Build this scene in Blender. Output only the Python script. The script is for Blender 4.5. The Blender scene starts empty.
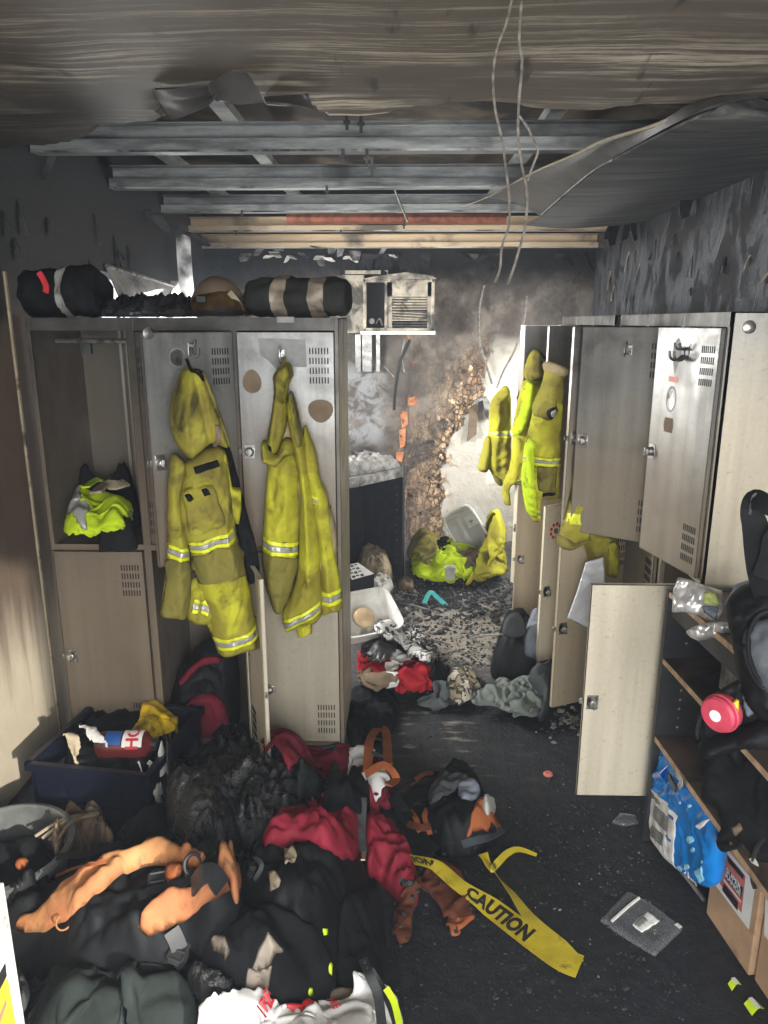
import bpy, bmesh, math, random
import numpy as np
from mathutils import Vector, Matrix

random.seed(7)
SC = bpy.context.scene
COL = SC.collection

# ------------------------------------------------------------------ camera
CAM_H, PITCH, YAW, FPX = 1.77, math.radians(14.4), math.radians(1.2), 740.0
cd = bpy.data.cameras.new('camera')
cam = bpy.data.objects.new('camera', cd)
COL.objects.link(cam)
cam.location = (0, 0, CAM_H)
cam.rotation_euler = (math.radians(90) - PITCH, 0, YAW)
cd.sensor_fit = 'VERTICAL'
cd.sensor_height = 36.0
cd.sensor_width = 27.0
cd.lens = FPX / 1024 * 36.0
cd.clip_start = 0.05
SC.camera = cam

# ------------------------------------------------------------------ world, lamps, exposure
SC.view_settings.view_transform = 'Standard'
SC.view_settings.look = 'None'
SC.view_settings.gamma = 1.0
SC.view_settings.use_curve_mapping = False
SC.view_settings.exposure = 0.15
w = bpy.data.worlds.new('sky')
SC.world = w
w.use_nodes = True
w.node_tree.nodes['Background'].inputs[0].default_value = (0.82, 0.92, 1.0, 1)
w.node_tree.nodes['Background'].inputs[1].default_value = 2.2


def area(name, loc, target, sx, sy, power, col=(1, 1, 1)):
    l = bpy.data.lights.new(name, 'AREA')
    l.shape = 'RECTANGLE'
    l.size, l.size_y, l.energy, l.color = sx, sy, power, col
    o = bpy.data.objects.new(name, l)
    o.location = loc
    o.rotation_euler = (Vector(target) - Vector(loc)).to_track_quat('-Z', 'Y').to_euler()
    COL.objects.link(o)
    return o


# daylight through the open doorway behind the camera and the left window; right one added as fill
area('doorway_daylight', (0.45, -1.0, 1.45), (0.15, 3.0, 1.1), 1.7, 1.7, 115, (1.0, 0.97, 0.93))
area('left_window_daylight', (-1.62, 4.4, 1.62), (0.4, 4.6, 0.5), 1.15, 0.8, 170, (1.0, 0.98, 0.94))
area('right_window_fill', (1.62, 5.2, 1.35), (0.0, 5.0, 0.4), 0.8, 1.0, 75, (1.0, 0.97, 0.92))
sl = bpy.data.lights.new('sun', 'SUN')
sl.energy, sl.angle, sl.color = 6.5, math.radians(1.2), (1.0, 0.95, 0.86)
sun = bpy.data.objects.new('sun', sl)
sun.rotation_euler = Vector((-0.60, 0.75, -0.30)).to_track_quat('-Z', 'Y').to_euler()
COL.objects.link(sun)

# ------------------------------------------------------------------ pixel rays -> points at real distances
_f0 = np.array([-math.sin(YAW), math.cos(YAW), 0]); _R = np.array([math.cos(YAW), math.sin(YAW), 0]); _up = np.array([0, 0, 1.0])
_F = _f0 * math.cos(PITCH) - _up * math.sin(PITCH); _U = _f0 * math.sin(PITCH) + _up * math.cos(PITCH)
_C = np.array([0, 0, CAM_H])


def ray(px, py): return _F + _R * (px - 384) / FPX + _U * (512 - py) / FPX
def at_y(px, py, y): d = ray(px, py); return _C + d * (y / d[1])
def at_x(px, py, x): d = ray(px, py); return _C + d * (x / d[0])
def at_z(px, py, z): d = ray(px, py); return _C + d * ((z - CAM_H) / d[2])


def at_plane(px, py, o, n):
    d = ray(px, py); n = np.array(n, float)
    return _C + d * (np.dot(np.array(o, float) - _C, n) / np.dot(d, n))


# ------------------------------------------------------------------ numpy noise
_rs = np.random.RandomState(3)
_perm = np.concatenate([_rs.permutation(256)] * 3)
_grad = _rs.normal(size=(256, 3)); _grad /= np.linalg.norm(_grad, axis=1)[:, None]


def pn(x, y, z=0.0):
    x, y, z = np.broadcast_arrays(np.asarray(x, float), np.asarray(y, float), np.asarray(z, float))
    xi, yi, zi = np.floor(x).astype(int), np.floor(y).astype(int), np.floor(z).astype(int)
    xf, yf, zf = x - xi, y - yi, z - zi
    fu, fv, fw = [t * t * t * (t * (t * 6 - 15) + 10) for t in (xf, yf, zf)]
    def g(i, j, k):
        h = _perm[(_perm[(_perm[(xi + i) & 255] + yi + j) & 255] + zi + k) & 255]
        v = _grad[h]
        return v[..., 0] * (xf - i) + v[..., 1] * (yf - j) + v[..., 2] * (zf - k)
    def lerp(a, b, t): return a + (b - a) * t
    return 1.6 * lerp(lerp(lerp(g(0, 0, 0), g(1, 0, 0), fu), lerp(g(0, 1, 0), g(1, 1, 0), fu), fv),
                      lerp(lerp(g(0, 0, 1), g(1, 0, 1), fu), lerp(g(0, 1, 1), g(1, 1, 1), fu), fv), fw)


def fbm(x, y, z=0.0, o=4):
    s, a = 0, 1.0
    for i in range(o):
        s = s + a * pn(x * 2 ** i + 7.3 * i, y * 2 ** i + 3.1 * i, z * 2 ** i); a *= 0.5
    return s


def crumple(scale, amp, seed=0, ang=0.0, stretch=1.0, octaves=3, warp=0.7):
    """cloth folds: warped billow + ridges, longer along `ang`"""
    ca, sa = math.cos(ang), math.sin(ang)
    def f(u, v):
        a = (u * ca + v * sa) / (scale * stretch); b = (-u * sa + v * ca) / scale
        wx = pn(a * 0.7, b * 0.7, seed + .5) * warp; wy = pn(a * 0.7 + 9, b * 0.7, seed + .5) * warp
        a, b = a + wx, b + wy
        s, am = 0, 1.0
        for i in range(octaves):
            n = pn(a * 1.9 ** i + 5 * i, b * 1.9 ** i, seed * 1.37 + i)
            s = s + am * ((1 - 2.2 * np.abs(n)) if i % 2 == 0 else (2.2 * np.abs(n) - .8)); am *= 0.5
        return s * amp
    return f


def creases(lines):
    """explicit folds: (u0,v0,u1,v1,width,amp)"""
    def f(u, v):
        s = 0
        for (a, b, c, d, wd, am) in lines:
            L = math.hypot(c - a, d - b) + 1e-9
            ex, ey = (c - a) / L, (d - b) / L
            t = (u - a) * ex + (v - b) * ey; q = -(u - a) * ey + (v - b) * ex
            s = s + am * np.exp(-(q / wd) ** 2) / (1 + np.exp(-(t) / (wd))) / (1 + np.exp((t - L) / wd))
        return s
    return f


def addf(*fs):
    return lambda u, v: sum(f(u, v) for f in fs)


# ------------------------------------------------------------------ object helpers
WM = {}


def reg(o, parent, local):
    o.parent = parent
    WM[o.name] = (WM[parent.name] if parent else Matrix()) @ local
    return o


def thing(name, label, cat, loc=(0, 0, 0), rz=0.0, group=None):
    o = bpy.data.objects.new(name, None)
    o.empty_display_size = 0.1
    COL.objects.link(o)
    o.location = loc; o.rotation_euler = (0, 0, rz)
    WM[o.name] = Matrix.Translation(loc) @ Matrix.Rotation(rz, 4, 'Z')
    o['label'] = label; o['category'] = cat
    if group: o['group'] = group
    return o


def tag(o, label, cat, group=None):
    o['label'] = label; o['category'] = cat
    if group: o['group'] = group
    return o


def kind(o, k):
    o['kind'] = k
    return o


def link(name, V, Fc, m, parent=None, smooth=True, sharp=40, local=False, bevel=0, mats=None, midx=None):
    """one mesh object. V authored in world space unless local=True (then in the parent's frame)"""
    V = np.asarray(V, float)
    if parent is None and not local:                                  # origin at the base of the thing
        org = np.array([(V[:, 0].min() + V[:, 0].max()) / 2, (V[:, 1].min() + V[:, 1].max()) / 2, V[:, 2].min()])
        V = V - org; loc = Matrix.Translation(org)
    else:
        loc = Matrix()
        if parent is not None and not local:
            M = np.array(WM[parent.name].inverted())
            V = V @ M[:3, :3].T + M[:3, 3]
    me = bpy.data.meshes.new(name)
    me.from_pydata(V.tolist(), [], [tuple(int(i) for i in f) for f in Fc])
    me.update()
    o = bpy.data.objects.new(name, me)
    COL.objects.link(o)
    o.matrix_local = loc
    for mm in (mats or [m]): me.materials.append(mm)
    if midx is not None: me.polygons.foreach_set('material_index', np.asarray(midx, dtype=np.int32))
    if smooth:
        me.polygons.foreach_set('use_smooth', [True] * len(me.polygons))
        if sharp < 180: me.set_sharp_from_angle(angle=math.radians(sharp))
    if bevel:
        b = o.modifiers.new('bevel', 'BEVEL'); b.width = bevel; b.segments = 2; b.limit_method = 'ANGLE'
    return reg(o, parent, loc)


class MB:
    """collects boxes, tubes, ribbons into one mesh"""
    def __init__(self): self.V = []; self.F = []
    def add(self, V, Fc):
        n = len(self.V); self.V += [tuple(v) for v in V]; self.F += [tuple(i + n for i in f) for f in Fc]; return self
    def box(self, a, b, M=None):
        (x0, y0, z0), (x1, y1, z1) = a, b
        V = [(x0, y0, z0), (x1, y0, z0), (x1, y1, z0), (x0, y1, z0), (x0, y0, z1), (x1, y0, z1), (x1, y1, z1), (x0, y1, z1)]
        if M is not None: V = [tuple(M @ Vector(v)) for v in V]
        return self.add(V, [(0, 3, 2, 1), (4, 5, 6, 7), (0, 1, 5, 4), (1, 2, 6, 5), (2, 3, 7, 6), (3, 0, 4, 7)])
    def hexa(self, P):
        """8 corner points: bottom ring 0-3, top ring 4-7"""
        return self.add(P, [(0, 3, 2, 1), (4, 5, 6, 7), (0, 1, 5, 4), (1, 2, 6, 5), (2, 3, 7, 6), (3, 0, 4, 7)])
    def prism(self, pts, vec):
        n = len(pts); vec = np.asarray(vec, float)
        V = [np.asarray(p, float) for p in pts]; V += [p + vec for p in V[:n]]
        return self.add(V, [tuple(range(n))[::-1], tuple(range(n, 2 * n))] + [(i, (i + 1) % n, n + (i + 1) % n, n + i) for i in range(n)])
    def tube(self, path, r, n=8, sub=0):
        P = np.asarray(path, float)
        rr = np.full(len(P), r) if np.isscalar(r) else np.asarray(r, float)
        if sub: P, rr = spline(P, sub), np.interp(np.linspace(0, 1, (len(P) - 1) * sub + 1), np.linspace(0, 1, len(rr)), rr)
        m = len(P); b = len(self.V)
        nrm = None
        for i in range(m):
            t = P[min(i + 1, m - 1)] - P[max(i - 1, 0)]; t /= np.linalg.norm(t) + 1e-12
            if nrm is None:
                a = np.array([0, 0, 1.0]) if abs(t[2]) < .9 else np.array([1.0, 0, 0]); nrm = np.cross(t, a)
            nrm = nrm - t * np.dot(nrm, t); nrm /= np.linalg.norm(nrm) + 1e-12; bi = np.cross(t, nrm)
            for k in range(n):
                a = 2 * math.pi * k / n
                self.V.append(tuple(P[i] + rr[i] * (math.cos(a) * nrm + math.sin(a) * bi)))
        for i in range(m - 1):
            for k in range(n):
                self.F.append((b + i * n + k, b + i * n + (k + 1) % n, b + (i + 1) * n + (k + 1) % n, b + (i + 1) * n + k))
        self.F.append(tuple(b + k for k in range(n))[::-1]); self.F.append(tuple(b + (m - 1) * n + k for k in range(n)))
        return self
    def ribbon(self, path, width, up, thick=.003, sub=6):
        """flat strap along a path; `up` = strap face normal (one or per point)"""
        P = np.asarray(path, float); U_ = np.asarray(up, float)
        if U_.ndim == 1: U_ = np.repeat(U_[None], len(P), 0)
        W_ = np.full(len(P), width) if np.isscalar(width) else np.asarray(width, float)
        if sub:
            k = np.linspace(0, 1, (len(P) - 1) * sub + 1); k0 = np.linspace(0, 1, len(P))
            U_ = np.stack([np.interp(k, k0, U_[:, i]) for i in range(3)], 1); W_ = np.interp(k, k0, W_); P = spline(P, sub)
        m = len(P); b = len(self.V)
        for i in range(m):
            t = P[min(i + 1, m - 1)] - P[max(i - 1, 0)]; t /= np.linalg.norm(t) + 1e-12
            s = np.cross(t, U_[i]); s /= np.linalg.norm(s) + 1e-12; n_ = np.cross(s, t)
            h = W_[i] / 2
            for q in (P[i] - s * h, P[i] + s * h, P[i] + s * h + n_ * thick, P[i] - s * h + n_ * thick): self.V.append(tuple(q))
        for i in range(m - 1):
            for k in range(4):
                self.F.append((b + i * 4 + k, b + i * 4 + (k + 1) % 4, b + (i + 1) * 4 + (k + 1) % 4, b + (i + 1) * 4 + k))
        self.F.append((b + 3, b + 2, b + 1, b)); e = b + (m - 1) * 4; self.F.append((e, e + 1, e + 2, e + 3))
        return self
    def lathe(self, prof, c=(0, 0, 0), n=24, axis=None):
        """prof: list of (r,h); axis: direction of h (default z)"""
        b = len(self.V); ax = Vector(axis or (0, 0, 1)).normalized()
        q = Vector((0, 0, 1)).rotation_difference(ax)
        for (r, h) in prof:
            for k in range(n):
                a = 2 * math.pi * k / n
                p = q @ Vector((r * math.cos(a), r * math.sin(a), h)); self.V.append((p.x + c[0], p.y + c[1], p.z + c[2]))
        for i in range(len(prof) - 1):
            for k in range(n):
                self.F.append((b + i * n + k, b + i * n + (k + 1) % n, b + (i + 1) * n + (k + 1) % n, b + (i + 1) * n + k))
        if prof[0][0] > 1e-4: self.F.append(tuple(b + k for k in range(n))[::-1])
        if prof[-1][0] > 1e-4: self.F.append(tuple(b + (len(prof) - 1) * n + k for k in range(n)))
        return self
    def build(self, name, m, parent=None, **k):
        k.setdefault('smooth', True); k.setdefault('sharp', 35)
        return link(name, self.V, self.F, m, parent, **k)


def spline(P, sub, closed=False):
    P = np.asarray(P, float); n = len(P); out = []
    for i in range(n if closed else n - 1):
        p0 = P[(i - 1) % n] if closed or i > 0 else P[0]; p1 = P[i]; p2 = P[(i + 1) % n]
        p3 = P[(i + 2) % n] if closed or i < n - 2 else P[-1]
        for k in range(sub):
            t = k / sub
            out.append(.5 * ((2 * p1) + (-p0 + p2) * t + (2 * p0 - 5 * p1 + 4 * p2 - p3) * t * t + (-p0 + 3 * p1 - 3 * p2 + p3) * t ** 3))
    if not closed: out.append(P[-1])
    return np.array(out)


# ------------------------------------------------------------------ pads: an outline in a plane, inflated, with folds, closed behind
def poly_dist(u, v, O):
    A = O; B = np.roll(O, -1, 0)
    best = np.full(u.shape, 1e9); nu = np.zeros_like(u); nv = np.zeros_like(v); ins = np.zeros(u.shape, bool)
    for (a, b) in zip(A, B):
        d = b - a; L = d @ d + 1e-15
        t = np.clip(((u - a[0]) * d[0] + (v - a[1]) * d[1]) / L, 0, 1)
        cu, cv = a[0] + t * d[0], a[1] + t * d[1]
        q = (u - cu) ** 2 + (v - cv) ** 2
        m_ = q < best
        best[m_] = q[m_]; nu[m_] = cu[m_]; nv[m_] = cv[m_]
        c = ((a[1] > v) != (b[1] > v)) & (u < (b[0] - a[0]) * (v - a[1]) / (b[1] - a[1] + 1e-15) + a[0])
        ins ^= c
    return np.where(ins, 1, -1) * np.sqrt(best), nu, nv


class Pad:
    def __init__(self, name, O, frame, T, R, m, parent=None, res=.01, fold=None, base=None, Tb=None, sm=4, edge=0.0, edge_scale=.04,
                 seed=0, lift=0.0, foldR=None, power=.5, sharp=180):
        O = np.asarray(O, float)
        if sm: O = spline(O, sm, True)
        if edge:
            O = O + edge * np.stack([pn(O[:, 0] / edge_scale, O[:, 1] / edge_scale, seed + 3.3), pn(O[:, 0] / edge_scale + 20, O[:, 1] / edge_scale, seed + 8.1)], 1)
        lo, hi = O.min(0) - res * 1.5, O.max(0) + res * 1.5
        nu, nv = int((hi[0] - lo[0]) / res) + 2, int((hi[1] - lo[1]) / res) + 2
        gu, gv = np.meshgrid(lo[0] + res * np.arange(nu), lo[1] + res * np.arange(nv), indexing='ij')
        d, cu, cv = poly_dist(gu, gv, O)
        ins = d > 0
        cell = (ins[:-1, :-1].astype(int) + ins[1:, :-1] + ins[:-1, 1:] + ins[1:, 1:]) >= 2
        use = np.zeros(gu.shape, bool); cnt = np.zeros(gu.shape, int)
        for (i, j) in ((0, 0), (1, 0), (0, 1), (1, 1)):
            sl_ = (slice(i, gu.shape[0] - 1 + i), slice(j, gu.shape[1] - 1 + j)); use[sl_] |= cell; cnt[sl_] += cell
        bd = use & (cnt < 4)
        gu2, gv2 = np.where(bd, cu, gu), np.where(bd, cv, gv)
        d2 = np.where(bd, 0, np.maximum(d, 0))
        s = np.clip(d2 / R, 0, 1)
        prof = (1 - (1 - s) ** 2) ** power
        b0 = base(gu2, gv2) if base is not None else np.zeros_like(gu2)
        h = b0 + T * prof + lift
        if fold is not None:
            k = np.clip(d2 / (foldR or R * .6), 0, 1); h = h + fold(gu2, gv2) * k * k * (3 - 2 * k)
        h = np.where(bd, b0 + lift, np.maximum(h, b0 + lift + .0015))
        tb = T * .25 if Tb is None else Tb
        hb = b0 - tb * prof - .001 if tb >= 0 else b0 + 0 * prof - .001
        hb = hb + lift
        self.lo, self.res, self.H, self.B0, self.D = lo, res, np.where(use, h, b0 + lift), b0, d
        self.use = use; self.frame = frame; self.gu, self.gv = gu2, gv2
        idx = -np.ones(gu.shape, int); idx[use] = np.arange(use.sum()); n = int(use.sum())
        idb = idx.copy(); inner = use & ~bd; idb[inner] = n + np.arange(inner.sum())
        top = np.stack([gu2[use], gv2[use], h[use]], 1); bot = np.stack([gu2[inner], gv2[inner], hb[inner]], 1)
        P = np.concatenate([top, bot])
        W = frame(P)
        ii, jj = np.nonzero(cell)
        q = lambda I: np.stack([I[ii, jj], I[ii + 1, jj], I[ii + 1, jj + 1], I[ii, jj + 1]], 1)
        Ft, Fb = q(idx), q(idb)[:, ::-1]
        e = frame(np.array([[0, 0, 0], [1, 0, 0], [0, 1, 0], [0, 0, 1.0]]))
        if np.dot(np.cross(e[1] - e[0], e[2] - e[0]), e[3] - e[0]) < 0: Ft, Fb = Ft[:, ::-1], Fb[:, ::-1]
        keep = ~((Fb[:, None, :] < n).all(-1).all(-1))
        Fb = Fb[keep]
        self.o = link(name, W, np.concatenate([Ft, Fb]), m, parent, smooth=True, sharp=sharp)

    def h(self, u, v):
        a = np.clip((np.asarray(u, float) - self.lo[0]) / self.res, 0, self.H.shape[0] - 1.001); b = np.clip((np.asarray(v, float) - self.lo[1]) / self.res, 0, self.H.shape[1] - 1.001)
        i, j = a.astype(int), b.astype(int); fa, fb = a - i, b - j; H = self.H
        return H[i, j] * (1 - fa) * (1 - fb) + H[i + 1, j] * fa * (1 - fb) + H[i, j + 1] * (1 - fa) * fb + H[i + 1, j + 1] * fa * fb

    def world(self, u, v, off=0.0):
        u, v = np.asarray(u, float), np.asarray(v, float)
        return self.frame(np.stack([u, v, self.h(u, v) + off], -1).reshape(-1, 3))

    def patch(self, name, O, m, parent, T=.004, res=None, sm=0, off=.001, R=.006, fold=None):
        """a flat piece sewn on this pad: follows its surface"""
        return Pad(name, O, self.frame, T, R, m, parent, res or self.res * .8, fold=fold, base=lambda u, v: self.h(u, v) + off, Tb=.0, sm=sm)


def plane_frame(o, u, v, n):
    o, u, v, n = [np.asarray(t, float) for t in (o, u, v, n)]
    return lambda P: o + P[:, :1] * u + P[:, 1:2] * v + P[:, 2:3] * n


FLOORF = plane_frame((0, 0, 0), (1, 0, 0), (0, 1, 0), (0, 0, 1))

# height of whatever already lies on the floor: later things rest on it
HX0, HY0, HR = -1.6, .6, .01
HG = np.zeros((321, 561))


def hg(u, v):
    a = np.clip((np.asarray(u, float) - HX0) / HR, 0, HG.shape[0] - 1.001); b = np.clip((np.asarray(v, float) - HY0) / HR, 0, HG.shape[1] - 1.001)
    i, j = a.astype(int), b.astype(int); fa, fb = a - i, b - j
    return HG[i, j] * (1 - fa) * (1 - fb) + HG[i + 1, j] * fa * (1 - fb) + HG[i, j + 1] * (1 - fa) * fb + HG[i + 1, j + 1] * fa * fb


def blur(A, k):
    for ax in (0, 1):
        c = np.cumsum(np.concatenate([np.repeat(A.take([0], ax), k + 1, ax), A, np.repeat(A.take([-1], ax), k, ax)], ax), ax)
        n = A.shape[ax]
        A = (c.take(range(2 * k + 1, 2 * k + 1 + n), ax) - c.take(range(0, n), ax)) / (2 * k + 1)
    return A


def heap(name, pts, z, T, R, m, parent=None, soft=3, up=.4, wr=.008, **k):
    """a soft thing lying on the pile. pts: pixels (px,py[,z]); mapped to height z, rests on what is under it"""
    B = HG
    for _ in range(2):                                                 # rises over the top of what lies below, sags a little
        B = np.maximum(blur(B, soft), HG)
    O = []
    for p in pts:                                                      # the outline lies a little above what carries it
        zz = z
        for _ in range(14):
            q = at_z(p[0], p[1], zz)
            i = min(max(int(round((q[0] - HX0) / HR)), 0), B.shape[0] - 1); j = min(max(int(round((q[1] - HY0) / HR)), 0), B.shape[1] - 1)
            zz = .6 * zz + .4 * (B[i, j] + up * T)
        O.append(q[:2])
    O = np.array(O)
    def base(u, v):
        a = np.clip(np.round((u - HX0) / HR).astype(int), 0, B.shape[0] - 2); b = np.clip(np.round((v - HY0) / HR).astype(int), 0, B.shape[1] - 2)
        fu, fv = (u - HX0) / HR, (v - HY0) / HR
        i, j = np.clip(fu.astype(int), 0, B.shape[0] - 2), np.clip(fv.astype(int), 0, B.shape[1] - 2); fa, fb = fu - i, fv - j
        return B[i, j] * (1 - fa) * (1 - fb) + B[i + 1, j] * fa * (1 - fb) + B[i, j + 1] * (1 - fa) * fb + B[i + 1, j + 1] * fa * fb + .005
    k.setdefault('power', .62)
    if k.get('fold') is not None and wr: k['fold'] = addf(k['fold'], crumple(.045, wr, int(abs(O[0, 0] * 700)) % 97, O[0, 1] * 3, 2.6, 2, 1.2), crumple(.019, wr * .33, int(abs(O[0, 0] * 500)) % 89, O[0, 1], 1.8, 2))
    p = Pad(name, O, FLOORF, T, R, m, parent, base=base, Tb=0, **k)
    stamp(p)
    return p


def stamp(p):
    gx_, gy_ = np.meshgrid(HX0 + HR * np.arange(HG.shape[0]), HY0 + HR * np.arange(HG.shape[1]), indexing='ij')
    a = (gx_ - p.lo[0]) / p.res; b = (gy_ - p.lo[1]) / p.res
    i = np.round(a).astype(int); j = np.round(b).astype(int)
    ok = (i >= 0) & (j >= 0) & (i < p.H.shape[0]) & (j < p.H.shape[1])
    ok[ok] = p.D[i[ok], j[ok]] > 0
    HG[ok] = np.maximum(HG[ok], p.h(gx_[ok], gy_[ok]))


_tcache = {}


def text_mesh(s, size=1.0, bold=0.0, ext=0.0):
    """2-D outline of lettering in Blender's own font -> (verts Nx3, faces), centred"""
    key = (s, size, bold, ext)
    if key in _tcache: return _tcache[key]
    c = bpy.data.curves.new('lettering', 'FONT')
    c.body = s; c.size = size; c.align_x = 'CENTER'; c.align_y = 'CENTER'; c.offset = bold; c.extrude = ext; c.resolution_u = 3
    o = bpy.data.objects.new('lettering', c); COL.objects.link(o)
    dg = bpy.context.evaluated_depsgraph_get(); dg.update()
    me = o.evaluated_get(dg).to_mesh()
    V = np.array([v.co[:] for v in me.vertices]); Fc = [tuple(p.vertices) for p in me.polygons]
    o.evaluated_get(dg).to_mesh_clear()
    bpy.data.objects.remove(o); bpy.data.curves.remove(c)
    if len(V):
        V[:, 0] -= (V[:, 0].min() + V[:, 0].max()) / 2; V[:, 1] -= (V[:, 1].min() + V[:, 1].max()) / 2
    _tcache[key] = (V, Fc)
    return V, Fc


def lettering(name, s, size, o, u, v, m, parent, bold=0.0, off=.0008, sx=1.0):
    V, Fc = text_mesh(s, size, bold)
    o, u, v = [np.asarray(t, float) for t in (o, u, v)]
    u = u / np.linalg.norm(u); v = v / np.linalg.norm(v); n = np.cross(u, v)
    return link(name, o + V[:, :1] * u * sx + V[:, 1:2] * v + n * off, Fc, m, parent, smooth=False)
# ------------------------------------------------------------------ materials
class G:
    def __init__(self, name):
        self.m = bpy.data.materials.new(name); self.m.use_nodes = True
        self.t = self.m.node_tree; self.b = self.t.nodes['Principled BSDF']
    def n(self, ty, **k):
        x = self.t.nodes.new(ty)
        for a, v in k.items(): setattr(x, a, v)
        return x
    def put(self, sock, v):
        if isinstance(v, bpy.types.NodeSocket): self.t.links.new(v, sock)
        elif isinstance(v, (tuple, list)) and len(v) == 3 and sock.type == 'RGBA': sock.default_value = (*v, 1)
        else: sock.default_value = v
    def world(self): return self.n('ShaderNodeNewGeometry').outputs['Position']
    def obj(self): return self.n('ShaderNodeTexCoord').outputs['Object']
    def mapv(self, vec, scale=(1, 1, 1), loc=(0, 0, 0), rot=(0, 0, 0)):
        x = self.n('ShaderNodeMapping'); self.put(x.inputs[0], vec)
        x.inputs['Scale'].default_value = scale; x.inputs['Location'].default_value = loc; x.inputs['Rotation'].default_value = rot
        return x.outputs[0]
    def noise(self, vec, s, d=4, r=.55, dist=0.0):
        x = self.n('ShaderNodeTexNoise'); self.put(x.inputs['Vector'], vec)
        x.inputs['Scale'].default_value = s; x.inputs['Detail'].default_value = d; x.inputs['Roughness'].default_value = r; x.inputs['Distortion'].default_value = dist
        return x.outputs[0]
    def voro(self, vec, s, feature='F1', out=0, rnd=1.0):
        x = self.n('ShaderNodeTexVoronoi', feature=feature); self.put(x.inputs['Vector'], vec); x.inputs['Scale'].default_value = s
        x.inputs['Randomness'].default_value = rnd
        return x.outputs[out]
    def ramp(self, f, stops, interp='LINEAR'):
        x = self.n('ShaderNodeValToRGB'); self.put(x.inputs[0], f); e = x.color_ramp; e.interpolation = interp
        while len(e.elements) < len(stops): e.elements.new(.5)
        for q, (p, c) in zip(e.elements, stops):
            q.position = p; q.color = (c, c, c, 1) if np.isscalar(c) else (*c, 1)
        return x.outputs[0]
    def math(self, op, a, b=0.0, c=0.0, clamp=False):
        x = self.n('ShaderNodeMath', operation=op, use_clamp=clamp)
        self.put(x.inputs[0], a); self.put(x.inputs[1], b); self.put(x.inputs[2], c)
        return x.outputs[0]
    def rng(self, v, a, b, c=0.0, d=1.0, smooth=True):
        x = self.n('ShaderNodeMapRange', interpolation_type='SMOOTHSTEP' if smooth else 'LINEAR')
        for i, q in enumerate((v, a, b, c, d)): self.put(x.inputs[i], q)
        return x.outputs[0]
    def mix(self, f, a, b, mode='MIX'):
        x = self.n('ShaderNodeMix', data_type='RGBA', blend_type=mode)
        self.put(x.inputs[0], f); self.put(x.inputs[6], a); self.put(x.inputs[7], b)
        return x.outputs[2]
    def xyz(self, v):
        x = self.n('ShaderNodeSeparateXYZ'); self.put(x.inputs[0], v); return x.outputs
    def bump(self, h, s=.3, d=.01, normal=None):
        x = self.n('ShaderNodeBump'); self.put(x.inputs['Height'], h); x.inputs['Strength'].default_value = s; x.inputs['Distance'].default_value = d
        if normal is not None: self.put(x.inputs['Normal'], normal)
        return x.outputs[0]
    def out(self, col, rough=.6, metal=0.0, normal=None, **k):
        self.put(self.b.inputs['Base Color'], col); self.put(self.b.inputs['Roughness'], rough); self.put(self.b.inputs['Metallic'], metal)
        if normal is not None: self.put(self.b.inputs['Normal'], normal)
        for a, v in k.items(): self.put(self.b.inputs[a.replace('_', ' ')], v)
        return self.m


def plain(name, col, rough=.6, metal=0.0, var=.25, scale=18, soot=0.0, soot_scale=5, bump=.0, bscale=60, soot_col=(.012, .011, .010), **k):
    """object-space mottled colour with optional soot blotches"""
    g = G(name); v = g.obj()
    n = g.noise(v, scale, 4)
    c = g.mix(g.rng(n, .3, .7), tuple(x * (1 - var) for x in col), tuple(min(1, x * (1 + var)) for x in col))
    if soot:
        s = g.noise(v, soot_scale, 5, .6, .4)
        c = g.mix(g.math('MULTIPLY', g.rng(s, .62 - soot * .5, .80 - soot * .5), .92), c, soot_col)
    nr = g.bump(g.noise(v, bscale, 3), bump, .01) if bump else None
    return g.out(c, rough, metal, nr, **k)


def cloth(name, col, soot=.2, soot_scale=6, weave=.25, rough=.85, col2=None, c2scale=4, soot_col=(.012, .011, .010), var=.18):
    g = G(name); v = g.obj()
    c = g.mix(g.rng(g.noise(v, 9, 5), .3, .7), tuple(x * (1 - var) for x in col), tuple(min(1, x * (1 + var)) for x in col))
    if col2: c = g.mix(g.rng(g.noise(g.mapv(v, loc=(3, 1, 2)), c2scale, 5, .6, .5), .42, .6), c, col2)
    if soot:
        s = g.noise(v, soot_scale, 6, .62, .5)
        c = g.mix(g.math('MULTIPLY', g.rng(s, .66 - soot * .5, .85 - soot * .45), .9), c, soot_col)
    wv = g.noise(v, 260, 2)
    wr = g.noise(v, 38, 3, .6)
    nr = g.bump(g.math('ADD', g.math('MULTIPLY', wv, .25), wr), weave, .006)
    return g.out(c, rough, 0, nr, Specular_IOR_Level=.14)


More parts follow.
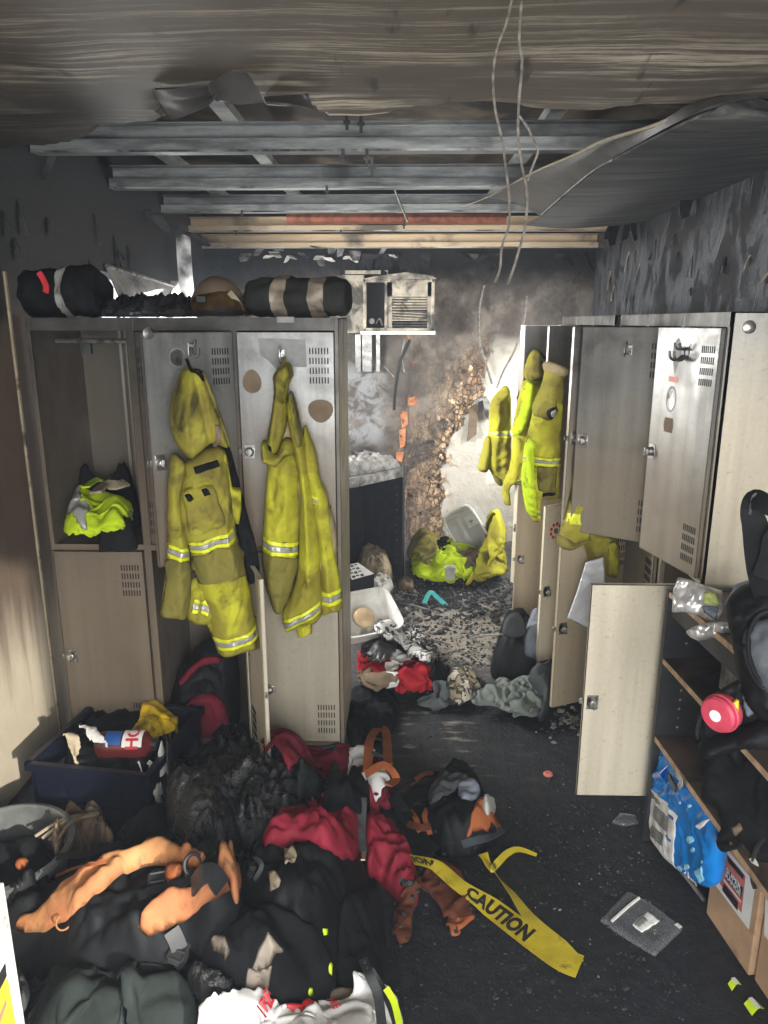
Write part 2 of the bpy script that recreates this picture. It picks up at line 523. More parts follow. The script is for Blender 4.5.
# --- the building
def m_floor():
    g = G('charred_floor'); p = g.world(); x, y, z = g.xyz(p)
    n1 = g.noise(p, 3.2, 7, .62); n2 = g.noise(p, 26, 6, .7); n3 = g.noise(p, 120, 3, .6)
    c = g.ramp(n2, [(.28, (.0045, .005, .0065)), (.5, (.010, .011, .0135)), (.68, (.021, .023, .027)), (.82, (.045, .046, .048))])
    farash = g.math('MULTIPLY', g.rng(g.math('ADD', y, g.math('MULTIPLY_ADD', n1, .8, -.4)), 3.15, 3.6), g.rng(n2, .25, .6))
    c = g.mix(g.math('MULTIPLY', farash, .75), c, (.115, .110, .105))
    # dry scraped board showing through, mostly in the far half of the aisle
    sx = g.math('MULTIPLY', g.math('SUBTRACT', x, .36), 1.9); sy = g.math('MULTIPLY', g.math('SUBTRACT', y, 4.05), 1.25)
    rad = g.math('SQRT', g.math('ADD', g.math('MULTIPLY', sx, sx), g.math('MULTIPLY', sy, sy)))
    pale = g.rng(g.math('SUBTRACT', g.math('MULTIPLY_ADD', g.noise(p, 5, 8, .68, .6), 2.4, -.72), rad), -.22, .12)
    pale = g.math('MULTIPLY', pale, g.rng(g.noise(p, 17, 5, .7), .34, .52))
    c = g.mix(g.math('MULTIPLY', pale, .85), c, g.mix(n2, (.26, .23, .185), (.46, .41, .34)))
    st = g.noise(g.mapv(p, (2.6, 9.0, 1)), 2.4, 6, .6)
    near = g.math('MULTIPLY', g.rng(st, .55, .72), g.math('MULTIPLY', g.rng(y, 2.25, 2.65), g.rng(y, 3.6, 3.1)))
    near = g.math('MULTIPLY', near, g.rng(x, -.15, .05)); near = g.math('MULTIPLY', near, g.rng(x, .62, .4))
    c = g.mix(g.math('MULTIPLY', near, .9), c, (.24, .215, .175))
    fl = g.math('MULTIPLY', g.rng(g.voro(p, 55), .10, .05), g.rng(g.noise(p, 9, 3), .50, .62))
    c = g.mix(fl, c, (.30, .31, .32))
    h = g.math('ADD', g.math('MULTIPLY', n1, 1.2), g.math('ADD', g.math('MULTIPLY', n2, .5), g.math('MULTIPLY', n3, .12)))
    return g.out(c, g.rng(n1, .3, .7, .42, .8), 0, g.bump(h, .8, .02), Specular_IOR_Level=.45)


def soot_z(g, z, p, lo, hi):
    """heavy soot in the hot upper layer, ragged lower limit"""
    return g.rng(g.math('ADD', z, g.math('MULTIPLY_ADD', g.noise(p, 3.5, 6, .6), .9, -.45)), lo, hi)


def m_wall_left():
    g = G('smoked_wall'); p = g.world(); x, y, z = g.xyz(p)
    drip = g.noise(g.mapv(p, (14, 14, 1.0)), 1.0, 5, .6)
    n = g.noise(p, 9, 5, .6)
    c = g.mix(n, (.36, .31, .23), (.48, .42, .32))
    c = g.mix(g.rng(g.math('ADD', z, g.math('MULTIPLY_ADD', drip, .5, -.25)), .40, .85), c, g.mix(n, (.085, .060, .042), (.14, .102, .072)))
    c = g.mix(soot_z(g, z, p, 1.62, 1.95), c, g.mix(g.noise(p, 30, 4), (.010, .011, .013), (.026, .028, .032)))
    c = g.mix(g.math('MULTIPLY', g.rng(drip, .58, .75), .35), c, (.03, .025, .02))
    return g.out(c, .55, 0, g.bump(g.noise(p, 45, 5, .65), .25, .01), Specular_IOR_Level=.4)


def m_wall_right():
    g = G('blistered_sooty_hazy_wall'); p = g.world(); x, y, z = g.xyz(p)
    pl = g.noise(g.mapv(p, (3, 3.6, 1.9)), 1.5, 7, .62, .5)
    c = g.ramp(pl, [(.34, (.012, .013, .016)), (.44, (.022, .025, .029)), (.465, (.055, .060, .069)), (.58, (.078, .084, .094)), (.61, (.024, .026, .030)), (.70, (.035, .037, .040)), (.72, (.11, .105, .10))])  # blue-grey tone also puts the bluish haze into the wall colour
    c = g.mix(g.rng(z, 2.12, 2.33), c, (.010, .011, .013))
    h = g.math('ADD', g.rng(pl, .45, .62), g.math('MULTIPLY', g.noise(p, 50, 4), .2))
    return g.out(c, g.rng(pl, .4, .7, .38, .75), 0, g.bump(h, .6, .012), Specular_IOR_Level=.5)


def m_wall_back():
    g = G('burnt_plaster_wall'); p = g.world(); x, y, z = g.xyz(p)
    wob = g.math('MULTIPLY_ADD', g.noise(p, 5, 6, .62, .3), .34, -.17)
    # edge of the burn pattern: above z 1.3 it leans right, below it drops straight
    xe = g.math('ADD', g.math('ADD', x, wob), g.math('MULTIPLY', g.rng(z, .55, 1.5), -.36))
    soot = g.mix(g.noise(p, 11, 6, .65), (.035, .032, .030), (.17, .145, .125))
    soot = g.mix(g.rng(g.noise(g.mapv(p, loc=(4, 0, 2)), 4, 6, .6), .45, .65), soot, (.21, .185, .16))
    low = g.math('MULTIPLY', g.rng(g.math('ADD', z, wob), .95, .55), g.rng(x, .46, .30))
    soot = g.mix(low, soot, (.010, .010, .012))
    wv = g.n('ShaderNodeTexNoise'); g.put(wv.inputs['Vector'], p); wv.inputs['Scale'].default_value = 9; wv.inputs['Detail'].default_value = 5
    pv = g.mix(.10, p, wv.outputs['Color'])
    cells = g.voro(g.mapv(pv, (1, 1, .6)), 30, 'DISTANCE_TO_EDGE'); cc = g.voro(g.mapv(pv, (1, 1, .6)), 30, 'F1', 1)
    crk = g.rng(cells, .01, .10)
    chips = g.mix(g.xyz(cc)[0], (.26, .155, .09), (.68, .50, .33))
    chips = g.mix(g.rng(g.noise(p, 13, 6, .7), .48, .62), chips, (.13, .10, .08))
    wide = g.mix(g.rng(g.noise(g.mapv(p, (20, 1, 7)), 1.0, 7, .68, .4), .3, .7), (.15, .10, .075), (.60, .44, .29))
    wide = g.mix(g.rng(g.noise(p, 6, 6, .65), .44, .60), wide, (.13, .105, .09))
    near = g.rng(xe, .18, .30)
    chips = g.mix(near, wide, chips)
    chips = g.mix(g.math('MULTIPLY', g.math('SUBTRACT', 1.0, crk), g.math('MULTIPLY_ADD', near, .75, .15)), chips, (.07, .045, .03))
    band = g.math('MULTIPLY', g.rng(xe, -.22, .34), g.rng(xe, .36, .34))
    band = g.math('MULTIPLY', band, g.rng(z, 1.75, 1.35)); band = g.math('MULTIPLY', band, g.rng(g.noise(p, 8, 5, .7), .30, .48))
    c = g.mix(band, soot, chips)
    cream = g.mix(g.noise(p, 6, 5), (.46, .43, .37), (.60, .57, .51))
    c = g.mix(g.math('MULTIPLY', g.rng(xe, .34, .37), g.rng(g.math('ADD', z, wob), 1.72, 1.45)), c, cream)
    ash = g.math('MULTIPLY', g.rng(x, -.06, -.2), g.math('MULTIPLY', g.rng(z, .75, .9), g.rng(z, 1.55, 1.35)))
    c = g.mix(g.math('MULTIPLY', ash, g.rng(g.noise(p, 9, 7, .7, .8), .40, .58)), c, (.27, .28, .29))
    rust = g.rng(g.noise(g.mapv(p, (9, 1, 5), (2, 0, 1)), 1.3, 4, .6), .62, .68)
    c = g.mix(g.math('MULTIPLY', rust, g.math('MULTIPLY', g.rng(x, .02, .06), g.rng(x, .16, .1))), c, (.42, .17, .08))
    c = g.mix(g.rng(g.math('ADD', z, g.math('MULTIPLY', wob, .8)), 1.95, 2.2), c, (.016, .016, .016))
    h = g.math('ADD', g.math('MULTIPLY', g.noise(p, 18, 7, .7), .7), g.math('MULTIPLY', band, g.math('MULTIPLY', crk, .8)))
    return g.out(c, .85, 0, g.bump(h, .9, .03), Specular_IOR_Level=.2)


def m_ceiling():
    g = G('scorched_ceiling_lining'); p = g.world(); x, y, z = g.xyz(p)
    base = g.mix(g.noise(p, 2.6, 5, .6), (.062, .051, .041), (.135, .112, .087))
    st = g.noise(g.mapv(p, (1.1, 34, 3)), 1.0, 10, .82)
    reg_ = g.rng(g.noise(g.mapv(p, (1, 1.5, 1)), 1.6, 4, .55), .36, .60)
    band = g.math('MULTIPLY', g.rng(y, 1.9, 2.2), g.rng(y, 2.75, 2.6))
    m_ = g.math('MULTIPLY', g.rng(st, .49, .56), g.math('MULTIPLY', reg_, g.math('MULTIPLY_ADD', band, .60, .40)))
    c = g.mix(m_, base, (.56, .49, .38))
    dk = g.math('MULTIPLY', g.rng(x, -.35, -1.0), g.rng(y, 2.2, 2.6))
    c = g.mix(g.math('MULTIPLY', dk, .8), c, (.018, .016, .015))
    c = g.mix(g.rng(g.noise(g.mapv(p, (9, 2, 1)), 1.2, 4), .62, .72), c, (.03, .027, .024))
    return g.out(c, .62, 0, g.bump(st, .25, .006), Specular_IOR_Level=.35)


def m_purlin(warm=False):
    g = G('scorched_purlin_warm' if warm else 'scorched_purlin'); p = g.world(); x, y, z = g.xyz(p)
    n = g.noise(g.mapv(p, (2.2, 3, 14)), 1.2, 6, .65)
    if warm: c = g.mix(n, (.42, .30, .18), (.70, .56, .38))
    else: c = g.ramp(n, [(.25, (.05, .053, .055)), (.45, (.19, .20, .20)), (.60, (.36, .375, .37)), (.8, (.13, .13, .13))])
    c = g.mix(g.math('MULTIPLY', g.rng(g.noise(p, 2.3, 4), .54, .68), .8), c, (.04, .04, .042))
    return g.out(c, .42, .30, g.bump(g.noise(p, 30, 4), .15, .01))


# --- lockers: grey steel above where the coat burnt off, cream paint below, soot from the top
def m_locker(name, steel_z=1.35, soot=.35, dark=1.0, tan=(.50, .445, .34), steel=(.34, .335, .32), brown=.55):
    g = G(name); v = g.world(); x, y, z = g.xyz(v)
    wob = g.math('MULTIPLY_ADD', g.noise(v, 4.5, 6, .6), .5, -.25)
    streak = g.noise(g.mapv(v, (20, 20, .7)), 1.0, 4, .55)
    fine = g.noise(v, 70, 4, .6)
    m_ = g.math('ADD', g.math('MULTIPLY', streak, .75), g.math('MULTIPLY', fine, .25))
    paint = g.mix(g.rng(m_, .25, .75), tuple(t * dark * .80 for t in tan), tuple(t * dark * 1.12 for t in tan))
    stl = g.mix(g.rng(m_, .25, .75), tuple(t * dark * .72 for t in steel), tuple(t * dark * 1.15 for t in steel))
    st = g.rng(g.math('ADD', z, wob), steel_z - .3, steel_z + .3)
    c = g.mix(st, paint, stl)
    bz = g.math('MULTIPLY', g.rng(g.math('ADD', z, wob), steel_z - .95, steel_z - .25), g.rng(st, 1.0, .1))
    c = g.mix(g.math('MULTIPLY', bz, brown), c, (.17 * dark, .125 * dark, .085 * dark))
    s = g.rng(g.math('ADD', g.math('MULTIPLY', z, .5), g.math('MULTIPLY_ADD', g.noise(v, 5, 6, .62, .4), 1.0, -.5)), .98 - soot * .45, 1.30 - soot * .3)
    c = g.mix(g.math('MULTIPLY', s, .85), c, (.022, .021, .020))
    c = g.mix(g.math('MULTIPLY', g.rng(g.noise(v, 60, 3), .62, .72), .25), c, (.08, .06, .045))
    return g.out(c, g.rng(g.noise(v, 8, 4), .3, .7, .34, .55), g.math('MULTIPLY', st, .6), g.bump(m_, .08, .004))


M = {}
M['floor'] = m_floor(); M['wall_left'] = m_wall_left(); M['wall_right'] = m_wall_right(); M['wall_back'] = m_wall_back()


def m_sag():
    g = G('sooty_sagging_lining'); p = g.world()
    st = g.noise(g.mapv(p, (1.6, 22, 8)), 1.0, 8, .75)
    c = g.ramp(st, [(.3, (.020, .021, .023)), (.5, (.045, .046, .048)), (.6, (.085, .083, .078)), (.72, (.17, .16, .14))])
    return g.out(c, .75, 0, g.bump(st, .2, .005), Specular_IOR_Level=.25)


M['sag'] = m_sag(); M['deck'] = plain('scorched_deck', (.10, .075, .05), .8, var=.5, scale=3, soot=.45, soot_scale=2.5); M['ceiling'] = m_ceiling(); M['purlin'] = m_purlin(); M['purlin_warm'] = m_purlin(True)
M['locker'] = m_locker('smoked_locker_steel', 1.45, .42, .80)
M['locker_left'] = m_locker('brown_smoked_dim_locker', 1.62, .85, .30, (.50, .39, .27), (.42, .41, .39))  # smoke-brown, with the dimness of the left side darkened into the colour
M['left_door'] = m_locker('scoured_dim_door', 1.30, .40, .54, (.46, .38, .28), (.50, .50, .49))  # scoured steel, also darkened in colour for the weak light there
M['left_low'] = m_locker('streaked_dim_door', 1.5, .30, .66, brown=.8)  # real streaks; the paint is darkened too for the shaded left bank
M['locker_door'] = m_locker('burnt_locker_door', 1.30, .30, .68)
M['locker_in'] = m_locker('smoked_shaded_inside', 1.75, .30, .26, (.50, .42, .32))  # smoked paint, darkened further in colour for the shade within
M['locker_cream'] = m_locker('cream_locker_door', 2.2, .0, 1.10, brown=.2)
M['locker_lit'] = m_locker('lit_cream_door', 2.4, .0, 1.45, brown=.05)  # cream brightened in colour for doors lit face-on
M['locker_tan'] = m_locker('tan_locker_door', 2.0, .05, .88, (.52, .43, .30), brown=.2)
M['locker_end'] = m_locker('bleached_daylit_end', 1.62, .02, 1.22, brown=.1)  # bleached paint, lifted further in colour for the daylight on it
M['char'] = plain('charcoal', (.022, .022, .023), .75, var=.5, scale=30, bump=.6, bscale=45)
M['soot'] = plain('soot_black', (.016, .017, .019), .55, var=.5, scale=14, bump=.4, bscale=30)
M['ash'] = plain('pale_ash', (.24, .235, .225), .9, var=.4, scale=25, soot=.3, bump=.4)
M['slot'] = plain('slot_dark', (.006, .006, .006), .8, var=.1)
M['steel'] = plain('worn_steel', (.42, .41, .39), .32, .9, var=.3, soot=.25, soot_scale=20)
M['bright_steel'] = plain('bright_steel', (.66, .66, .65), .22, 1.0, var=.15)
M['dark_steel'] = plain('sooty_steel', (.07, .07, .07), .45, .7, var=.4)
M['copper'] = plain('rusty_pipe', (.17, .055, .03), .5, .3, var=.4, scale=25)
M['wire'] = plain('burnt_wire', (.16, .145, .125), .6, .2, var=.5, scale=60)
M['gear_olive'] = cloth('dirty_gear_cloth', (.20, .165, .033), .30, 7, .3, col2=(.315, .29, .035), c2scale=5)
M['gear_olive_dark'] = cloth('dirty_gear_cloth_dark', (.135, .120, .036), .28, 8, .3, col2=(.20, .175, .04))
M['gear_yellow'] = cloth('gear_yellow_cloth', (.42, .40, .030), .22, 7, .3, col2=(.27, .235, .03), c2scale=6)
M['hivis'] = cloth('hivis_lime_cloth', (.44, .58, .016), .20, 9, .3)
M['band_yellow'] = plain('band_lime', (.66, .70, .02), .5, var=.15, soot=.12, soot_scale=12)
M['band_silver'] = plain('band_silver', (.36, .35, .32), .35, .25, var=.2, soot=.10, soot_scale=16)
M['band_tan'] = plain('band_scorched', (.25, .205, .155), .5, .1, var=.25, soot=.18, soot_scale=9)
M['lining'] = cloth('jacket_lining', (.30, .24, .13), .25)
M['black_cloth'] = cloth('black_cloth', (.0065, .007, .0078), .0, weave=.35, var=.4)
M['black_bag'] = cloth('black_nylon', (.0072, .0077, .0085), .0, weave=.2, rough=.6, var=.4)
M['grey_cloth'] = cloth('grey_cloth', (.060, .066, .067), .25, 8)
M['green_grey'] = cloth('grey_green_cloth', (.155, .175, .160), .28, 9, .4)
M['dark_green'] = cloth('dark_green_cloth', (.022, .028, .0255), .0, weave=.35, var=.35)
M['maroon'] = cloth('maroon_cloth', (.135, .013, .024), .12, 6)
M['red'] = cloth('red_bag_cloth', (.225, .017, .032), .12, 6, rough=.65)
M['red_bright'] = cloth('red_cloth', (.30, .014, .022), .10, 6)
M['white_cloth'] = cloth('white_cloth', (.74, .73, .70), .08, 8, .4)
M['white_dirty'] = cloth('dirty_white_cloth', (.50, .49, .46), .28, 10, .4)
M['orange_cloth'] = cloth('orange_cloth', (.30, .092, .032), .18, 10, .4, rough=.7)
M['orange_bag'] = cloth('faded_orange_nylon', (.43, .205, .085), .24, 9, .35, rough=.7, col2=(.36, .14, .06))
M['orange_tape'] = cloth('dark_orange_cloth', (.105, .034, .018), .2, 9)
M['khaki'] = cloth('khaki_cloth', (.32, .265, .18), .3, 9)
M['brown_cloth'] = cloth('brown_cloth', (.17, .125, .085), .3, 8)
M['plastic_black'] = plain('black_plastic', (.02, .02, .021), .35, var=.2)
M['plastic_navy'] = plain('navy_plastic', (.0045, .006, .014), .35, var=.25, soot=.2)
M['plastic_grey'] = plain('grey_plastic', (.085, .09, .088), .5, var=.25)
M['plastic_white'] = plain('white_plastic', (.72, .71, .67), .4, var=.1, soot=.1)
M['white'] = plain('white_print', (.80, .79, .76), .6, var=.06, soot=.0)
M['paper'] = plain('white_paper', (.72, .70, .66), .8, var=.1, soot=.12, soot_scale=12)
M['ink'] = plain('black_ink', (.012, .012, .012), .5, var=.1)
M['ink_grey'] = plain('grey_ink', (.22, .22, .21), .6, var=.2)
M['ink_red'] = plain('red_ink', (.55, .025, .035), .5, var=.1)
M['ink_salmon'] = plain('faded_red_ink', (.55, .15, .11), .55, var=.2)
M['ink_yellow'] = plain('yellow_ink', (.78, .52, .03), .5, var=.1)
M['ink_blue'] = plain('blue_ink', (.02, .10, .35), .5, var=.1)
M['card'] = plain('cardboard', (.47, .30, .175), .8, var=.12, scale=10, soot=.05)
M['wood_edge'] = plain('raw_board_edge', (.50, .33, .20), .6, var=.25, scale=25, soot=.12)
M['shelf_black'] = plain('black_board', (.022, .023, .025), .5, var=.3)
M['shelf_brown'] = plain('sooty_brown_board', (.085, .058, .040), .5, var=.4, scale=8, soot=.25)
M['blue_pack'] = plain('blue_film', (.004, .21, .66), .22, var=.22, scale=5)
M['bubble'] = plain('pale_blue_print', (.28, .66, .90), .3, var=.15)
M['pink'] = plain('pink_filter', (.52, .05, .09), .5, var=.12, scale=30, soot=.05)
M['foil'] = plain('silver_film', (.60, .58, .56), .28, .5, var=.35, scale=30, soot=.08)
M['caution'] = plain('caution_yellow_film', (.50, .39, .022), .35, var=.2, scale=12, soot=.08, soot_scale=14)
M['lime'] = plain('lime_plastic', (.62, .80, .02), .4, var=.1)
M['lime_pale'] = plain('pale_lime_print', (.50, .55, .16), .4, var=.3, scale=30)
M['gold'] = plain('gold_wrapper', (.72, .50, .02), .25, .2, var=.35, scale=14, soot=.18)
M['brick_orange'] = plain('exposed_orange_board', (.42, .17, .075), .85, var=.3, soot=.2, soot_scale=14)
M['bottle'] = plain('dark_red_bottle', (.09, .014, .014), .12, var=.5, scale=9)
M['skin_tan'] = plain('tan_plastic', (.55, .40, .24), .5, var=.15)
M['visor'] = plain('amber_visor', (.07, .042, .015), .2, var=.5, scale=14, soot=.3)
M['teal'] = plain('teal_plastic', (.05, .35, .36), .4, var=.1)
M['ac_cream'] = plain('scorched_cream_casing', (.40, .355, .28), .5, var=.3, scale=12, soot=.36, soot_scale=6)
M['slate'] = plain('slate_nylon', (.040, .048, .058), .6, var=.25)
M['roll_cloth'] = cloth('charcoal_cloth', (.026, .026, .025), .15, weave=.35)
M['pigeon'] = plain('blue_grey_rubber', (.16, .18, .22), .5, var=.2)
M['galv'] = plain('galvanised_sheet', (.42, .42, .41), .4, .6, var=.35, scale=5, soot=.3, soot_scale=3)


def m_melt():
    g = G('melted_char'); v = g.obj()
    n = g.noise(g.mapv(v, (1, 1, 1)), 16, 7, .68, 1.2)
    c = g.ramp(n, [(.3, (.004, .004, .0045)), (.52, (.011, .011, .012)), (.66, (.035, .034, .033)), (.80, (.15, .14, .13))])
    return g.out(c, g.rng(n, .35, .7, .22, .6), 0, g.bump(g.noise(v, 38, 5, .62, 1.0), .8, .012), Specular_IOR_Level=.45)


def m_clear(name, tint=(.9, .92, .92), alpha=.35, rough=.15):
    g = G(name); v = g.obj()
    return g.out(tint, rough, 0, g.bump(g.noise(v, 25, 3), .25, .006), Alpha=alpha, Specular_IOR_Level=.7)


M['melt'] = m_melt()
M['clear'] = m_clear('clear_film', (.42, .44, .46), .24)
M['clear_tub'] = m_clear('clear_plastic', (.36, .36, .34), .55, .25)
M['film_white'] = m_clear('milky_film', (.70, .72, .76), .85, .3)


def m_glass():
    g = G('window_glass')
    return g.out((.9, .95, .95), .05, 0, None, Alpha=.12)


M['glass'] = m_glass()


def m_camo():
    g = G('camouflage_cloth'); v = g.obj()
    c = g.ramp(g.noise(v, 22, 2, .5, .4), [(.0, (.30, .24, .16)), (.44, (.30, .24, .16)), (.46, (.04, .035, .03)), (.53, (.04, .035, .03)), (.55, (.46, .42, .34))], 'CONSTANT')
    return g.out(c, .85)


def m_print():
    """white cloth with irregular dark print"""
    g = G('patterned_shirt_cloth'); v = g.obj()
    n = g.rng(g.noise(v, 19, 3, .6, 1.1), .48, .54)
    return g.out(g.mix(n, (.55, .54, .52), (.05, .05, .055)), .85, 0, g.bump(g.noise(v, 40, 3), .4, .006))


M['camo'] = m_camo(); M['shirt_print'] = m_print()
# ------------------------------------------------------------------ cloth: a sheet larger than its footprint, let fall and buckle on what lies below
def foot(pts, z, lift):
    B = np.maximum(blur(HG, 2), HG); O = []
    for p in pts:
        zz = z
        for _ in range(14):
            q = at_z(p[0], p[1], zz)
            i = min(max(int(round((q[0] - HX0) / HR)), 0), B.shape[0] - 1); j = min(max(int(round((q[1] - HY0) / HR)), 0), B.shape[1] - 1)
            zz = .6 * zz + .4 * (B[i, j] + lift)
        O.append(q[:2])
    return np.array(O)


def crumpled(name, O, m, fill=1.5, hgt=.07, res=.013, wave=.09, seed=0, steps=70, iters=5, bend=.12, panels=(), parent=None, base=None, thick=.004, top=.16, gap=.005, ang=0.0, stretch=1.6, stampit=True, dome=.0, dR=.10, tall=False):
    O = spline(np.asarray(O, float), 4, True)
    lo, hi = O.min(0), O.max(0); sp = res / fill
    nx, ny = int((hi[0] - lo[0]) / sp) + 2, int((hi[1] - lo[1]) / sp) + 2
    gu, gv = np.meshgrid(lo[0] + sp * np.arange(nx), lo[1] + sp * np.arange(ny), indexing='ij')
    d, _, _ = poly_dist(gu, gv, O)
    w_ = (d > -.3 * sp).astype(float)
    if base is None:
        A0 = np.maximum(blur(HG, 1), HG)
        def base(u, v):
            a = np.clip((u - HX0) / HR, 0, A0.shape[0] - 1.001); b = np.clip((v - HY0) / HR, 0, A0.shape[1] - 1.001)
            i, j = a.astype(int), b.astype(int); fa, fb = a - i, b - j
            return A0[i, j] * (1 - fa) * (1 - fb) + A0[i + 1, j] * fa * (1 - fb) + A0[i, j + 1] * (1 - fa) * fb + A0[i + 1, j + 1] * fa * fb
    if dome:                                                               # bundled cloth: it stands up in the middle
        base0 = base; top = min(top, .30 * wave + .032 if not tall else top)
        def base(u, v):
            fi = np.clip((u - lo[0]) / sp, 0, nx - 1.001); fj = np.clip((v - lo[1]) / sp, 0, ny - 1.001); i, j = fi.astype(int), fj.astype(int); a, b = fi - i, fj - j
            dd = d[i, j] * (1 - a) * (1 - b) + d[i + 1, j] * a * (1 - b) + d[i, j + 1] * (1 - a) * b + d[i + 1, j + 1] * a * b
            q = np.clip(dd / dR, 0, 1)
            return base0(u, v) + dome * (1 - (1 - q) ** 2) ** .7 * np.clip(1 + .55 * pn(u / (wave * 1.3), v / (wave * 1.3), seed + .7), .4, 1.6)
    # signed distance on a finer box for keeping the cloth inside its footprint
    P = np.zeros((nx, ny, 3)); P[..., 0] = gu; P[..., 1] = gv
    ca, sa = math.cos(ang), math.sin(ang)
    a_, b_ = (gu * ca + gv * sa) / (wave * stretch), (-gu * sa + gv * ca) / wave
    P[..., 2] = base(gu, gv) + gap + hgt * np.clip(.55 + .9 * fbm(a_, b_, seed * 1.7, 3), .02, 1.6) * np.clip(d / .03, .15, 1)
    P[..., :2] += (.25 * sp) * np.stack([pn(gu / .03, gv / .03, seed), pn(gu / .03 + 9, gv / .03, seed)], -1)
    gx_, gy_ = np.gradient(d, sp)
    V = np.zeros_like(P)
    E_ = []
    def reg_edges(di, dj, L, k):
        i0, j0 = (0, max(0, -dj)); n1, n2 = nx - di, ny - abs(dj)
        ax0 = di > 0
        for par in (0, 1):
            s = max(di, abs(dj))
            if di > 0:
                ii = np.arange(n1); ii = ii[(ii // max(di, 1)) % 2 == par]; A = np.ix_(ii, np.arange(j0, j0 + n2)); Bx = np.ix_(ii + di, np.arange(j0, j0 + n2) + dj)
            else:
                jj = np.arange(n2); jj = jj[(jj // dj) % 2 == par]; A = np.ix_(np.arange(nx), jj); Bx = np.ix_(np.arange(nx), jj + dj)
            W = w_[A] * w_[Bx]
            E_.append((A, Bx, L, W[..., None] * .5 * k))
    reg_edges(1, 0, res, 1.0); reg_edges(0, 1, res, 1.0)
    reg_edges(1, 1, res * 1.4142, .6); reg_edges(1, -1, res * 1.4142, .6)
    reg_edges(2, 0, res * 2, bend); reg_edges(0, 2, res * 2, bend)
    dt = .016
    for st in range(steps):
        V *= .93; V[..., 2] -= 9.8 * dt * .55
        Q = P + V * dt
        for it in range(iters):
            for A, Bx, L, W in E_:
                D = Q[Bx] - Q[A]; n_ = np.sqrt((D * D).sum(-1, keepdims=True)) + 1e-9
                c = D * ((n_ - L) / n_) * W
                Q[A] += c; Q[Bx] -= c
            if it % 2 == 0:
                fi = np.clip((Q[..., 0] - lo[0]) / sp, 0, nx - 1).round().astype(int); fj = np.clip((Q[..., 1] - lo[1]) / sp, 0, ny - 1).round().astype(int)
                dd = d[fi, fj]; out = np.clip(.004 - dd, 0, .05) * .6
                ex = Q[..., 0] - (lo[0] + fi * sp); ey = Q[..., 1] - (lo[1] + fj * sp)
                Q[..., 0] += gx_[fi, fj] * out - ex * (np.abs(ex) > sp); Q[..., 1] += gy_[fi, fj] * out - ey * (np.abs(ey) > sp)
                fl = base(Q[..., 0], Q[..., 1]); t_ = Q[..., 2] < fl + gap
                Q[..., 2] = np.where(t_, fl + gap, np.minimum(Q[..., 2], fl + top))
                Q[..., :2] = np.where(t_[..., None], .35 * Q[..., :2] + .65 * P[..., :2], Q[..., :2])
        V = np.clip((Q - P) / dt, -1.2, 1.2); P = Q
    ok = w_ > 0
    cell = ok[:-1, :-1] & ok[1:, :-1] & ok[:-1, 1:] & ok[1:, 1:]
    idx = -np.ones((nx, ny), int); use = np.zeros((nx, ny), bool)
    for (i, j) in ((0, 0), (1, 0), (0, 1), (1, 1)): use[i:nx - 1 + i, j:ny - 1 + j] |= cell
    ci, cj = np.nonzero(cell)
    cu, cv = gu[ci, cj] + sp / 2, gv[ci, cj] + sp / 2
    own = np.zeros(len(ci), int)
    for k, (pn_, pp, pm) in enumerate(panels):
        dd, _, _ = poly_dist(cu, cv, np.asarray(pp, float)); own[dd > 0] = k + 1
    root = None
    for k in range(len(panels) + 1):
        s = own == k
        if not s.any(): continue
        q = np.stack([ci[s] * ny + cj[s], (ci[s] + 1) * ny + cj[s], (ci[s] + 1) * ny + cj[s] + 1, ci[s] * ny + cj[s] + 1], 1)
        uq, inv = np.unique(q, return_inverse=True)
        o = link(name if k == 0 else panels[k - 1][0], P.reshape(-1, 3)[uq], inv.reshape(-1, 4), M[m] if k == 0 else M[panels[k - 1][2]], parent if k == 0 else root, sharp=180)
        so = o.modifiers.new('thickness', 'SOLIDIFY'); so.thickness = thick; so.offset = 1
        su = o.modifiers.new('smooth', 'SUBSURF'); su.levels = 1; su.render_levels = 1
        if k == 0: root = o
    if stampit:
        W = P[use]
        i = np.round((W[:, 0] - HX0) / HR).astype(int); j = np.round((W[:, 1] - HY0) / HR).astype(int)
        for di in (-1, 0, 1):
            for dj in (-1, 0, 1):
                a, b = np.clip(i + di, 0, HG.shape[0] - 1), np.clip(j + dj, 0, HG.shape[1] - 1)
                np.maximum.at(HG, (a, b), W[:, 2] + .004)
    return root


def garment(name, pts, z, m, lift=None, panels=(), **k):
    lift = k.get('dome', .04) * .45 if lift is None else lift
    O = foot(pts, z, lift)
    pl = [(n_, foot(pp, z, lift), pm) for n_, pp, pm in panels]
    return crumpled(name, O, m, panels=pl, **k)
# ------------------------------------------------------------------ the room
XL, XR, YB, YF, ZC, ZR = -1.50, 1.48, 5.95, -0.70, 2.42, 2.80
o = MB().box((XL - .1, YF - .3, -.06), (XR + .1, YB + .1, 0)).build('floor', M['floor']); kind(o, 'structure'); floor = o
# left wall with the window opening
WY0, WY1, WZ0, WZ1 = 3.82, 4.98, 1.20, 2.02
b = MB().box((XL - .1, YF, 0), (XL, WY0, ZR)).box((XL - .1, WY1, 0), (XL, YB + .1, ZR)).box((XL - .1, WY0, 0), (XL, WY1, WZ0)).box((XL - .1, WY0, WZ1), (XL, WY1, ZR))
wall_left = kind(b.build('wall_left', M['wall_left'], smooth=False), 'structure')
yl = float(at_x(10, 330, -1.455)[1])
MB().box((XL, YF, .02), (-1.455, yl, ZC - .01)).build('lining_panel', M['wall_left'], wall_left, bevel=.004)
MB().box((-1.462, yl, .02), (-1.448, yl + .012, 1.95)).build('panel_edge_strip', M['khaki'], wall_left)
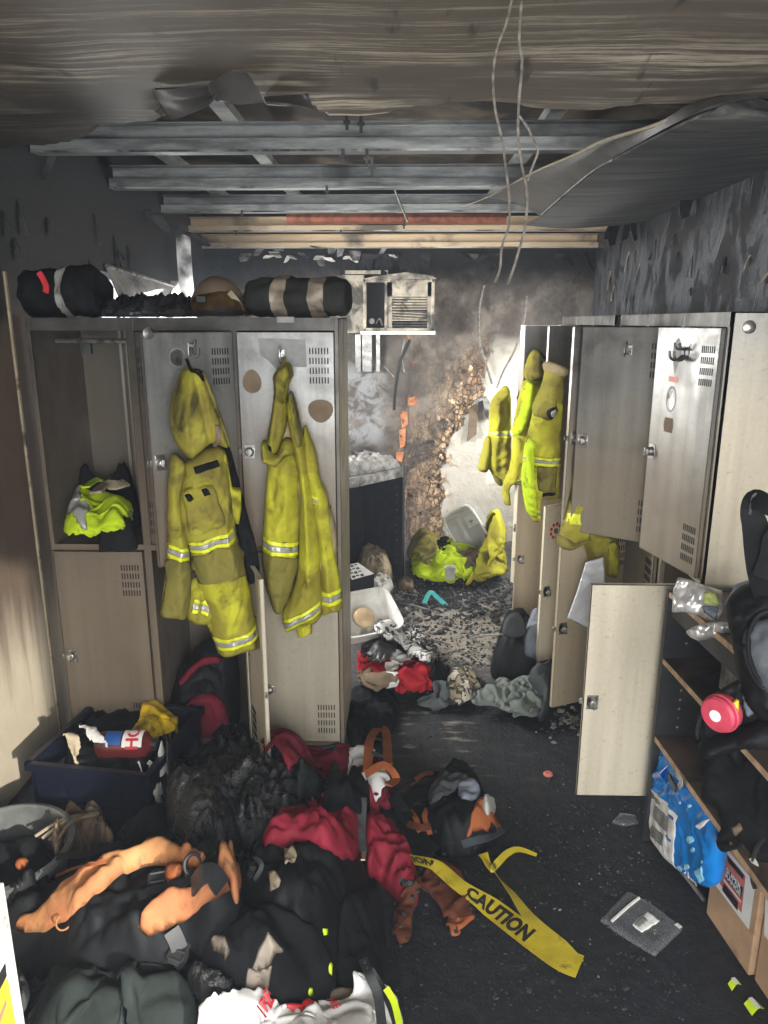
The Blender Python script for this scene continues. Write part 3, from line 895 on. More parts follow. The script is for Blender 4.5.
# right wall with an unseen window added to light the far end
RY0, RY1, RZ0, RZ1 = 4.85, 5.60, .85, 1.78
b = MB().box((XR, YF, 0), (XR + .1, RY0, ZR)).box((XR, RY1, 0), (XR + .1, YB + .1, ZR)).box((XR, RY0, 0), (XR + .1, RY1, RZ0)).box((XR, RY0, RZ1), (XR + .1, RY1, ZR))
wall_right = kind(b.build('wall_right', M['wall_right'], smooth=False), 'structure')
# front wall: a wide double doorway behind the photographer
b = MB().box((XL, YF - .1, 0), (-1.15, YF, ZR)).box((1.38, YF - .1, 0), (XR, YF, ZR)).box((-1.15, YF - .1, 2.25), (1.38, YF, ZR))
kind(b.build('wall_front', M['wall_right'], smooth=False), 'structure')


# back wall: spalled plaster with real relief
def back_wall():
    n, m_ = 150, 140
    X = np.linspace(XL, XR, n); Z = np.linspace(0, ZR, m_); gx, gz = np.meshgrid(X, Z, indexing='ij')
    wob = .10 * fbm(gx * 5, gz * 5, 3.0, 4)
    xe = gx + wob - .36 * np.clip((gz - .55) / .95, 0, 1)
    spall = 1 / (1 + np.exp(-(.32 - xe) / .015))                       # plaster gone left of the edge
    depth = spall * (.020 + .014 * fbm(gx * 9, gz * 9, 8.0, 4))
    V = np.stack([gx, YB - .02 + depth, gz], -1).reshape(-1, 3)
    F_ = [(i * m_ + j, (i + 1) * m_ + j, (i + 1) * m_ + j + 1, i * m_ + j + 1) for i in range(n - 1) for j in range(m_ - 1)]
    k = len(V); V = np.concatenate([V, [(XL, YB + .1, 0), (XR, YB + .1, 0), (XR, YB + .1, ZR), (XL, YB + .1, ZR)]])
    F_ += [(k + 3, k + 2, k + 1, k)]
    return kind(link('wall_back', V, F_, M['wall_back'], sharp=180), 'structure')


wall_back = back_wall()
# curled plaster flakes left standing along the burn edge
rnd = random.Random(11)
flk = plain('scorched_plaster', (.58, .42, .27), .8, var=.5, scale=9, soot=.34, soot_scale=11)
for i in range(46):
    t = rnd.random(); py = 368 + 170 * t
    px = (466 - 22 * min(1, t * 2.2) + rnd.uniform(-13, 9)) if t < .75 else 448 + rnd.uniform(-9, 6)
    c = at_y(px, py, YB - .02)
    s = rnd.uniform(.009, .024); n = 7; ring = []
    for k in range(n):
        a = 2 * math.pi * k / n + rnd.uniform(-.3, .3); r = s * rnd.uniform(.6, 1.1)
        ring.append((c[0] + r * math.cos(a), YB - .02 - .006 - abs(math.cos(a)) * rnd.uniform(.0, .028), c[2] + 1.2 * r * math.sin(a)))
    V = [tuple(p) for p in ring] + [(p[0], p[1] + .012, p[2]) for p in ring] + [(c[0], YB - .036, c[2])]
    F_ = [(k, (k + 1) % n, 2 * n) for k in range(n)] + [(n + k, n + (k + 1) % n, (k + 1) % n, k) for k in range(n)] + [tuple(range(n, 2 * n))[::-1]]
    link('plaster_flake', V, F_, flk, wall_back, smooth=False)


# ceiling lining: intact near the camera, torn off where the purlins show
ed = [(768, 97), (720, 101), (640, 98), (600, 103), (540, 103), (480, 99), (430, 103), (395, 108), (350, 110), (318, 108), (312, 100), (265, 104), (262, 98), (240, 96), (214, 76),
      (206, 84), (154, 88), (160, 104), (166, 116), (108, 118), (92, 126), (60, 132), (0, 139)]
E_ = [tuple(at_z(px, py, ZC)[:2]) for px, py in ed]
E_ = [(XR, E_[0][1])] + E_ + [(XL, E_[-1][1] + .1)]
O_ = [(XL, YF), (XR, YF)] + E_
ceil = Pad('ceiling', O_, plane_frame((0, 0, ZC), (1, 0, 0), (0, 1, 0), (0, 0, -1)), .008, .02, M['ceiling'], res=.03, sm=0,
           fold=lambda u, v: .012 * fbm(u * 1.5, v * 1.5, 2.2, 3) + .02 * np.clip((v - 2.2) / .5, 0, 1) ** 2 * (1 + fbm(u * 3, v * 2, 4., 3)), sharp=30)
ceiling = kind(ceil.o, 'structure')
# lining strip seam screws and the crack running from the flap
kind(MB().box((XL, YF, ZR), (XR, YB + .1, ZR + .05)).build('ceiling_deck', M['deck']), 'structure')


# hanging flap of lining
def sheet(name, rows, m, parent, thick=.006, sub=6, **k):
    """rows of 3-D points -> smooth sheet with thickness"""
    R_ = [spline(np.array(r, float), sub) for r in rows]
    A = np.array(R_)
    B_ = np.stack([spline(A[:, j], sub) for j in range(A.shape[1])], 1)
    n, m_ = B_.shape[:2]
    gu = np.gradient(B_, axis=0); gv = np.gradient(B_, axis=1); N = np.cross(gu, gv); N /= np.linalg.norm(N, axis=2, keepdims=True) + 1e-9
    V = np.concatenate([B_.reshape(-1, 3), (B_ + N * thick).reshape(-1, 3)]); K = n * m_
    q = lambda i, j: i * m_ + j
    F_ = []
    for i in range(n - 1):
        for j in range(m_ - 1):
            F_.append((q(i, j), q(i, j + 1), q(i + 1, j + 1), q(i + 1, j))); F_.append((K + q(i, j), K + q(i + 1, j), K + q(i + 1, j + 1), K + q(i, j + 1)))
    for i in range(n - 1):
        F_.append((q(i, 0), q(i + 1, 0), K + q(i + 1, 0), K + q(i, 0))); F_.append((q(i + 1, m_ - 1), q(i, m_ - 1), K + q(i, m_ - 1), K + q(i + 1, m_ - 1)))
    for j in range(m_ - 1):
        F_.append((q(0, j + 1), q(0, j), K + q(0, j), K + q(0, j + 1))); F_.append((q(n - 1, j), q(n - 1, j + 1), K + q(n - 1, j + 1), K + q(n - 1, j)))
    return link(name, V, F_, m, parent, sharp=60, **k)


def Z(px, py, z): return at_z(px, py, z)


fl_m = plain('scorched_lining_flap', (.05, .047, .045), .5, var=.35, scale=6, bump=.2)
sheet('lining_flap', [[Z(152, 91, 2.40), Z(180, 87, 2.41), Z(208, 84, 2.41)], [Z(160, 103, 2.37), Z(186, 100, 2.385), Z(211, 95, 2.40)], [Z(172, 119, 2.34), Z(205, 108, 2.355), Z(218, 94, 2.38)]], fl_m, ceiling)
sheet('lining_flap', [[Z(211, 83, 2.41), Z(230, 70, 2.415), Z(246, 71, 2.415)], [Z(212, 95, 2.385), Z(236, 86, 2.39), Z(255, 85, 2.40)], [Z(216, 101, 2.365), Z(240, 103, 2.36), Z(264, 101, 2.37)]], fl_m, ceiling)
sheet('lining_flap', [[Z(264, 99, 2.40), Z(290, 96, 2.41), Z(308, 92, 2.412)], [Z(266, 104, 2.37), Z(290, 106, 2.36), Z(312, 109, 2.38)]], fl_m, ceiling)
# sagging lining along the right side of the burnt-out stretch
l1 = [(756, 99, 2.415), (729, 102, 2.40), (679, 115, 2.37), (649, 127, 2.36), (604, 140, 2.36), (574, 155, 2.355), (534, 172, 2.36), (490, 196, 2.38)]
l2 = [(757, 101, 2.405), (735, 105, 2.38), (704, 113, 2.35), (665, 131, 2.34), (625, 152, 2.33), (594, 170, 2.33), (568, 191, 2.33), (541, 215, 2.34)]
rows = []
for (px, py, z) in l2:
    p = Z(px, py, z); wz = 2.37
    rows.append([p, (p[0] * .6 + XR * .4, p[1] + .05, z * .6 + wz * .4 - .012), (XR - .005, p[1] + .10, wz)])
p = rows[-1]; rows.append([np.array(p[0]) + (0, .55, .02), np.array(p[1]) + (0, .5, .0), np.array(p[2]) + (0, .45, 0)])
sheet('sagging_lining', rows, M['sag'], ceiling, .008, 5)
sheet('curled_lining_strip', [[Z(*a_), (Z(*a_) + Z(*c_)) / 2 + (0, 0, .02), Z(*c_) + (-.004, 0, .004)] for a_, c_ in zip(l1, l2)], fl_m, ceiling, .008, 5)
MB().tube([Z(*q) for q in l1] + [Z(462, 207, 2.40)], [.004, .005, .003, .005, .004, .005, .003, .002, .002], 6, 4).build('lit_edge', M['khaki'], ceiling)  # pale tube added for the light caught along the torn edge
MB().tube([Z(612, 160, 2.325), Z(594, 170, 2.322), Z(568, 191, 2.322), Z(541, 215, 2.33)], .003, 5, 4).build('lit_edge', M['ash'], ceiling)  # second pale tube, light drawn onto the lower edge


# roof purlins: cold-rolled channels running across the room
def purlin(y, z, web, lip, m, x0=XL + .002, x1=XR - .002, depth=.07):
    t = .006
    MB().box((x0, y - depth - .002, z - .001), (x1, y - depth + .004, z + .007)).build('purlin_lip', M['galv'], ceiling, smooth=False)
    P = [(x0, y, z), (x0, y - depth, z), (x0, y - depth, z + lip), (x0, y - depth + t, z + lip), (x0, y - depth + t, z + t), (x0, y - t, z + t), (x0, y - t, z + web - t), (x0, y - .05, z + web - t), (x0, y - .05, z + web), (x0, y, z + web)]
    MB().prism(P, (x1 - x0, 0, 0)).build('purlin', m, ceiling, bevel=.0015)


purlin(3.30, 2.435, .115, .050, M['purlin'])
purlin(4.14, 2.435, .115, .048, M['purlin'])
purlin(4.99, 2.435, .105, .045, M['purlin'])
purlin(5.60, 2.39, .10, .04, M['purlin_warm'])
purlin(5.93, 2.31, .10, .04, M['purlin_warm'], depth=.05)
rail = M['purlin']
for (x, y0, y1) in ((-.78, 2.8, 5.9), (.62, 2.8, 5.9), (-1.30, 2.95, 5.8)):
    MB().box((x, y0, 2.62), (x + .07, y1, 2.66)).build('roof_batten', rail, ceiling)
MB().box((.40, 2.75, 2.50), (.46, 2.80, 2.74)).box((.55, 2.75, 2.50), (.60, 2.80, 2.74)).build('roof_strut', M['dark_steel'], ceiling)
p0, p1 = at_y(287, 218, 5.1), at_y(506, 218, 5.1)
MB().tube([p0, p1], .036, 10).build('rusty_pipe', M['copper'], ceiling)
# clips and burnt cable ends on the purlins
for (px, py, Y, L) in ((347, 116, 3.2, .05), (361, 116, 3.2, .06), (343, 152, 3.21, .03), (367, 152, 3.21, .05), (372, 160, 3.2, .06), (327, 188, 4.03, .03), (242, 212, 4.9, .02), (404, 222, 5.0, .04), (236, 232, 5.5, .02), (341, 231, 5.5, .02)):
    c = at_y(px, py, Y)
    MB().box((c[0] - .006, c[1] - .012, c[2] - L), (c[0] + .006, c[1] + .004, c[2] + .01)).box((c[0] - .014, c[1] - .016, c[2] - L * .6), (c[0] + .014, c[1] - .006, c[2] - L * .4)).build('hanger_clip', M['dark_steel'], ceiling)
MB().tube([at_y(395, 190, 4.6), at_y(402, 208, 4.6), at_y(408, 222, 4.6)], .006, 5, 3).build('cable_end', M['wire'], ceiling)
# charred lining remnants clinging to the wall heads
def tatters(n, f, parent, seed, m, ln=(.05, .2)):
    r = random.Random(seed)
    for i in range(n):
        p = np.array(f(r.random())); s = r.uniform(.03, .09); L = r.uniform(*ln)
        d = np.array([r.uniform(-1, 1), r.uniform(-1, 1), 0]) * .03
        rows_ = [[p + (-s * .5, 0, 0), p + (s * .5, .01, 0)], [p + d + (-s * .5, .0, -L * .5), p + d + (s * .4, .02, -L * .45)], [p + d * 2.4 + (-s * .2, 0, -L), p + d * 2 + (s * .35, .01, -L * .9)]]
        sheet('charred_tatter', rows_, m, parent, .004, 3)


tatters(9, lambda t: (XL + .04, 3.0 + 2.7 * t, 2.46 - .1 * t), wall_left, 5, M['soot'], (.04, .12))
tatters(7, lambda t: (XR - .05, 3.3 + 2.5 * t, 2.40), wall_right, 6, M['soot'], (.05, .16))
tatters(12, lambda t: (-1.25 + 1.3 * t, YB - .06, 2.30 - .05 * math.sin(t * 40)), wall_back, 8, M['ash'], (.02, .09))
tatters(9, lambda t: (-1.2 + 1.2 * t, YB - .07, 2.27 + .03 * math.sin(t * 33)), wall_back, 18, M['paper'], (.015, .05))
tatters(16, lambda t: (-.3 + 1.7 * t, YB - .05, 2.27), wall_back, 9, M['soot'], (.04, .2))
# blistered soot flakes on the upper walls
r_ = random.Random(21)
for i in range(26):
    y, z = r_.uniform(2.4, 5.6), r_.uniform(1.86, 2.3); L = r_.uniform(.04, .14); s = r_.uniform(.012, .03)
    rows_ = [[(XR, y, z), (XR, y + s, z)], [(XR - .018, y - .002, z - L * .5), (XR - .012, y + s, z - L * .5)], [(XR - r_.uniform(.01, .04), y, z - L), (XR - .02, y + s * .8, z - L)]]
    sheet('paint_blister', rows_, M['wall_right'] if i % 3 else M['khaki'], wall_right, .003, 3)
for i in range(16):
    y, z = r_.uniform(2.9, 5.2), r_.uniform(1.95, 2.3); L = r_.uniform(.05, .16); s = r_.uniform(.012, .03)
    rows_ = [[(XL, y, z), (XL, y + s, z)], [(XL + .018, y - .002, z - L * .5), (XL + .012, y + s, z - L * .5)], [(XL + r_.uniform(.01, .04), y, z - L), (XL + .02, y + s * .8, z - L)]]
    sheet('paint_blister', rows_, M['soot'], wall_left, .003, 3)


# windows
def window(name, x, y0, y1, z0, z1, s):
    t = .035
    b = MB()
    for (a, c) in (((y0, z0), (y1, z0 + t)), ((y0, z1 - t), (y1, z1)), ((y0, z0), (y0 + t, z1)), ((y1 - t, z0), (y1, z1)), (((y0 + y1) / 2 - t / 2, z0), ((y0 + y1) / 2 + t / 2, z1))):
        b.box((x - .02, a[0], a[1]), (x + .02, c[0], c[1]))
    w_ = kind(b.build(name, M['galv'], smooth=False), 'structure')
    for (a, c) in ((y0 + t, (y0 + y1) / 2 - t / 2), ((y0 + y1) / 2 + t / 2, y1 - t)):
        MB().box((x - .003, a, z0 + t), (x + .003, c, z1 - t)).build('pane', M['glass'], w_)
    return w_


w1 = window('window_1', XL - .04, WY0, WY1, WZ0, WZ1, 1)
window('added_window', XR + .04, RY0, RY1, RZ0, RZ1, -1)  # added window hidden behind the lockers, fills the back with light
# hopper flap hinged inside the left window, with its bent metal sill strip
a, c = at_x(106, 266, XL + .015), at_x(176, 290, XL + .015)
sheet('hopper_panel', [[(XL + .01, a[1], a[2]), (XL + .01, c[1], c[2] + .03)], [(XL + .07, a[1], a[2] - .17), (XL + .07, c[1] - .45, c[2] - .07)]], M['galv'], w1, .006, 3)
MB().tube([(XL + .02, a[1], a[2]), (XL + .02, c[1], c[2] + .02)], .012, 6).build('hopper_rail', M['steel'], w1)
c2 = at_x(177, 300, XL + .03)
MB().box((XL + .005, c2[1] - .03, 1.72), (XL + .06, c2[1] + .06, 2.03)).build('window_post', M['galv'], w1)
# bent galvanised stud standing behind the left lockers
sheet('bent_stud', [[at_y(176, 236, 5.0), at_y(183, 234, 5.0), at_y(190, 238, 5.02)], [at_y(178, 275, 5.0), at_y(186, 272, 5.02), at_y(193, 276, 5.02)], [at_y(183, 318, 5.0), at_y(191, 318, 5.02), at_y(197, 318, 5.02)]], M['galv'], wall_left, .008, 3)

for q in ([(409, 398), (417, 396), (416, 406), (408, 405)], [(400, 412), (407, 410), (408, 424), (402, 428)], [(399, 430), (406, 428), (405, 446), (400, 448)], [(396, 452), (404, 452), (402, 462), (396, 460)]):
    MB().prism([at_y(*k_, YB - .004) for k_ in q], (0, -.006, 0)).build('exposed_board_patch', M['brick_orange'], wall_back)
# hanging burnt wires
def wire(name, pts, Y, r, label, m='wire'):
    o = MB().tube([at_y(a_, b_, Y) for a_, b_ in pts], r, 6, 4).build(name, M[m])
    return tag(o, label, 'wire', None)


wire('hanging_wire', [(522, -6), (519, 40), (522, 62), (519, 100), (518, 135), (521, 160), (526, 185), (527, 205), (525, 228), (519, 250), (513, 270), (508, 284)], 1.68, .0030, 'longest burnt wire dangling from the ceiling, with the knotted branch beside it')
wire('hanging_wire', [(513, -6), (506, 24), (497, 48), (493, 75), (495, 108), (502, 140), (506, 170), (509, 196), (509, 225), (502, 246), (500, 268), (495, 282)], 1.69, .0028, 'burnt wire dangling from the ceiling, the one bowing out to the left')
wire('hanging_wire', [(519, 116), (528, 128), (533, 140), (538, 150), (534, 163), (530, 173), (528, 181)], 1.675, .0025, 'short kinked wire branching off the right of the dangling wires')
wire('wall_cable', [(484, 285), (479, 310), (480, 345), (488, 370), (492, 384)], YB - .06, .010, 'loose burnt cable hanging down the back wall, the straighter left one')
wire('wall_cable', [(527, 296), (523, 325), (515, 350), (504, 370), (497, 388)], YB - .10, .010, 'loose dark cable curving down from the lockers at the back wall')
# burnt outlet block on the back wall where the cables end
t = thing('burnt_junction', 'charred cable outlet with broken trunking on the back wall below the loose cables', 'outlet', tuple(at_y(482, 410, YB - .03)))
P = [at_y(*q, YB - .03) for q in ((473, 400), (486, 396), (494, 412), (488, 420))]
MB().prism(P, (0, -.05, 0)).build('block', M['ash'], t)
P = [at_y(*q, YB - .03) for q in ((470, 408), (478, 402), (476, 434), (467, 441))]
MB().prism(P, (0, -.03, 0)).build('broken_trunking', M['brown_cloth'], t)
P = [at_y(*q, YB - .08) for q in ((478, 402), (483, 400), (484, 410), (479, 412))]
MB().prism(P, (0, -.01, 0)).build('socket_hole', M['slot'], t)


# wall-mounted air conditioner on the back wall
def aircon():
    y0, y1 = 5.62, 5.93
    a, c = at_y(363, 279, y0), at_y(434, 331, y0)
    x0, x1, z0, z1 = a[0], c[0], c[2], a[2]
    W_, H_ = x1 - x0, z1 - z0
    t = thing('air_conditioner', 'burnt cream air conditioner set in the back wall, dark compartment beside its grille', 'air conditioner', ((x0 + x1) / 2, y0, z0))
    e = .022
    b = MB().box((x0, y0, z0), (x1, y1, z0 + e)).box((x0, y0, z1 - e), (x1, y1, z1)).box((x0, y0, z0), (x0 + e, y1, z1)).box((x1 - e, y0, z0), (x1, y1, z1)).box((x0, y1 - .02, z0), (x1, y1, z1))
    b.build('casing', M['ac_cream'], t, bevel=.004)
    b = MB()
    P = [(x0 - .01, y0 - .015, z1), (x1 + .01, y0 - .015, z1), (x1 - .02, y0 - .02, z1 + .02), ((x0 + x1) / 2 + .05, y0 - .02, z1 + .045), (x0 + .12, y0 - .02, z1 + .022)]
    b.prism(P, (0, .03, 0)).build('warped_top_trim', M['ac_cream'], t)
    xm = x0 + W_ * .30
    MB().box((xm, y0 + .01, z0 + e), (xm + .018, y1 - .02, z1 - e)).build('divider', M['ac_cream'], t)
    MB().box((x0 + e, y0 + .12, z0 + e), (xm, y0 + .13, z1 - e)).build('control_recess', M['slot'], t)
    MB().lathe([(.022, 0), (.022, .02), (.016, .026), (0, .026)], (x0 + .06, y0 + .10, z0 + .07), 14, (0, -1, 0)).build('knob', M['plastic_white'], t)
    MB().tube([(x0 + .09, y0 + .08, z0 + .05), (x0 + .12, y0 + .05, z0 + .09), (x0 + .14, y0 + .06, z0 + .04)], .006, 5, 3).build('loose_wire', M['wire'], t)
    g = MB().box((xm + .018, y0 + .02, z1 - e - .10), (x1 - e, y0 + .035, z1 - e)).box((xm + .018, y0 + .02, z0 + e), (xm + .055, y0 + .035, z1 - e)).box((x1 - .05, y0 + .02, z0 + e), (x1 - e, y0 + .035, z1 - e)).build('grille_frame', M['ac_cream'], t)
    MB().box((xm + .05, y0 + .06, z0 + e), (x1 - .045, y0 + .07, z1 - e - .09)).build('coil', M['slot'], t)
    gx0, gx1, gz0, gz1 = xm + .055, x1 - .05, z0 + .03, z1 - e - .10
    for i in range(11):
        z = gz0 + (gz1 - gz0) * (i + .5) / 11
        sag = -.012 if 2 < i < 6 else 0
        b = MB().hexa([(gx0, y0 + .022, z - .006), (gx1, y0 + .022, z - .006 + sag), (gx1, y0 + .045, z + .006 + sag), (gx0, y0 + .045, z + .006),
                       (gx0, y0 + .022, z + .001), (gx1, y0 + .022, z + .001 + sag), (gx1, y0 + .045, z + .013 + sag), (gx0, y0 + .045, z + .013)])
        b.build('grille_slat', M['ac_cream'] if i > 1 else M['dark_steel'], t)
    MB().box((x0 - .02, y0 - .03, z0 - .025), (x1 + .01, y1, z0)).build('sill', M['plastic_white'], t)
    # infill boards round the opening
    a = at_y(336, 275, 5.88); c = at_y(361, 333, 5.88)
    MB().box((a[0], 5.88, c[2]), (x0 - .005, 5.93, a[2])).build('infill_board', M['ac_cream'], wall_back)
    MB().box((at_y(345, 270, 5.86)[0], 5.86, z1 + .05), (at_y(388, 270, 5.86)[0], 5.93, z1 + .075)).build('infill_board', M['ac_cream'], wall_back)
    for (p0_, p1_) in ((355, 361), (362, 372), (376, 380)):
        a = at_y(p0_, 334, 5.89); c = at_y(p1_, 372, 5.89)
        MB().box((a[0], 5.89, c[2]), (c[0], 5.93, a[2])).build('metal_stud', M['galv'], wall_back, bevel=.004)
    MB().tube([at_y(410, 340, 5.87), at_y(401, 360, 5.84), at_y(396, 385, 5.85), at_y(394, 410, 5.88)], .012, 6, 4).build('dangling_cable', M['plastic_black'], t)
    MB().tube([at_y(405, 340, 5.87), at_y(402, 355, 5.86), at_y(404, 372, 5.87)], .008, 6, 4).build('dangling_cable', M['ash'], t)
    MB().tube([at_y(384, 366, 5.8), at_y(394, 377, 5.8)], .004, 5).build('loose_wire', M['ash'], t)


aircon()
# ------------------------------------------------------------------ lockers
def slots(b, x0, z0, n, rows, y, dx=.0105, dz=.034, hgt=.022, w_=.0042, t=.0012):
    for r in range(rows):
        for k in range(n):
            x = x0 + k * dx; z = z0 - r * dz
            b.box((x, y - t, z - hgt), (x + w_, y + t, z))


def locker_bank(name, label, loc, rz, n, cw, up, lo, mats_up, mats_lo, D=.45, Hh=1.80, body='locker', end=None, skip=(), group=None):
    t = thing(name, label, 'lockers', loc, rz, group)
    ZM, ZB, ZT = .938, .115, Hh
    W_ = n * cw; e = .004
    b = MB()
    b.box((-W_, D - e, .02), (0, D, ZT)).box((-W_, 0, .10), (-W_ + e, D, ZT))
    b.box((-W_, 0, ZT - e), (0, D, ZT)).box((-W_, 0, .10), (0, D, .10 + e))
    for i in range(1, n): b.box((-i * cw - e / 2, .01, .1), (-i * cw + e / 2, D, ZT))
    b.box((-W_, .01, ZM - .01), (-.006, D, ZM + .002))
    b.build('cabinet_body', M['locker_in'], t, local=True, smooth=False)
    b = MB()
    b.box((-W_, -.004, ZT - .045), (0, .004, ZT)).box((-W_, -.004, .10), (0, .004, .125)).box((-W_, -.004, ZM - .012), (0, .004, ZM + .012))
    for i in range(n + 1):
        x = -i * cw
        b.box((max(x - .014, -W_), -.005, .1), (min(x + .014, 0), .012, ZT))
    b.build('face_frame', M[body], t, local=True, smooth=False, bevel=.001)
    MB().box((-e, 0, .10), (0, D, ZT)).build('end_panel', M[end or body], t, local=True, smooth=False)
    MB().box((-W_ + .01, .03, 0), (-.01, D - .02, .10)).build('plinth', M['soot'], t, local=True, smooth=False)
    doors = {}
    for tier, (angs, ms, z0, z1) in enumerate(((up, mats_up, ZM + .010, ZT - .048), (lo, mats_lo, .128, ZM - .010))):
        for i in range(n):
            if angs[i] is None: continue
            a = math.radians(angs[i]); hx = -i * cw - .014; w_ = cw - .026
            L = Matrix.Translation((hx, -.006, 0)) @ Matrix.Rotation(a, 4, 'Z')
            b = MB(); th = .016
            b.box((-w_, -th, z0), (0, -th + .0025, z1))                          # skin
            b.box((-w_, -th, z0), (-w_ + .0025, 0, z1)).box((-.0025, -th, z0), (0, 0, z1))
            b.box((-w_, -th, z0), (0, 0, z0 + .0025)).box((-w_, -th, z1 - .0025), (0, 0, z1))
            b.box((-w_, -.003, z0), (-w_ + .03, 0, z1)).box((-.03, -.003, z0), (0, 0, z1))
            d = b.build('door', M[ms[i]], t, local=True, smooth=False)
            d.matrix_local = L; WM[d.name] = WM[t.name] @ L
            doors[(tier, i)] = d
            v = MB()
            slots(v, -.088, z1 - .055, 7, 4, -th); slots(v, -.088, z0 + .165, 7, 4, -th)
            slots(v, -.088, z1 - .055, 7, 4, -th + .0025); slots(v, -.088, z0 + .165, 7, 4, -th + .0025)
            kind(v.build('vent_slots', M['slot'], d, local=True, smooth=False), 'stuff')
            zl = (z0 + z1) / 2 - .03
            k = MB().box((-w_ + .012, -th - .004, zl - .026), (-w_ + .05, -th, zl + .026)).lathe([(.017, 0), (.017, .012), (.012, .018), (0, .018)], (-w_ + .031, -th - .003, zl), 14, (0, -1, 0))
            k.box((-w_ + .027, -th - .032, zl - .014), (-w_ + .035, -th - .018, zl + .014)).box((-w_ - .012, -.010, zl - .01), (-w_ + .004, -.004, zl + .01))
            k.build('lock', M['steel'], d, local=True, bevel=.001)
    return t, doors


def on_door(bank, d, x, z, out=.0, inner=False):
    """point on a door's outer face (x from the hinge, negative)"""
    return np.array(WM[d.name] @ Vector((x, -.016 - out, z)))


def hook(d, x, z, s=1, m='bright_steel'):
    y = -.016
    b = MB().box((x - .009, y - .003, z - .03), (x + .009, y, z + .012))
    b.tube([(x, y - .002, z + .004), (x, y - .024, z + .004), (x, y - .034, z + .022)], .0042, 6, 3)
    b.tube([(x, y - .002, z - .018), (x, y - .022, z - .032), (x, y - .044, z - .026), (x, y - .050, z - .002)], .0046, 6, 3)
    b.build('coat_hook', M[m], d, local=True)


def spot(d, pts, m, name='sticker_mark'):
    """thin mark on a door's outer face; pts (x,z) local"""
    n = len(pts); y = -.0168
    link(name, [(p[0], y, p[1]) for p in pts], [tuple(range(n))], M[m], d, local=True, smooth=False)


def oval(cx, cz, rx, rz_, n=18, egg=0.0):
    return [(cx + rx * math.cos(2 * math.pi * k / n) * (1 + egg * math.sin(2 * math.pi * k / n)), cz + rz_ * math.sin(2 * math.pi * k / n)) for k in range(n)]


lb, ld = locker_bank('locker_bank', 'left bank of scorched grey metal lockers facing the doorway, two jackets on its doors', (-.217, 2.68, 0), 0, 3, .37,
                     (0, 47, 176), (0, 112, 0), ('left_door', 'left_door', 'locker_left'), ('left_low', 'locker_cream', 'locker_left'), body='locker_left', end='locker', Hh=1.785)
g_r = 'locker banks along the right wall'
rb, rd = locker_bank('locker_bank', 'near right bank of metal lockers with the bleached, daylit end panel beside the bookcase', (1.0, 2.33, 0), -math.pi / 2, 3, .38,
                     (12, 55, 113), (90, 0, 113), ('locker_door', 'locker_door', 'locker'), ('locker_cream', 'locker', 'locker_tan'), end='locker_end', group=g_r)
rc, re_ = locker_bank('locker_bank', 'far right bank of cream lockers with open doors, nearest the back wall', (1.0, 3.57, 0), -math.pi / 2, 3, .38,
                      (112, 96, 48), (119, 96, 46), ('locker', 'locker', 'locker'), ('locker_lit', 'locker_tan', 'locker_lit'), group=g_r)
# left bank fittings
hook(ld[(0, 0)], -.185, 1.665); hook(ld[(0, 1)], -.17, 1.69)
d = ld[(0, 0)]
spot(d, [(-.268, 1.715), (-.10, 1.71), (-.098, 1.615), (-.18, 1.618), (-.205, 1.605), (-.235, 1.64), (-.262, 1.655)], 'ink_grey', 'adhesive_mark')
spot(d, oval(-.295, 1.565, .034, .042, egg=-.15), 'brown_cloth', 'sticker_mark'); spot(d, oval(-.052, 1.46, .045, .042, egg=.2), 'brown_cloth', 'sticker_mark')
d = ld[(0, 1)]
spot(d, oval(-.222, 1.655, .032, .032), 'ink_grey', 'sticker_mark'); spot(d, oval(-.222, 1.655, .028, .028), 'steel', 'sticker_mark')
bits = MB().lathe([(.02, 0), (.02, .01), (.008, .014), (0, .014)], (-.325, -.016, 1.735), 14, (0, -1, 0)); bits.build('padlock_plate', M['steel'], d, local=True)
MB().box((-.215, -.0055, 1.768), (-.155, -.004, 1.788)).build('number_plate', M['ink_grey'], lb, local=True)
# inside of the open left locker: rod, hooks and the folded seam of the back
x0 = -1.11
MB().tube([(x0 + .01, .20, 1.70), (x0 + .36, .20, 1.70)], .009, 8).build('coat_rod', M['steel'], lb, local=True)
MB().box((x0 + .165, .432, .93), (x0 + .177, .446, 1.79)).box((x0 + .19, .436, .93), (x0 + .196, .446, 1.79)).build('back_seam', M['locker'], lb, local=True)
for a_, c_ in ((.11, .15), (.29, .32)): MB().box((x0 + a_, .18, 1.652), (x0 + c_, .2, 1.69)).build('inner_hook', M['dark_steel'], lb, local=True)
# right bank fittings
d = rd[(0, 0)]
hook(d, -.165, 1.68, m='dark_steel'); hook(d, -.19, 1.68, m='dark_steel')
spot(d, [(-.225, 1.72), (-.205, 1.70), (-.205, 1.66), (-.228, 1.60), (-.25, 1.655), (-.25, 1.70)], 'ink_grey'); spot(d, oval(-.235, 1.515, .030, .045), 'ink_grey'); spot(d, oval(-.235, 1.515, .024, .037), 'steel')
spot(d, [(-.26, 1.45), (-.212, 1.45), (-.206, 1.425), (-.212, 1.40), (-.26, 1.40), (-.266, 1.425)], 'brown_cloth'); spot(d, [(-.26, 1.59), (-.205, 1.59), (-.205, 1.572), (-.26, 1.572)], 'ink_salmon')
hook(rd[(0, 1)], -.17, 1.68); hook(re_[(0, 0)], -.17, 1.69); hook(re_[(0, 1)], -.17, 1.69)
d = re_[(1, 0)]
for k in range(9):
    a = 2 * math.pi * k / 9
    spot(d, oval(-.285 + .030 * math.cos(a), .80 + .034 * math.sin(a), .0085, .0095, 8), 'ink_red', 'ring_sticker')
spot(d, oval(-.285, .80, .013, .014, 12), 'steel', 'ring_sticker')
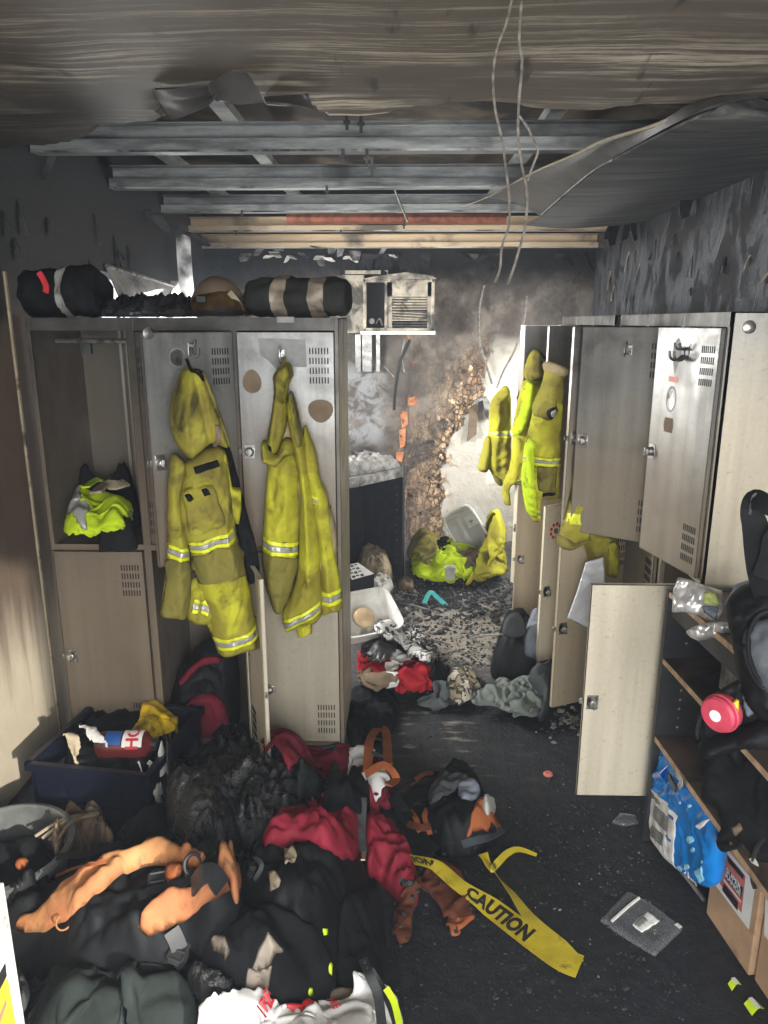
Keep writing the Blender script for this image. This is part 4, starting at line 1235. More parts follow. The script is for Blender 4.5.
MB().lathe([(.022, 0), (.022, .008), (.008, .014), (0, .014)], (-.02, .03, 1.755), 14, (1, 0, 0)).build('padlock_plate', M['steel'], rb, local=False) if False else None
b = MB().lathe([(.020, 0), (.020, .006), (.009, .012), (0, .012)], (0, .055, 1.755), 14, (1, 0, 0)); b.build('key_plate', M['steel'], rb, local=True)
# ------------------------------------------------------------------ turnout jackets
def crop(ox, oy, s): return lambda pts: [(ox + a / s, oy + b / s) for a, b in pts]


class Hang:
    """a jacket hanging in an upright plane through `o`, turned by `ang`; outlines come in photo pixels, at their distance"""
    def __init__(self, root, o, ang, conv):
        self.root = root; self.o = np.array(o, float); self.conv = conv
        self.u = np.array([math.cos(ang), math.sin(ang), 0]); self.n = np.array([math.sin(ang), -math.cos(ang), 0])
        self.fr = plane_frame(self.o, self.u, (0, 0, 1), self.n)
    def uv(self, pts, off=0.0):
        r = []
        for px, py in self.conv(pts):
            p = at_plane(px, py, self.o + self.n * off, self.n) - self.o
            r.append((p @ self.u, p[2]))
        return np.array(r)
    def cr(self, lines, off=0.0):
        out = []
        for (a, b, c, d, w_, am) in lines:
            q = self.uv([(a, b), (c, d)], off); out.append((*q[0], *q[1], w_, am))
        return creases(out)
    def pad(self, name, pts, T, R, m, lift=0.0, lines=(), amp=.004, seed=0, ang=1.3, scale=.06, sm=4, edge=.002, res=.006, Tb=None, **k):
        f = addf(crumple(scale, amp * 2.1, seed, ang, 2.4), crumple(.024, .0034, seed + 5, ang + .5, 2.2, 2), crumple(.15, .015, seed + 9, 1.5, 2.5, 2))
        if lines: f = addf(f, self.cr(lines, lift + T * .7))
        return Pad(name, self.uv(pts, lift + T * .7), self.fr, T, R, m, self.root, res=res, fold=f, lift=lift, sm=sm, edge=edge, edge_scale=.03, seed=seed, Tb=T * .5 if Tb is None else Tb, foldR=R * .8, **k)
    def band(self, pad, q, parent=None, split=(.30, .70)):
        """lime strip with a silver middle sewn across a pad; q = 4 px corners: top-left, top-right, bottom-right, bottom-left"""
        Q = self.uv(q, pad_off(pad))
        l = pad.patch('reflective_band', Q, M['band_yellow'], self.root, T=.0025, off=.0015)
        a = Q[0] + (Q[3] - Q[0]) * split[0], Q[1] + (Q[2] - Q[1]) * split[0], Q[1] + (Q[2] - Q[1]) * split[1], Q[0] + (Q[3] - Q[0]) * split[1]
        Pad('silver_stripe', np.array(a), pad.frame, .0015, .004, M['band_silver'], l.o, pad.res * .7, base=lambda u, v: pad.h(u, v) + .0048, Tb=0, sm=0)
        return l


def pad_off(pad): return float(np.median(pad.H[pad.use]))


g_l = 'turnout jackets on the left lockers'
# --- jacket on the ajar left door
hk = on_door(lb, ld[(0, 1)], -.17, 1.66, .03)
t = thing('turnout_jacket', 'dirty olive turnout jacket with a square chest pocket, on the silver ajar left locker door', 'jacket', (-.72, 2.42, .78), 0, g_l)
J = Hang(t, (-.835, 2.372, 1.3), math.radians(24), crop(140, 300, 2.768))
back = J.pad('back_panel', [(215, 410), (245, 405), (262, 450), (290, 560), (325, 690), (332, 765), (300, 780), (270, 640), (240, 520)], .012, .02, M['black_cloth'], lift=-.005)
J.pad('back_hem', [(138, 780), (196, 780), (205, 890), (135, 890)], .02, .02, M['gear_olive'], lift=-.01, seed=2)
bh = J.pad('hem_panel', [(140, 800), (196, 810), (205, 895), (134, 888)], .02, .02, M['gear_yellow'], lift=.0, seed=3)
J.band(bh, [(150, 825), (168, 828), (160, 870), (140, 868)]); J.band(bh, [(172, 828), (190, 832), (188, 875), (168, 870)])
sl = J.pad('sleeve', [(92, 430), (118, 440), (130, 470), (116, 560), (130, 640), (143, 715), (146, 800), (132, 888), (95, 888), (60, 884), (64, 840), (72, 775), (79, 690), (78, 600), (82, 500)], .05, .05, M['gear_olive'], lift=.005,
           lines=[(110, 450, 95, 700, .012, -.016), (125, 480, 135, 700, .01, .008), (70, 780, 130, 760, .012, .008), (70, 830, 135, 815, .012, .006)], seed=4)
J.band(sl, [(78, 676), (138, 686), (141, 722), (78, 716)])
sl.patch('cuff_panel', J.uv([(78, 722), (141, 728), (144, 800), (132, 884), (62, 880), (66, 838), (74, 775)], .045), M['gear_olive_dark'], t, T=.003, sm=3)
fr = J.pad('front_panel', [(150, 440), (195, 415), (240, 418), (258, 500), (272, 590), (270, 640), (288, 710), (305, 790), (322, 880), (340, 965), (290, 985), (232, 998), (208, 945), (192, 870), (165, 790), (146, 715), (124, 650), (112, 590), (118, 520), (128, 465)], .065, .06, M['gear_olive'], lift=.012,
           lines=[(140, 470, 120, 620, .012, -.010), (255, 520, 275, 640, .012, -.008), (170, 690, 290, 740, .015, .006), (175, 780, 300, 760, .014, -.007), (200, 850, 320, 830, .02, .005), (215, 900, 320, 890, .018, -.006), (250, 660, 225, 980, .03, .012)], seed=5)
J.band(fr, [(138, 678), (264, 632), (270, 668), (145, 712)])
J.band(fr, [(207, 948), (332, 905), (338, 938), (222, 982)])
fr.patch('lower_sleeve', J.uv([(165, 795), (298, 765), (322, 880), (330, 903), (206, 944), (192, 870)], .07), M['gear_yellow'], t, T=.003, sm=2)
fr.patch('elbow_panel', J.uv([(150, 716), (272, 672), (296, 760), (180, 790), (165, 785)], .07), M['gear_olive_dark'], t, T=.003, sm=2)
pk = J.pad('chest_pocket', [(120, 532), (160, 520), (204, 508), (222, 560), (244, 618), (205, 640), (160, 657), (136, 645), (130, 590)], .028, .016, M['gear_olive'], lift=.068, sm=2, lines=[(150, 560, 165, 650, .01, -.006)], seed=6, amp=.003)
for q in ([(122, 540), (138, 534), (150, 552), (134, 560)], [(168, 524), (184, 518), (194, 536), (178, 544)]):
    pk.patch('pocket_tab', J.uv(q, .09), M['black_cloth'], t, T=.004)
fr.patch('name_strip', J.uv([(148, 464), (212, 440), (218, 456), (154, 482)], .07), M['black_cloth'], t, T=.003)
J.pad('storm_flap', [(222, 440), (240, 425), (258, 520), (282, 522), (276, 625), (252, 600), (240, 540)], .03, .012, M['gear_yellow'], lift=.02, seed=7, sm=2)
ht = J.pad('collar', [(128, 192), (150, 190), (172, 196), (190, 225), (206, 265), (228, 330), (250, 395), (249, 416), (222, 408), (200, 405), (175, 425), (150, 447), (125, 430), (102, 395), (90, 340), (94, 275), (112, 220)], .075, .05, M['gear_olive'], lift=.03,
           lines=[(150, 205, 195, 400, .012, -.022), (135, 210, 120, 400, .014, .014), (170, 215, 240, 395, .012, .012), (110, 240, 160, 430, .014, -.012), (195, 250, 215, 400, .010, -.010)], seed=8)
J.pad('collar_edge', [(170, 198), (180, 200), (214, 285), (252, 395), (250, 412), (238, 385), (205, 300), (180, 235)], .02, .008, M['gear_olive_dark'], lift=.085, sm=2, seed=9)
ht.patch('velcro_patch', J.uv([(206, 345), (222, 345), (226, 418), (212, 415)], .1), M['brown_cloth'], t, T=.004)
J.pad('collar_loop', [(142, 192), (168, 192), (182, 212), (180, 230), (160, 205), (145, 202)], .03, .012, M['black_cloth'], lift=.09, sm=3)
MB().tube([J.fr(np.array([[*J.uv([(132, 165)], .05)[0], .03]]))[0], J.fr(np.array([[*J.uv([(140, 198)], .05)[0], .07]]))[0]], .006, 6).build('hanging_loop', M['black_cloth'], t)

# --- jacket on the closed left door
t = thing('turnout_jacket', 'bright yellow turnout jacket hung folded on the closed left locker door with dark patches', 'jacket', (-.36, 2.62, .85), 0, g_l)
J = Hang(t, (-.4, 2.612, 1.3), 0, crop(140, 300, 2.768))
J.pad('lining_panel', [(385, 330), (430, 330), (470, 480), (520, 560), (545, 700), (500, 880), (450, 860), (420, 500), (375, 430)], .02, .03, M['lining'], lift=-.012, seed=11)
rt = J.pad('side_panel', [(452, 350), (470, 385), (484, 420), (497, 500), (520, 560), (535, 690), (553, 790), (558, 862), (530, 872), (500, 874), (496, 770), (486, 640), (466, 540), (448, 450)], .045, .045, M['gear_yellow'], lift=.0,
           lines=[(470, 420, 500, 640, .010, -.012), (490, 560, 525, 800, .014, .012), (520, 600, 540, 840, .01, -.009)], seed=12)
J.band(rt, [(448, 536), (492, 542), (496, 568), (452, 562)]); J.band(rt, [(496, 806), (555, 800), (559, 838), (498, 846)])
ls = J.pad('sleeve', [(342, 410), (375, 428), (425, 432), (438, 520), (438, 610), (434, 700), (426, 780), (410, 835), (395, 872), (368, 874), (352, 830), (340, 785), (333, 700), (336, 620), (340, 560), (346, 470)], .062, .055, M['gear_yellow'], lift=.012,
           lines=[(380, 440, 360, 640, .012, -.010), (420, 470, 400, 640, .014, .010), (350, 740, 420, 760, .012, -.007), (345, 790, 410, 820, .012, .007)], seed=13)
J.band(ls, [(334, 654), (436, 676), (435, 716), (335, 694)])
ls.patch('cuff_panel', J.uv([(335, 700), (434, 722), (424, 785), (394, 868), (368, 870), (342, 788)], .06), M['gear_olive_dark'], t, T=.003, sm=2)
ct = J.pad('front_panel', [(402, 290), (425, 280), (440, 345), (456, 420), (470, 520), (488, 640), (499, 770), (500, 886), (450, 908), (400, 928), (390, 872), (412, 830), (428, 780), (436, 700), (440, 560), (430, 470), (415, 400)], .06, .05, M['gear_yellow'], lift=.02,
           lines=[(430, 320, 455, 700, .012, -.016), (445, 480, 470, 800, .014, .012), (445, 640, 430, 860, .014, -.012), (470, 560, 490, 800, .01, -.008)], seed=14)
J.band(ct, [(393, 884), (498, 836), (501, 868), (398, 920)])
J.pad('hem_tab', [(430, 905), (474, 890), (476, 925), (438, 938)], .012, .01, M['gear_yellow'], lift=.02, sm=1)
cl = J.pad('collar', [(396, 176), (410, 180), (418, 210), (405, 245), (402, 330), (392, 385), (374, 432), (350, 420), (344, 390), (354, 330), (364, 260), (361, 218), (376, 190)], .085, .045, M['gear_olive'], lift=.02,
           lines=[(392, 190, 380, 400, .009, -.02), (375, 230, 360, 400, .010, .012), (405, 190, 398, 330, .008, .010)], seed=15)
J.pad('collar_fold', [(330, 400), (346, 395), (372, 432), (392, 388), (420, 395), (426, 430), (400, 440), (378, 470), (350, 462), (332, 450)], .075, .03, M['gear_olive'], lift=.03, seed=16, lines=[(380, 400, 378, 470, .01, -.012)])
J.pad('front_zip', [(407, 262), (418, 262), (440, 350), (446, 405), (432, 410), (420, 350)], .075, .012, M['gear_olive_dark'], lift=.03, sm=2, seed=17)
cl.patch('velcro_patch', J.uv([(350, 402), (362, 405), (364, 425), (352, 420)], .1), M['black_cloth'], t, T=.004)
MB().tube([J.fr(np.array([[*J.uv([(396, 160)], .05)[0], .02]]))[0], J.fr(np.array([[*J.uv([(398, 185)], .05)[0], .07]]))[0]], .006, 6).build('hanging_loop', M['gear_olive'], t)

# --- three jackets down the right bank and one behind the half-open door
g_r2 = 'turnout jackets on the right lockers'
K = crop(470, 300, 3.2)


def rjack(label, o, ang, parts):
    o = np.array(o)
    t = thing('turnout_jacket', label, 'jacket', (o[0], o[1], .8), 0, g_r2)
    J = Hang(t, o, ang, K)
    for p in parts(J): pass
    return J


def r1(J):
    s = J.pad('sleeve', [(52, 450), (68, 438), (74, 480), (68, 530), (58, 555), (30, 546), (40, 500)], .06, .05, M['gear_olive'], lift=.0, res=.01, seed=21)
    b = J.pad('front_panel', [(132, 280), (140, 400), (134, 575), (112, 598), (90, 590), (78, 565), (66, 530), (70, 440), (72, 345), (90, 305)], .09, .05, M['gear_yellow'], lift=.01, res=.01, seed=22, amp=.008,
              lines=[(105, 330, 85, 560, .02, -.02), (115, 330, 105, 560, .015, .012)])
    J.band(b, [(68, 420), (134, 416), (134, 440), (68, 442)])
    h = J.pad('hem_panel', [(78, 560), (122, 572), (108, 598), (88, 590)], .04, .03, M['gear_olive_dark'], lift=.05, res=.01, seed=23)
    yield


def r2(J):
    b = J.pad('front_panel', [(190, 258), (240, 255), (242, 300), (240, 420), (235, 560), (205, 600), (155, 598), (136, 606), (139, 662), (120, 656), (117, 600), (140, 540), (148, 470), (152, 400), (166, 330), (178, 285)], .09, .06, M['gear_yellow'], lift=.0, res=.009, seed=25, amp=.008,
              lines=[(185, 280, 150, 590, .02, -.02), (215, 270, 190, 590, .02, .018), (170, 330, 140, 600, .014, .012)])
    J.band(b, [(182, 415), (240, 412), (240, 432), (182, 436)]); J.band(b, [(150, 568), (222, 560), (222, 585), (146, 594)])
    J.pad('storm_flap', [(188, 270), (205, 265), (200, 330), (180, 400), (158, 440), (152, 425), (168, 350)], .10, .02, M['hivis'], lift=.01, res=.008, seed=26)
    J.pad('collar', [(214, 164), (230, 160), (246, 172), (268, 200), (262, 240), (240, 262), (200, 262), (188, 240), (198, 196)], .10, .05, M['gear_olive'], lift=.02, res=.008, seed=27, amp=.007, lines=[(230, 170, 228, 255, .012, -.02)])
    J.pad('lining_panel', [(228, 178), (240, 178), (262, 205), (262, 290), (246, 340), (240, 250)], .03, .02, M['black_cloth'], lift=.11, res=.008, seed=28)
    yield


def r3(J):
    b = J.pad('front_panel', [(240, 300), (270, 285), (304, 300), (304, 400), (300, 520), (290, 640), (240, 640), (236, 716), (216, 712), (202, 660), (190, 600), (193, 520), (202, 450), (216, 390)], .09, .06, M['gear_yellow'], lift=.0, res=.008, seed=31, amp=.008,
              lines=[(245, 320, 205, 620, .018, -.018), (275, 320, 265, 620, .018, .014), (225, 400, 200, 600, .012, .012)])
    b.patch('elbow_panel', J.uv([(218, 532), (272, 532), (268, 618), (222, 612)], .09), M['gear_olive_dark'], J.root, T=.003)
    J.band(b, [(194, 502), (296, 500), (296, 528), (192, 530)])
    b.patch('cuff_patch', J.uv([(232, 616), (270, 614), (270, 630), (232, 632)], .09), M['black_cloth'], J.root, T=.004)
    J.band(b, [(204, 672), (236, 676), (236, 700), (212, 702)])
    J.pad('sleeve_edge', [(206, 455), (216, 450), (206, 540), (212, 640), (220, 700), (206, 690), (192, 600), (196, 520)], .1, .02, M['hivis'], lift=.01, res=.008, seed=33, sm=3)
    c = J.pad('collar', [(270, 206), (288, 200), (310, 214), (305, 290), (295, 345), (262, 395), (230, 380), (225, 340), (250, 285), (262, 245)], .10, .05, M['gear_olive'], lift=.02, res=.008, seed=32, amp=.007, lines=[(285, 220, 262, 380, .012, -.02), (300, 220, 285, 340, .01, .012)])
    Q = J.uv([(267 + 19 * math.cos(a), 362 + 22 * math.sin(a)) for a in np.linspace(0, 2 * math.pi, 16, endpoint=False)], .12)
    p = c.patch('round_badge', Q, M['black_cloth'], J.root, T=.004, res=.005)
    Q = J.uv([(267 + 12 * math.cos(a), 362 + 14 * math.sin(a)) for a in np.linspace(0, 2 * math.pi, 16, endpoint=False)], .12)
    c.patch('round_badge', Q, M['band_silver'], J.root, T=.003, res=.005, off=.007)
    J.pad('collar_fold', [(268, 204), (290, 200), (312, 216), (306, 262), (288, 250), (272, 236)], .12, .03, M['lining'], lift=.03, res=.008, seed=34)
    yield


def r4(J):
    J.pad('lining_panel', [(362, 380), (382, 375), (380, 470), (352, 560), (335, 570), (332, 520), (345, 450)], .05, .03, M['brown_cloth'], lift=.0, res=.01, seed=41)
    b = J.pad('sleeve', [(378, 480), (392, 480), (392, 760), (370, 775), (350, 792), (312, 806), (298, 790), (308, 730), (330, 640), (352, 560)], .07, .05, M['gear_olive'], lift=.01, res=.009, seed=42, amp=.007)
    J.band(b, [(322, 682), (360, 680), (356, 716), (314, 720)], split=(.9, .95))
    J.pad('cuff', [(306, 765), (352, 768), (384, 752), (392, 770), (352, 796), (314, 808), (298, 792)], .09, .03, M['gear_olive_dark'], lift=.015, res=.008, seed=43)
    c = J.pad('front_panel', [(380, 740), (480, 760), (486, 890), (450, 893), (418, 893), (400, 850), (384, 800)], .08, .06, M['gear_olive'], lift=.0, res=.009, seed=44, amp=.008, lines=[(410, 770, 425, 890, .02, -.015)])
    c.patch('yellow_strip', J.uv([(440, 775), (478, 780), (482, 888), (446, 890)], .08), M['gear_yellow'], J.root, T=.003)
    yield


rjack('furthest yellow turnout jacket on the right side, hanging beyond the last open locker door', (.50, 4.62, 1.3), math.radians(8), r1)
rjack('middle yellow turnout jacket on the right lockers, dark collar lining', (.74, 3.80, 1.3), math.radians(10), r2)
rjack('yellow turnout jacket on the right lockers with a round badge on its collar', (.80, 3.30, 1.3), math.radians(14), r3)
rjack('olive turnout jacket half hidden behind the half-open right locker door', (.78, 2.985, 1.2), math.radians(10), r4)
# ------------------------------------------------------------------ the heap in the foreground
def hit(px, py, up=.0):
    """first point a ray meets on the floor or on what already lies there"""
    d = ray(px, py); s = np.linspace(.5, 9, 3400)
    P = _C + d[None] * s[:, None]
    g = np.where((P[:, 0] > HX0) & (P[:, 0] < HX0 + 3.2) & (P[:, 1] > HY0) & (P[:, 1] < HY0 + 5.6), hg(P[:, 0], P[:, 1]), 0)
    i = int(np.argmax(P[:, 2] <= g + 1e-4))
    return P[i] + np.array([0, -.4, .9]) * up


UPN = np.array([0, -.45, .89])


def xy(pts, z=None): return np.array([hit(*p)[:2] for p in pts])


def on(p, name, pts, m, parent, T=.006, sm=3, R=.012, off=.002, **k):
    """piece sewn on a lying pad; outline in pixels landing on it"""
    return Pad(name, xy(pts), p.frame, T, R, m, parent, k.pop('res', .006), base=lambda u, v: p.h(u, v) + off, Tb=0, sm=sm, **k)


def strap(name, pts, w_, m, parent, up=.012, thick=.004, nrm=UPN, sub=5):
    b = MB().ribbon([hit(a, c, up) for a, c in pts], w_, nrm, thick, sub)
    return b.build(name, M[m], parent)


def solo(o, label, cat, group=None): return tag(o, label, cat, group)


# ---- grey plastic tub at the left edge
c0 = np.array([-1.225, 1.93]); TR, TH = .20, .20
t = thing('plastic_tub', 'round grey plastic tub at the left wall, its rim showing behind the orange bag', 'tub', (c0[0], c0[1], 0))
MB().lathe([(.0, .004), (TR * .84, .004), (TR * .97, TH), (TR, TH + .006), (TR + .014, TH + .002), (TR + .014, TH - .012), (TR * .985, TH - .012), (TR * .86, 0), (0, 0)], (c0[0], c0[1], 0), 40).build('tub_body', M['plastic_grey'], t)
gx, gy = np.meshgrid(HX0 + HR * np.arange(HG.shape[0]), HY0 + HR * np.arange(HG.shape[1]), indexing='ij')
inside_ = (gx - c0[0]) ** 2 + (gy - c0[1]) ** 2 < (TR * .86) ** 2
HG[inside_] = .17
HG[((gx - c0[0]) ** 2 + (gy - c0[1]) ** 2 < (TR + .012) ** 2) & (gy < c0[1] + .0)] = .205

rc_ = [(c0[0] + .150 * math.cos(a), c0[1] + .150 * math.sin(a)) for a in np.linspace(0, 2 * math.pi, 12, endpoint=False)]
solo(crumpled('black_rags', rc_, 'black_cloth', 1.6, .08, .013, .08, 51, base=lambda u, v: np.full_like(u, .008), dome=.15, dR=.10, top=.12, stampit=False), 'black burnt rags stuffed in the round grey tub', 'rags')
# ---- milk crate by the left lockers
BL, BR, FL = at_z(86, 700, .27), at_z(184, 714, .27), at_z(50, 764, .27)
e1 = (BR - BL); e1[2] = 0; L1 = np.linalg.norm(e1); e1 = np.array([.990, -.141, 0])
e2 = np.array([e1[1], -e1[0], 0]); L2 = float((FL - BL) @ e2)
L1 = .44; L2 = .45; BL = BL + (.05, 0, 0)
Mx = Matrix(((e1[0], -e2[0], 0, BL[0] + e2[0] * L2), (e1[1], -e2[1], 0, BL[1] + e2[1] * L2), (0, 0, 1, 0), (0, 0, 0, 1)))
t = thing('milk_crate', 'navy plastic crate full of half burnt rubbish in front of the left lockers', 'crate', tuple(Mx.translation))
WM[t.name] = Mx.copy(); t.matrix_local = Mx
cw_, cl_, ch = L1, L2, .27
MB().box((0, 0, 0), (cw_, cl_, .012)).build('crate_base', M['plastic_navy'], t, local=True, smooth=False)
for (a, b_, ax) in (((0, 0), (cw_, .014), 0), ((0, cl_ - .014), (cw_, cl_), 0), ((0, 0), (.014, cl_), 1), ((cw_ - .014, 0), (cw_, cl_), 1)):
    b = MB(); n = 4; LL = (b_[ax] - a[ax])
    for z0, z1 in ((0.0, .045), (.105, .12), (.185, .27)):
        b.box((a[0], a[1], z0), (b_[0], b_[1], z1))
    if ax == 0 and a[1] == 0: b.box((a[0], a[1] + .002, .04), (b_[0], b_[1] - .004, .19))
    for k in range(n + 1):
        s = a[ax] + (LL - .022) * k / n
        lo_ = [a[0], a[1], .04]; hi_ = [b_[0], b_[1], .19]; lo_[ax] = s; hi_[ax] = s + .022
        b.box(tuple(lo_), tuple(hi_))
    b.build('crate_side', M['plastic_navy'], t, local=True, smooth=False)
b = MB()
for (a, c) in (((-.014, -.014), (cw_ + .014, .006)), ((-.014, cl_ - .006), (cw_ + .014, cl_ + .014)), ((-.014, -.014), (.006, cl_ + .014)), ((cw_ - .006, -.014), (cw_ + .014, cl_ + .014))):
    b.box((a[0], a[1], .245), (c[0], c[1], .275))
b.build('crate_rim', M['plastic_navy'], t, local=True, smooth=False)
qx = (gx - BL[0]) * e1[0] + (gy - BL[1]) * e1[1]; qy = (gx - BL[0]) * e2[0] + (gy - BL[1]) * e2[1]
HG[(qx > .02) & (qx < cw_ - .02) & (qy > .02) & (qy < cl_ - .02)] = .215
G_CR = 'rubbish in the navy crate'
solo(heap('charred_rag', [(62, 775), (95, 716), (170, 722), (150, 790), (90, 795)], .2, .03, .05, M['black_cloth'], res=.01, fold=crumple(.05, .016, 3), edge=.008).o, 'black burnt rag filling the bottom of the navy crate', 'rag', G_CR)
solo(garment('gold_wrapper', [(126, 738), (138, 722), (156, 708), (180, 712), (178, 726), (168, 738), (150, 742)], .23, 'gold', None, fill=1.5, hgt=.04, res=.0085, wave=.045, dome=.05, dR=.05, seed=37, top=.10), 'crumpled shiny yellow wrapper in the back corner of the navy crate', 'wrapper', G_CR)
# bottle lying on top
pa, pb = at_z(97, 745, .292), at_z(150, 744, .295)
ax_ = pb - pa; LB = float(np.linalg.norm(ax_)); ax_ /= LB
t = thing('drink_bottle', 'dark red bottle with a white label lying on the rubbish in the navy crate', 'bottle', tuple(pa - (0, 0, .05)))
MB().lathe([(0, 0), (.035, .002), (.047, .018), (.050, .05), (.048, .09), (.050, .13), (.050, LB * .86), (.042, LB * .95), (.022, LB * 1.03), (.018, LB * 1.08)], tuple(pa), 24, tuple(ax_)).build('bottle_body', M['bottle'], t)
MB().lathe([(.022, LB * 1.05), (.022, LB * 1.14), (.018, LB * 1.15), (0, LB * 1.15)], tuple(pa), 18, tuple(ax_)).build('cap', M['plastic_black'], t)
sx_ = np.cross(ax_, (0, 0, 1.0)); sx_ /= np.linalg.norm(sx_); sz_ = np.cross(sx_, ax_)


def bottle_patch(name, s0, s1, a0, a1, m, r=.0512):
    V, F_ = [], []; n = 10
    for k in range(n + 1):
        a = math.radians(a0 + (a1 - a0) * k / n); q = sx_ * math.cos(a) * r + sz_ * math.sin(a) * r
        V += [pa + ax_ * s0 + q, pa + ax_ * s1 + q]
    F_ = [(2 * k, 2 * k + 1, 2 * k + 3, 2 * k + 2) for k in range(n)]
    return link(name, V, F_, M[m], t, smooth=True)


bottle_patch('label', LB * .55, LB * .92, 20, 105, 'white')
bottle_patch('teal_label', LB * .22, LB * .52, 30, 95, 'ink_blue')
V, F_ = text_mesh('HO', .060, .002)
am = math.radians(62); nn = sx_ * math.cos(am) + sz_ * math.sin(am)
V2 = []
for v in V:                                                             # letters run round the bottle, wrapped on its surface
    a = am + v[0] / .052; V2.append(pa + ax_ * (LB * .735 - v[1]) + (sx_ * math.cos(a) + sz_ * math.sin(a)) * .0522)
link('lettering', V2, F_, M['ink_red'], t, smooth=False)
for (cc, s) in ((pa + ax_ * LB * .5, .05),):
    for k in np.linspace(-.1, LB, 20): 
        q = pa + ax_ * k; i, j = int((q[0] - HX0) / HR), int((q[1] - HY0) / HR); HG[i - 4:i + 5, j - 4:j + 5] = np.maximum(HG[i - 4:i + 5, j - 4:j + 5], .33)
# rubbish along the front rim
solo(garment('paper_scrap', [(50, 772), (58, 758), (74, 755), (86, 764), (82, 778), (62, 780)], .28, 'khaki', None, fill=1.5, hgt=.03, res=.009, wave=.04, dome=.03, dR=.04, seed=47, top=.08, thick=.002), 'scorched tan scrap at the left front corner of the navy crate', 'scrap', G_CR)
solo(garment('paper_scrap', [(84, 778), (90, 762), (108, 758), (118, 770), (106, 784)], .28, 'paper', None, fill=1.5, hgt=.03, res=.007, wave=.035, dome=.035, dR=.04, seed=41, top=.08, thick=.002), 'small crumpled white paper by the front rim of the navy crate', 'paper', G_CR)
solo(garment('crumpled_paper', [(136, 782), (138, 766), (152, 757), (160, 762), (174, 754), (172, 774), (164, 786), (152, 796), (142, 792)], .26, 'paper', None, fill=1.5, hgt=.04, res=.008, wave=.045, dome=.05, dR=.05, seed=39, top=.10, thick=.002), 'larger crumpled white paper spilling over the right front of the navy crate', 'paper', G_CR)
solo(garment('paper_scrap', [(146, 797), (150, 786), (166, 781), (174, 792), (166, 808), (154, 806)], .2, 'white_dirty', None, fill=1.5, hgt=.03, res=.009, wave=.04, dome=.03, dR=.04, seed=49, top=.08, thick=.002), 'dirty cream scrap hanging below the crumpled white paper', 'scrap', G_CR)

# ---- dark mass everything lies on
heap_l = heap('charred_coat', [(112, 850), (140, 835), (180, 815), (225, 800), (300, 800), (350, 815), (380, 840), (375, 890), (330, 1000), (250, 1050), (70, 1080), (40, 1040), (60, 960), (95, 900)], .06, .12, .2, M['black_cloth'], res=.016,
              fold=crumple(.16, .03, 14), edge=.02, edge_scale=.1)
solo(heap_l.o, 'sooty black coat spread beneath the whole heap in the foreground', 'coat')
# black things behind the orange bag
solo(garment('black_jacket', [(98, 806), (130, 798), (165, 808), (200, 814), (218, 840), (204, 866), (160, 868), (120, 858), (92, 842)], .24, 'black_cloth', None, fill=1.4, hgt=.12, res=.014, wave=.13, dome=0.09, dR=0.1, seed=25, ang=.6, top=.2), 'crumpled black jacket between the navy crate and the orange bag', 'jacket')
solo(heap('burnt_rag', [(52, 838), (62, 822), (82, 814), (104, 814), (112, 832), (108, 850), (80, 856), (60, 852)], .28, .07, .05, M['brown_cloth'], res=.006, fold=crumple(.035, .030, 16, .5, 2.5), edge=.008).o, 'stringy brown burnt rag hanging over the grey tub rim', 'rag')
for k in range(9):
    a = hit(100 - k * 3, 816 + (k % 3) * 2, .02); c = hit(36 + k * 7, 838 + k * 2, .01)
    MB().tube([a, (a + c) / 2 + (0, -.01, .03), c], .005, 5, 4).build('frayed_strand', M['khaki'] if k < 2 else M['brown_cloth'], bpy.data.objects['burnt_rag'])

# ---- melted mass
mf = lambda u, v: crumple(.13, .040, 20, .4, 1.2, 2, 1.4)(u, v) + crumple(.05, .011, 22, 1.0, 1.8, 2, 1.4)(u, v) + .003 * fbm(u * 40, v * 40, 3., 2)
m1 = heap('melted_coat', [(168, 782, .2), (182, 748, .3), (212, 734, .33), (244, 738, .33), (272, 748, .3), (300, 763, .27), (318, 785, .24), (312, 818, .2), (286, 838, .2), (256, 846, .2), (226, 862, .2), (200, 852, .2), (176, 832, .2), (164, 806, .2)], .3, .13, .10, M['melt'], res=.0065, fold=mf, edge=.018, edge_scale=.03, wr=.003)
solo(m1.o, 'large glossy black melted coat, charred solid, between the crate and the red bag', 'coat')
solo(heap('melted_sleeve', [(176, 850), (190, 828), (214, 815), (238, 830), (240, 862), (220, 882), (198, 884)], .26, .05, .05, M['melt'], res=.006, fold=addf(crumple(.05, .014, 24, .9, 1.3, 3), crumple(.018, .004, 25)), edge=.01).o, 'black melted sleeve lump right above the orange bag straps', 'sleeve')

# ---- maroon jacket behind
solo(garment('maroon_jacket', [(258, 744), (266, 732), (282, 742), (298, 738), (320, 730), (348, 736), (372, 752), (388, 778), (398, 808), (384, 814), (362, 802), (345, 784), (318, 780), (292, 776), (268, 758)], .18, 'maroon', None, fill=1.7, hgt=.12, res=.014, wave=.11, dome=0.10, dR=0.08, seed=17, ang=-.4, top=.22,
     panels=[('white_patch', [(346, 764), (366, 760), (368, 780), (350, 782)], 'white_cloth'), ('white_patch', [(364, 792), (380, 784), (392, 792), (374, 806)], 'white_cloth'), ('grey_lining', [(318, 742), (336, 734), (354, 746), (344, 758), (334, 770), (326, 758)], 'grey_cloth')]),
     'maroon jacket with white patches crumpled at the foot of the closed left locker door', 'jacket')
solo(heap('black_beanie', [(296, 770), (312, 756), (332, 762), (342, 782), (326, 796), (304, 790)], .22, .07, .06, M['dark_green'], res=.008, fold=crumple(.06, .014, 28)).o, 'dark knitted beanie in front of the maroon jacket, beside the melted coat', 'hat')

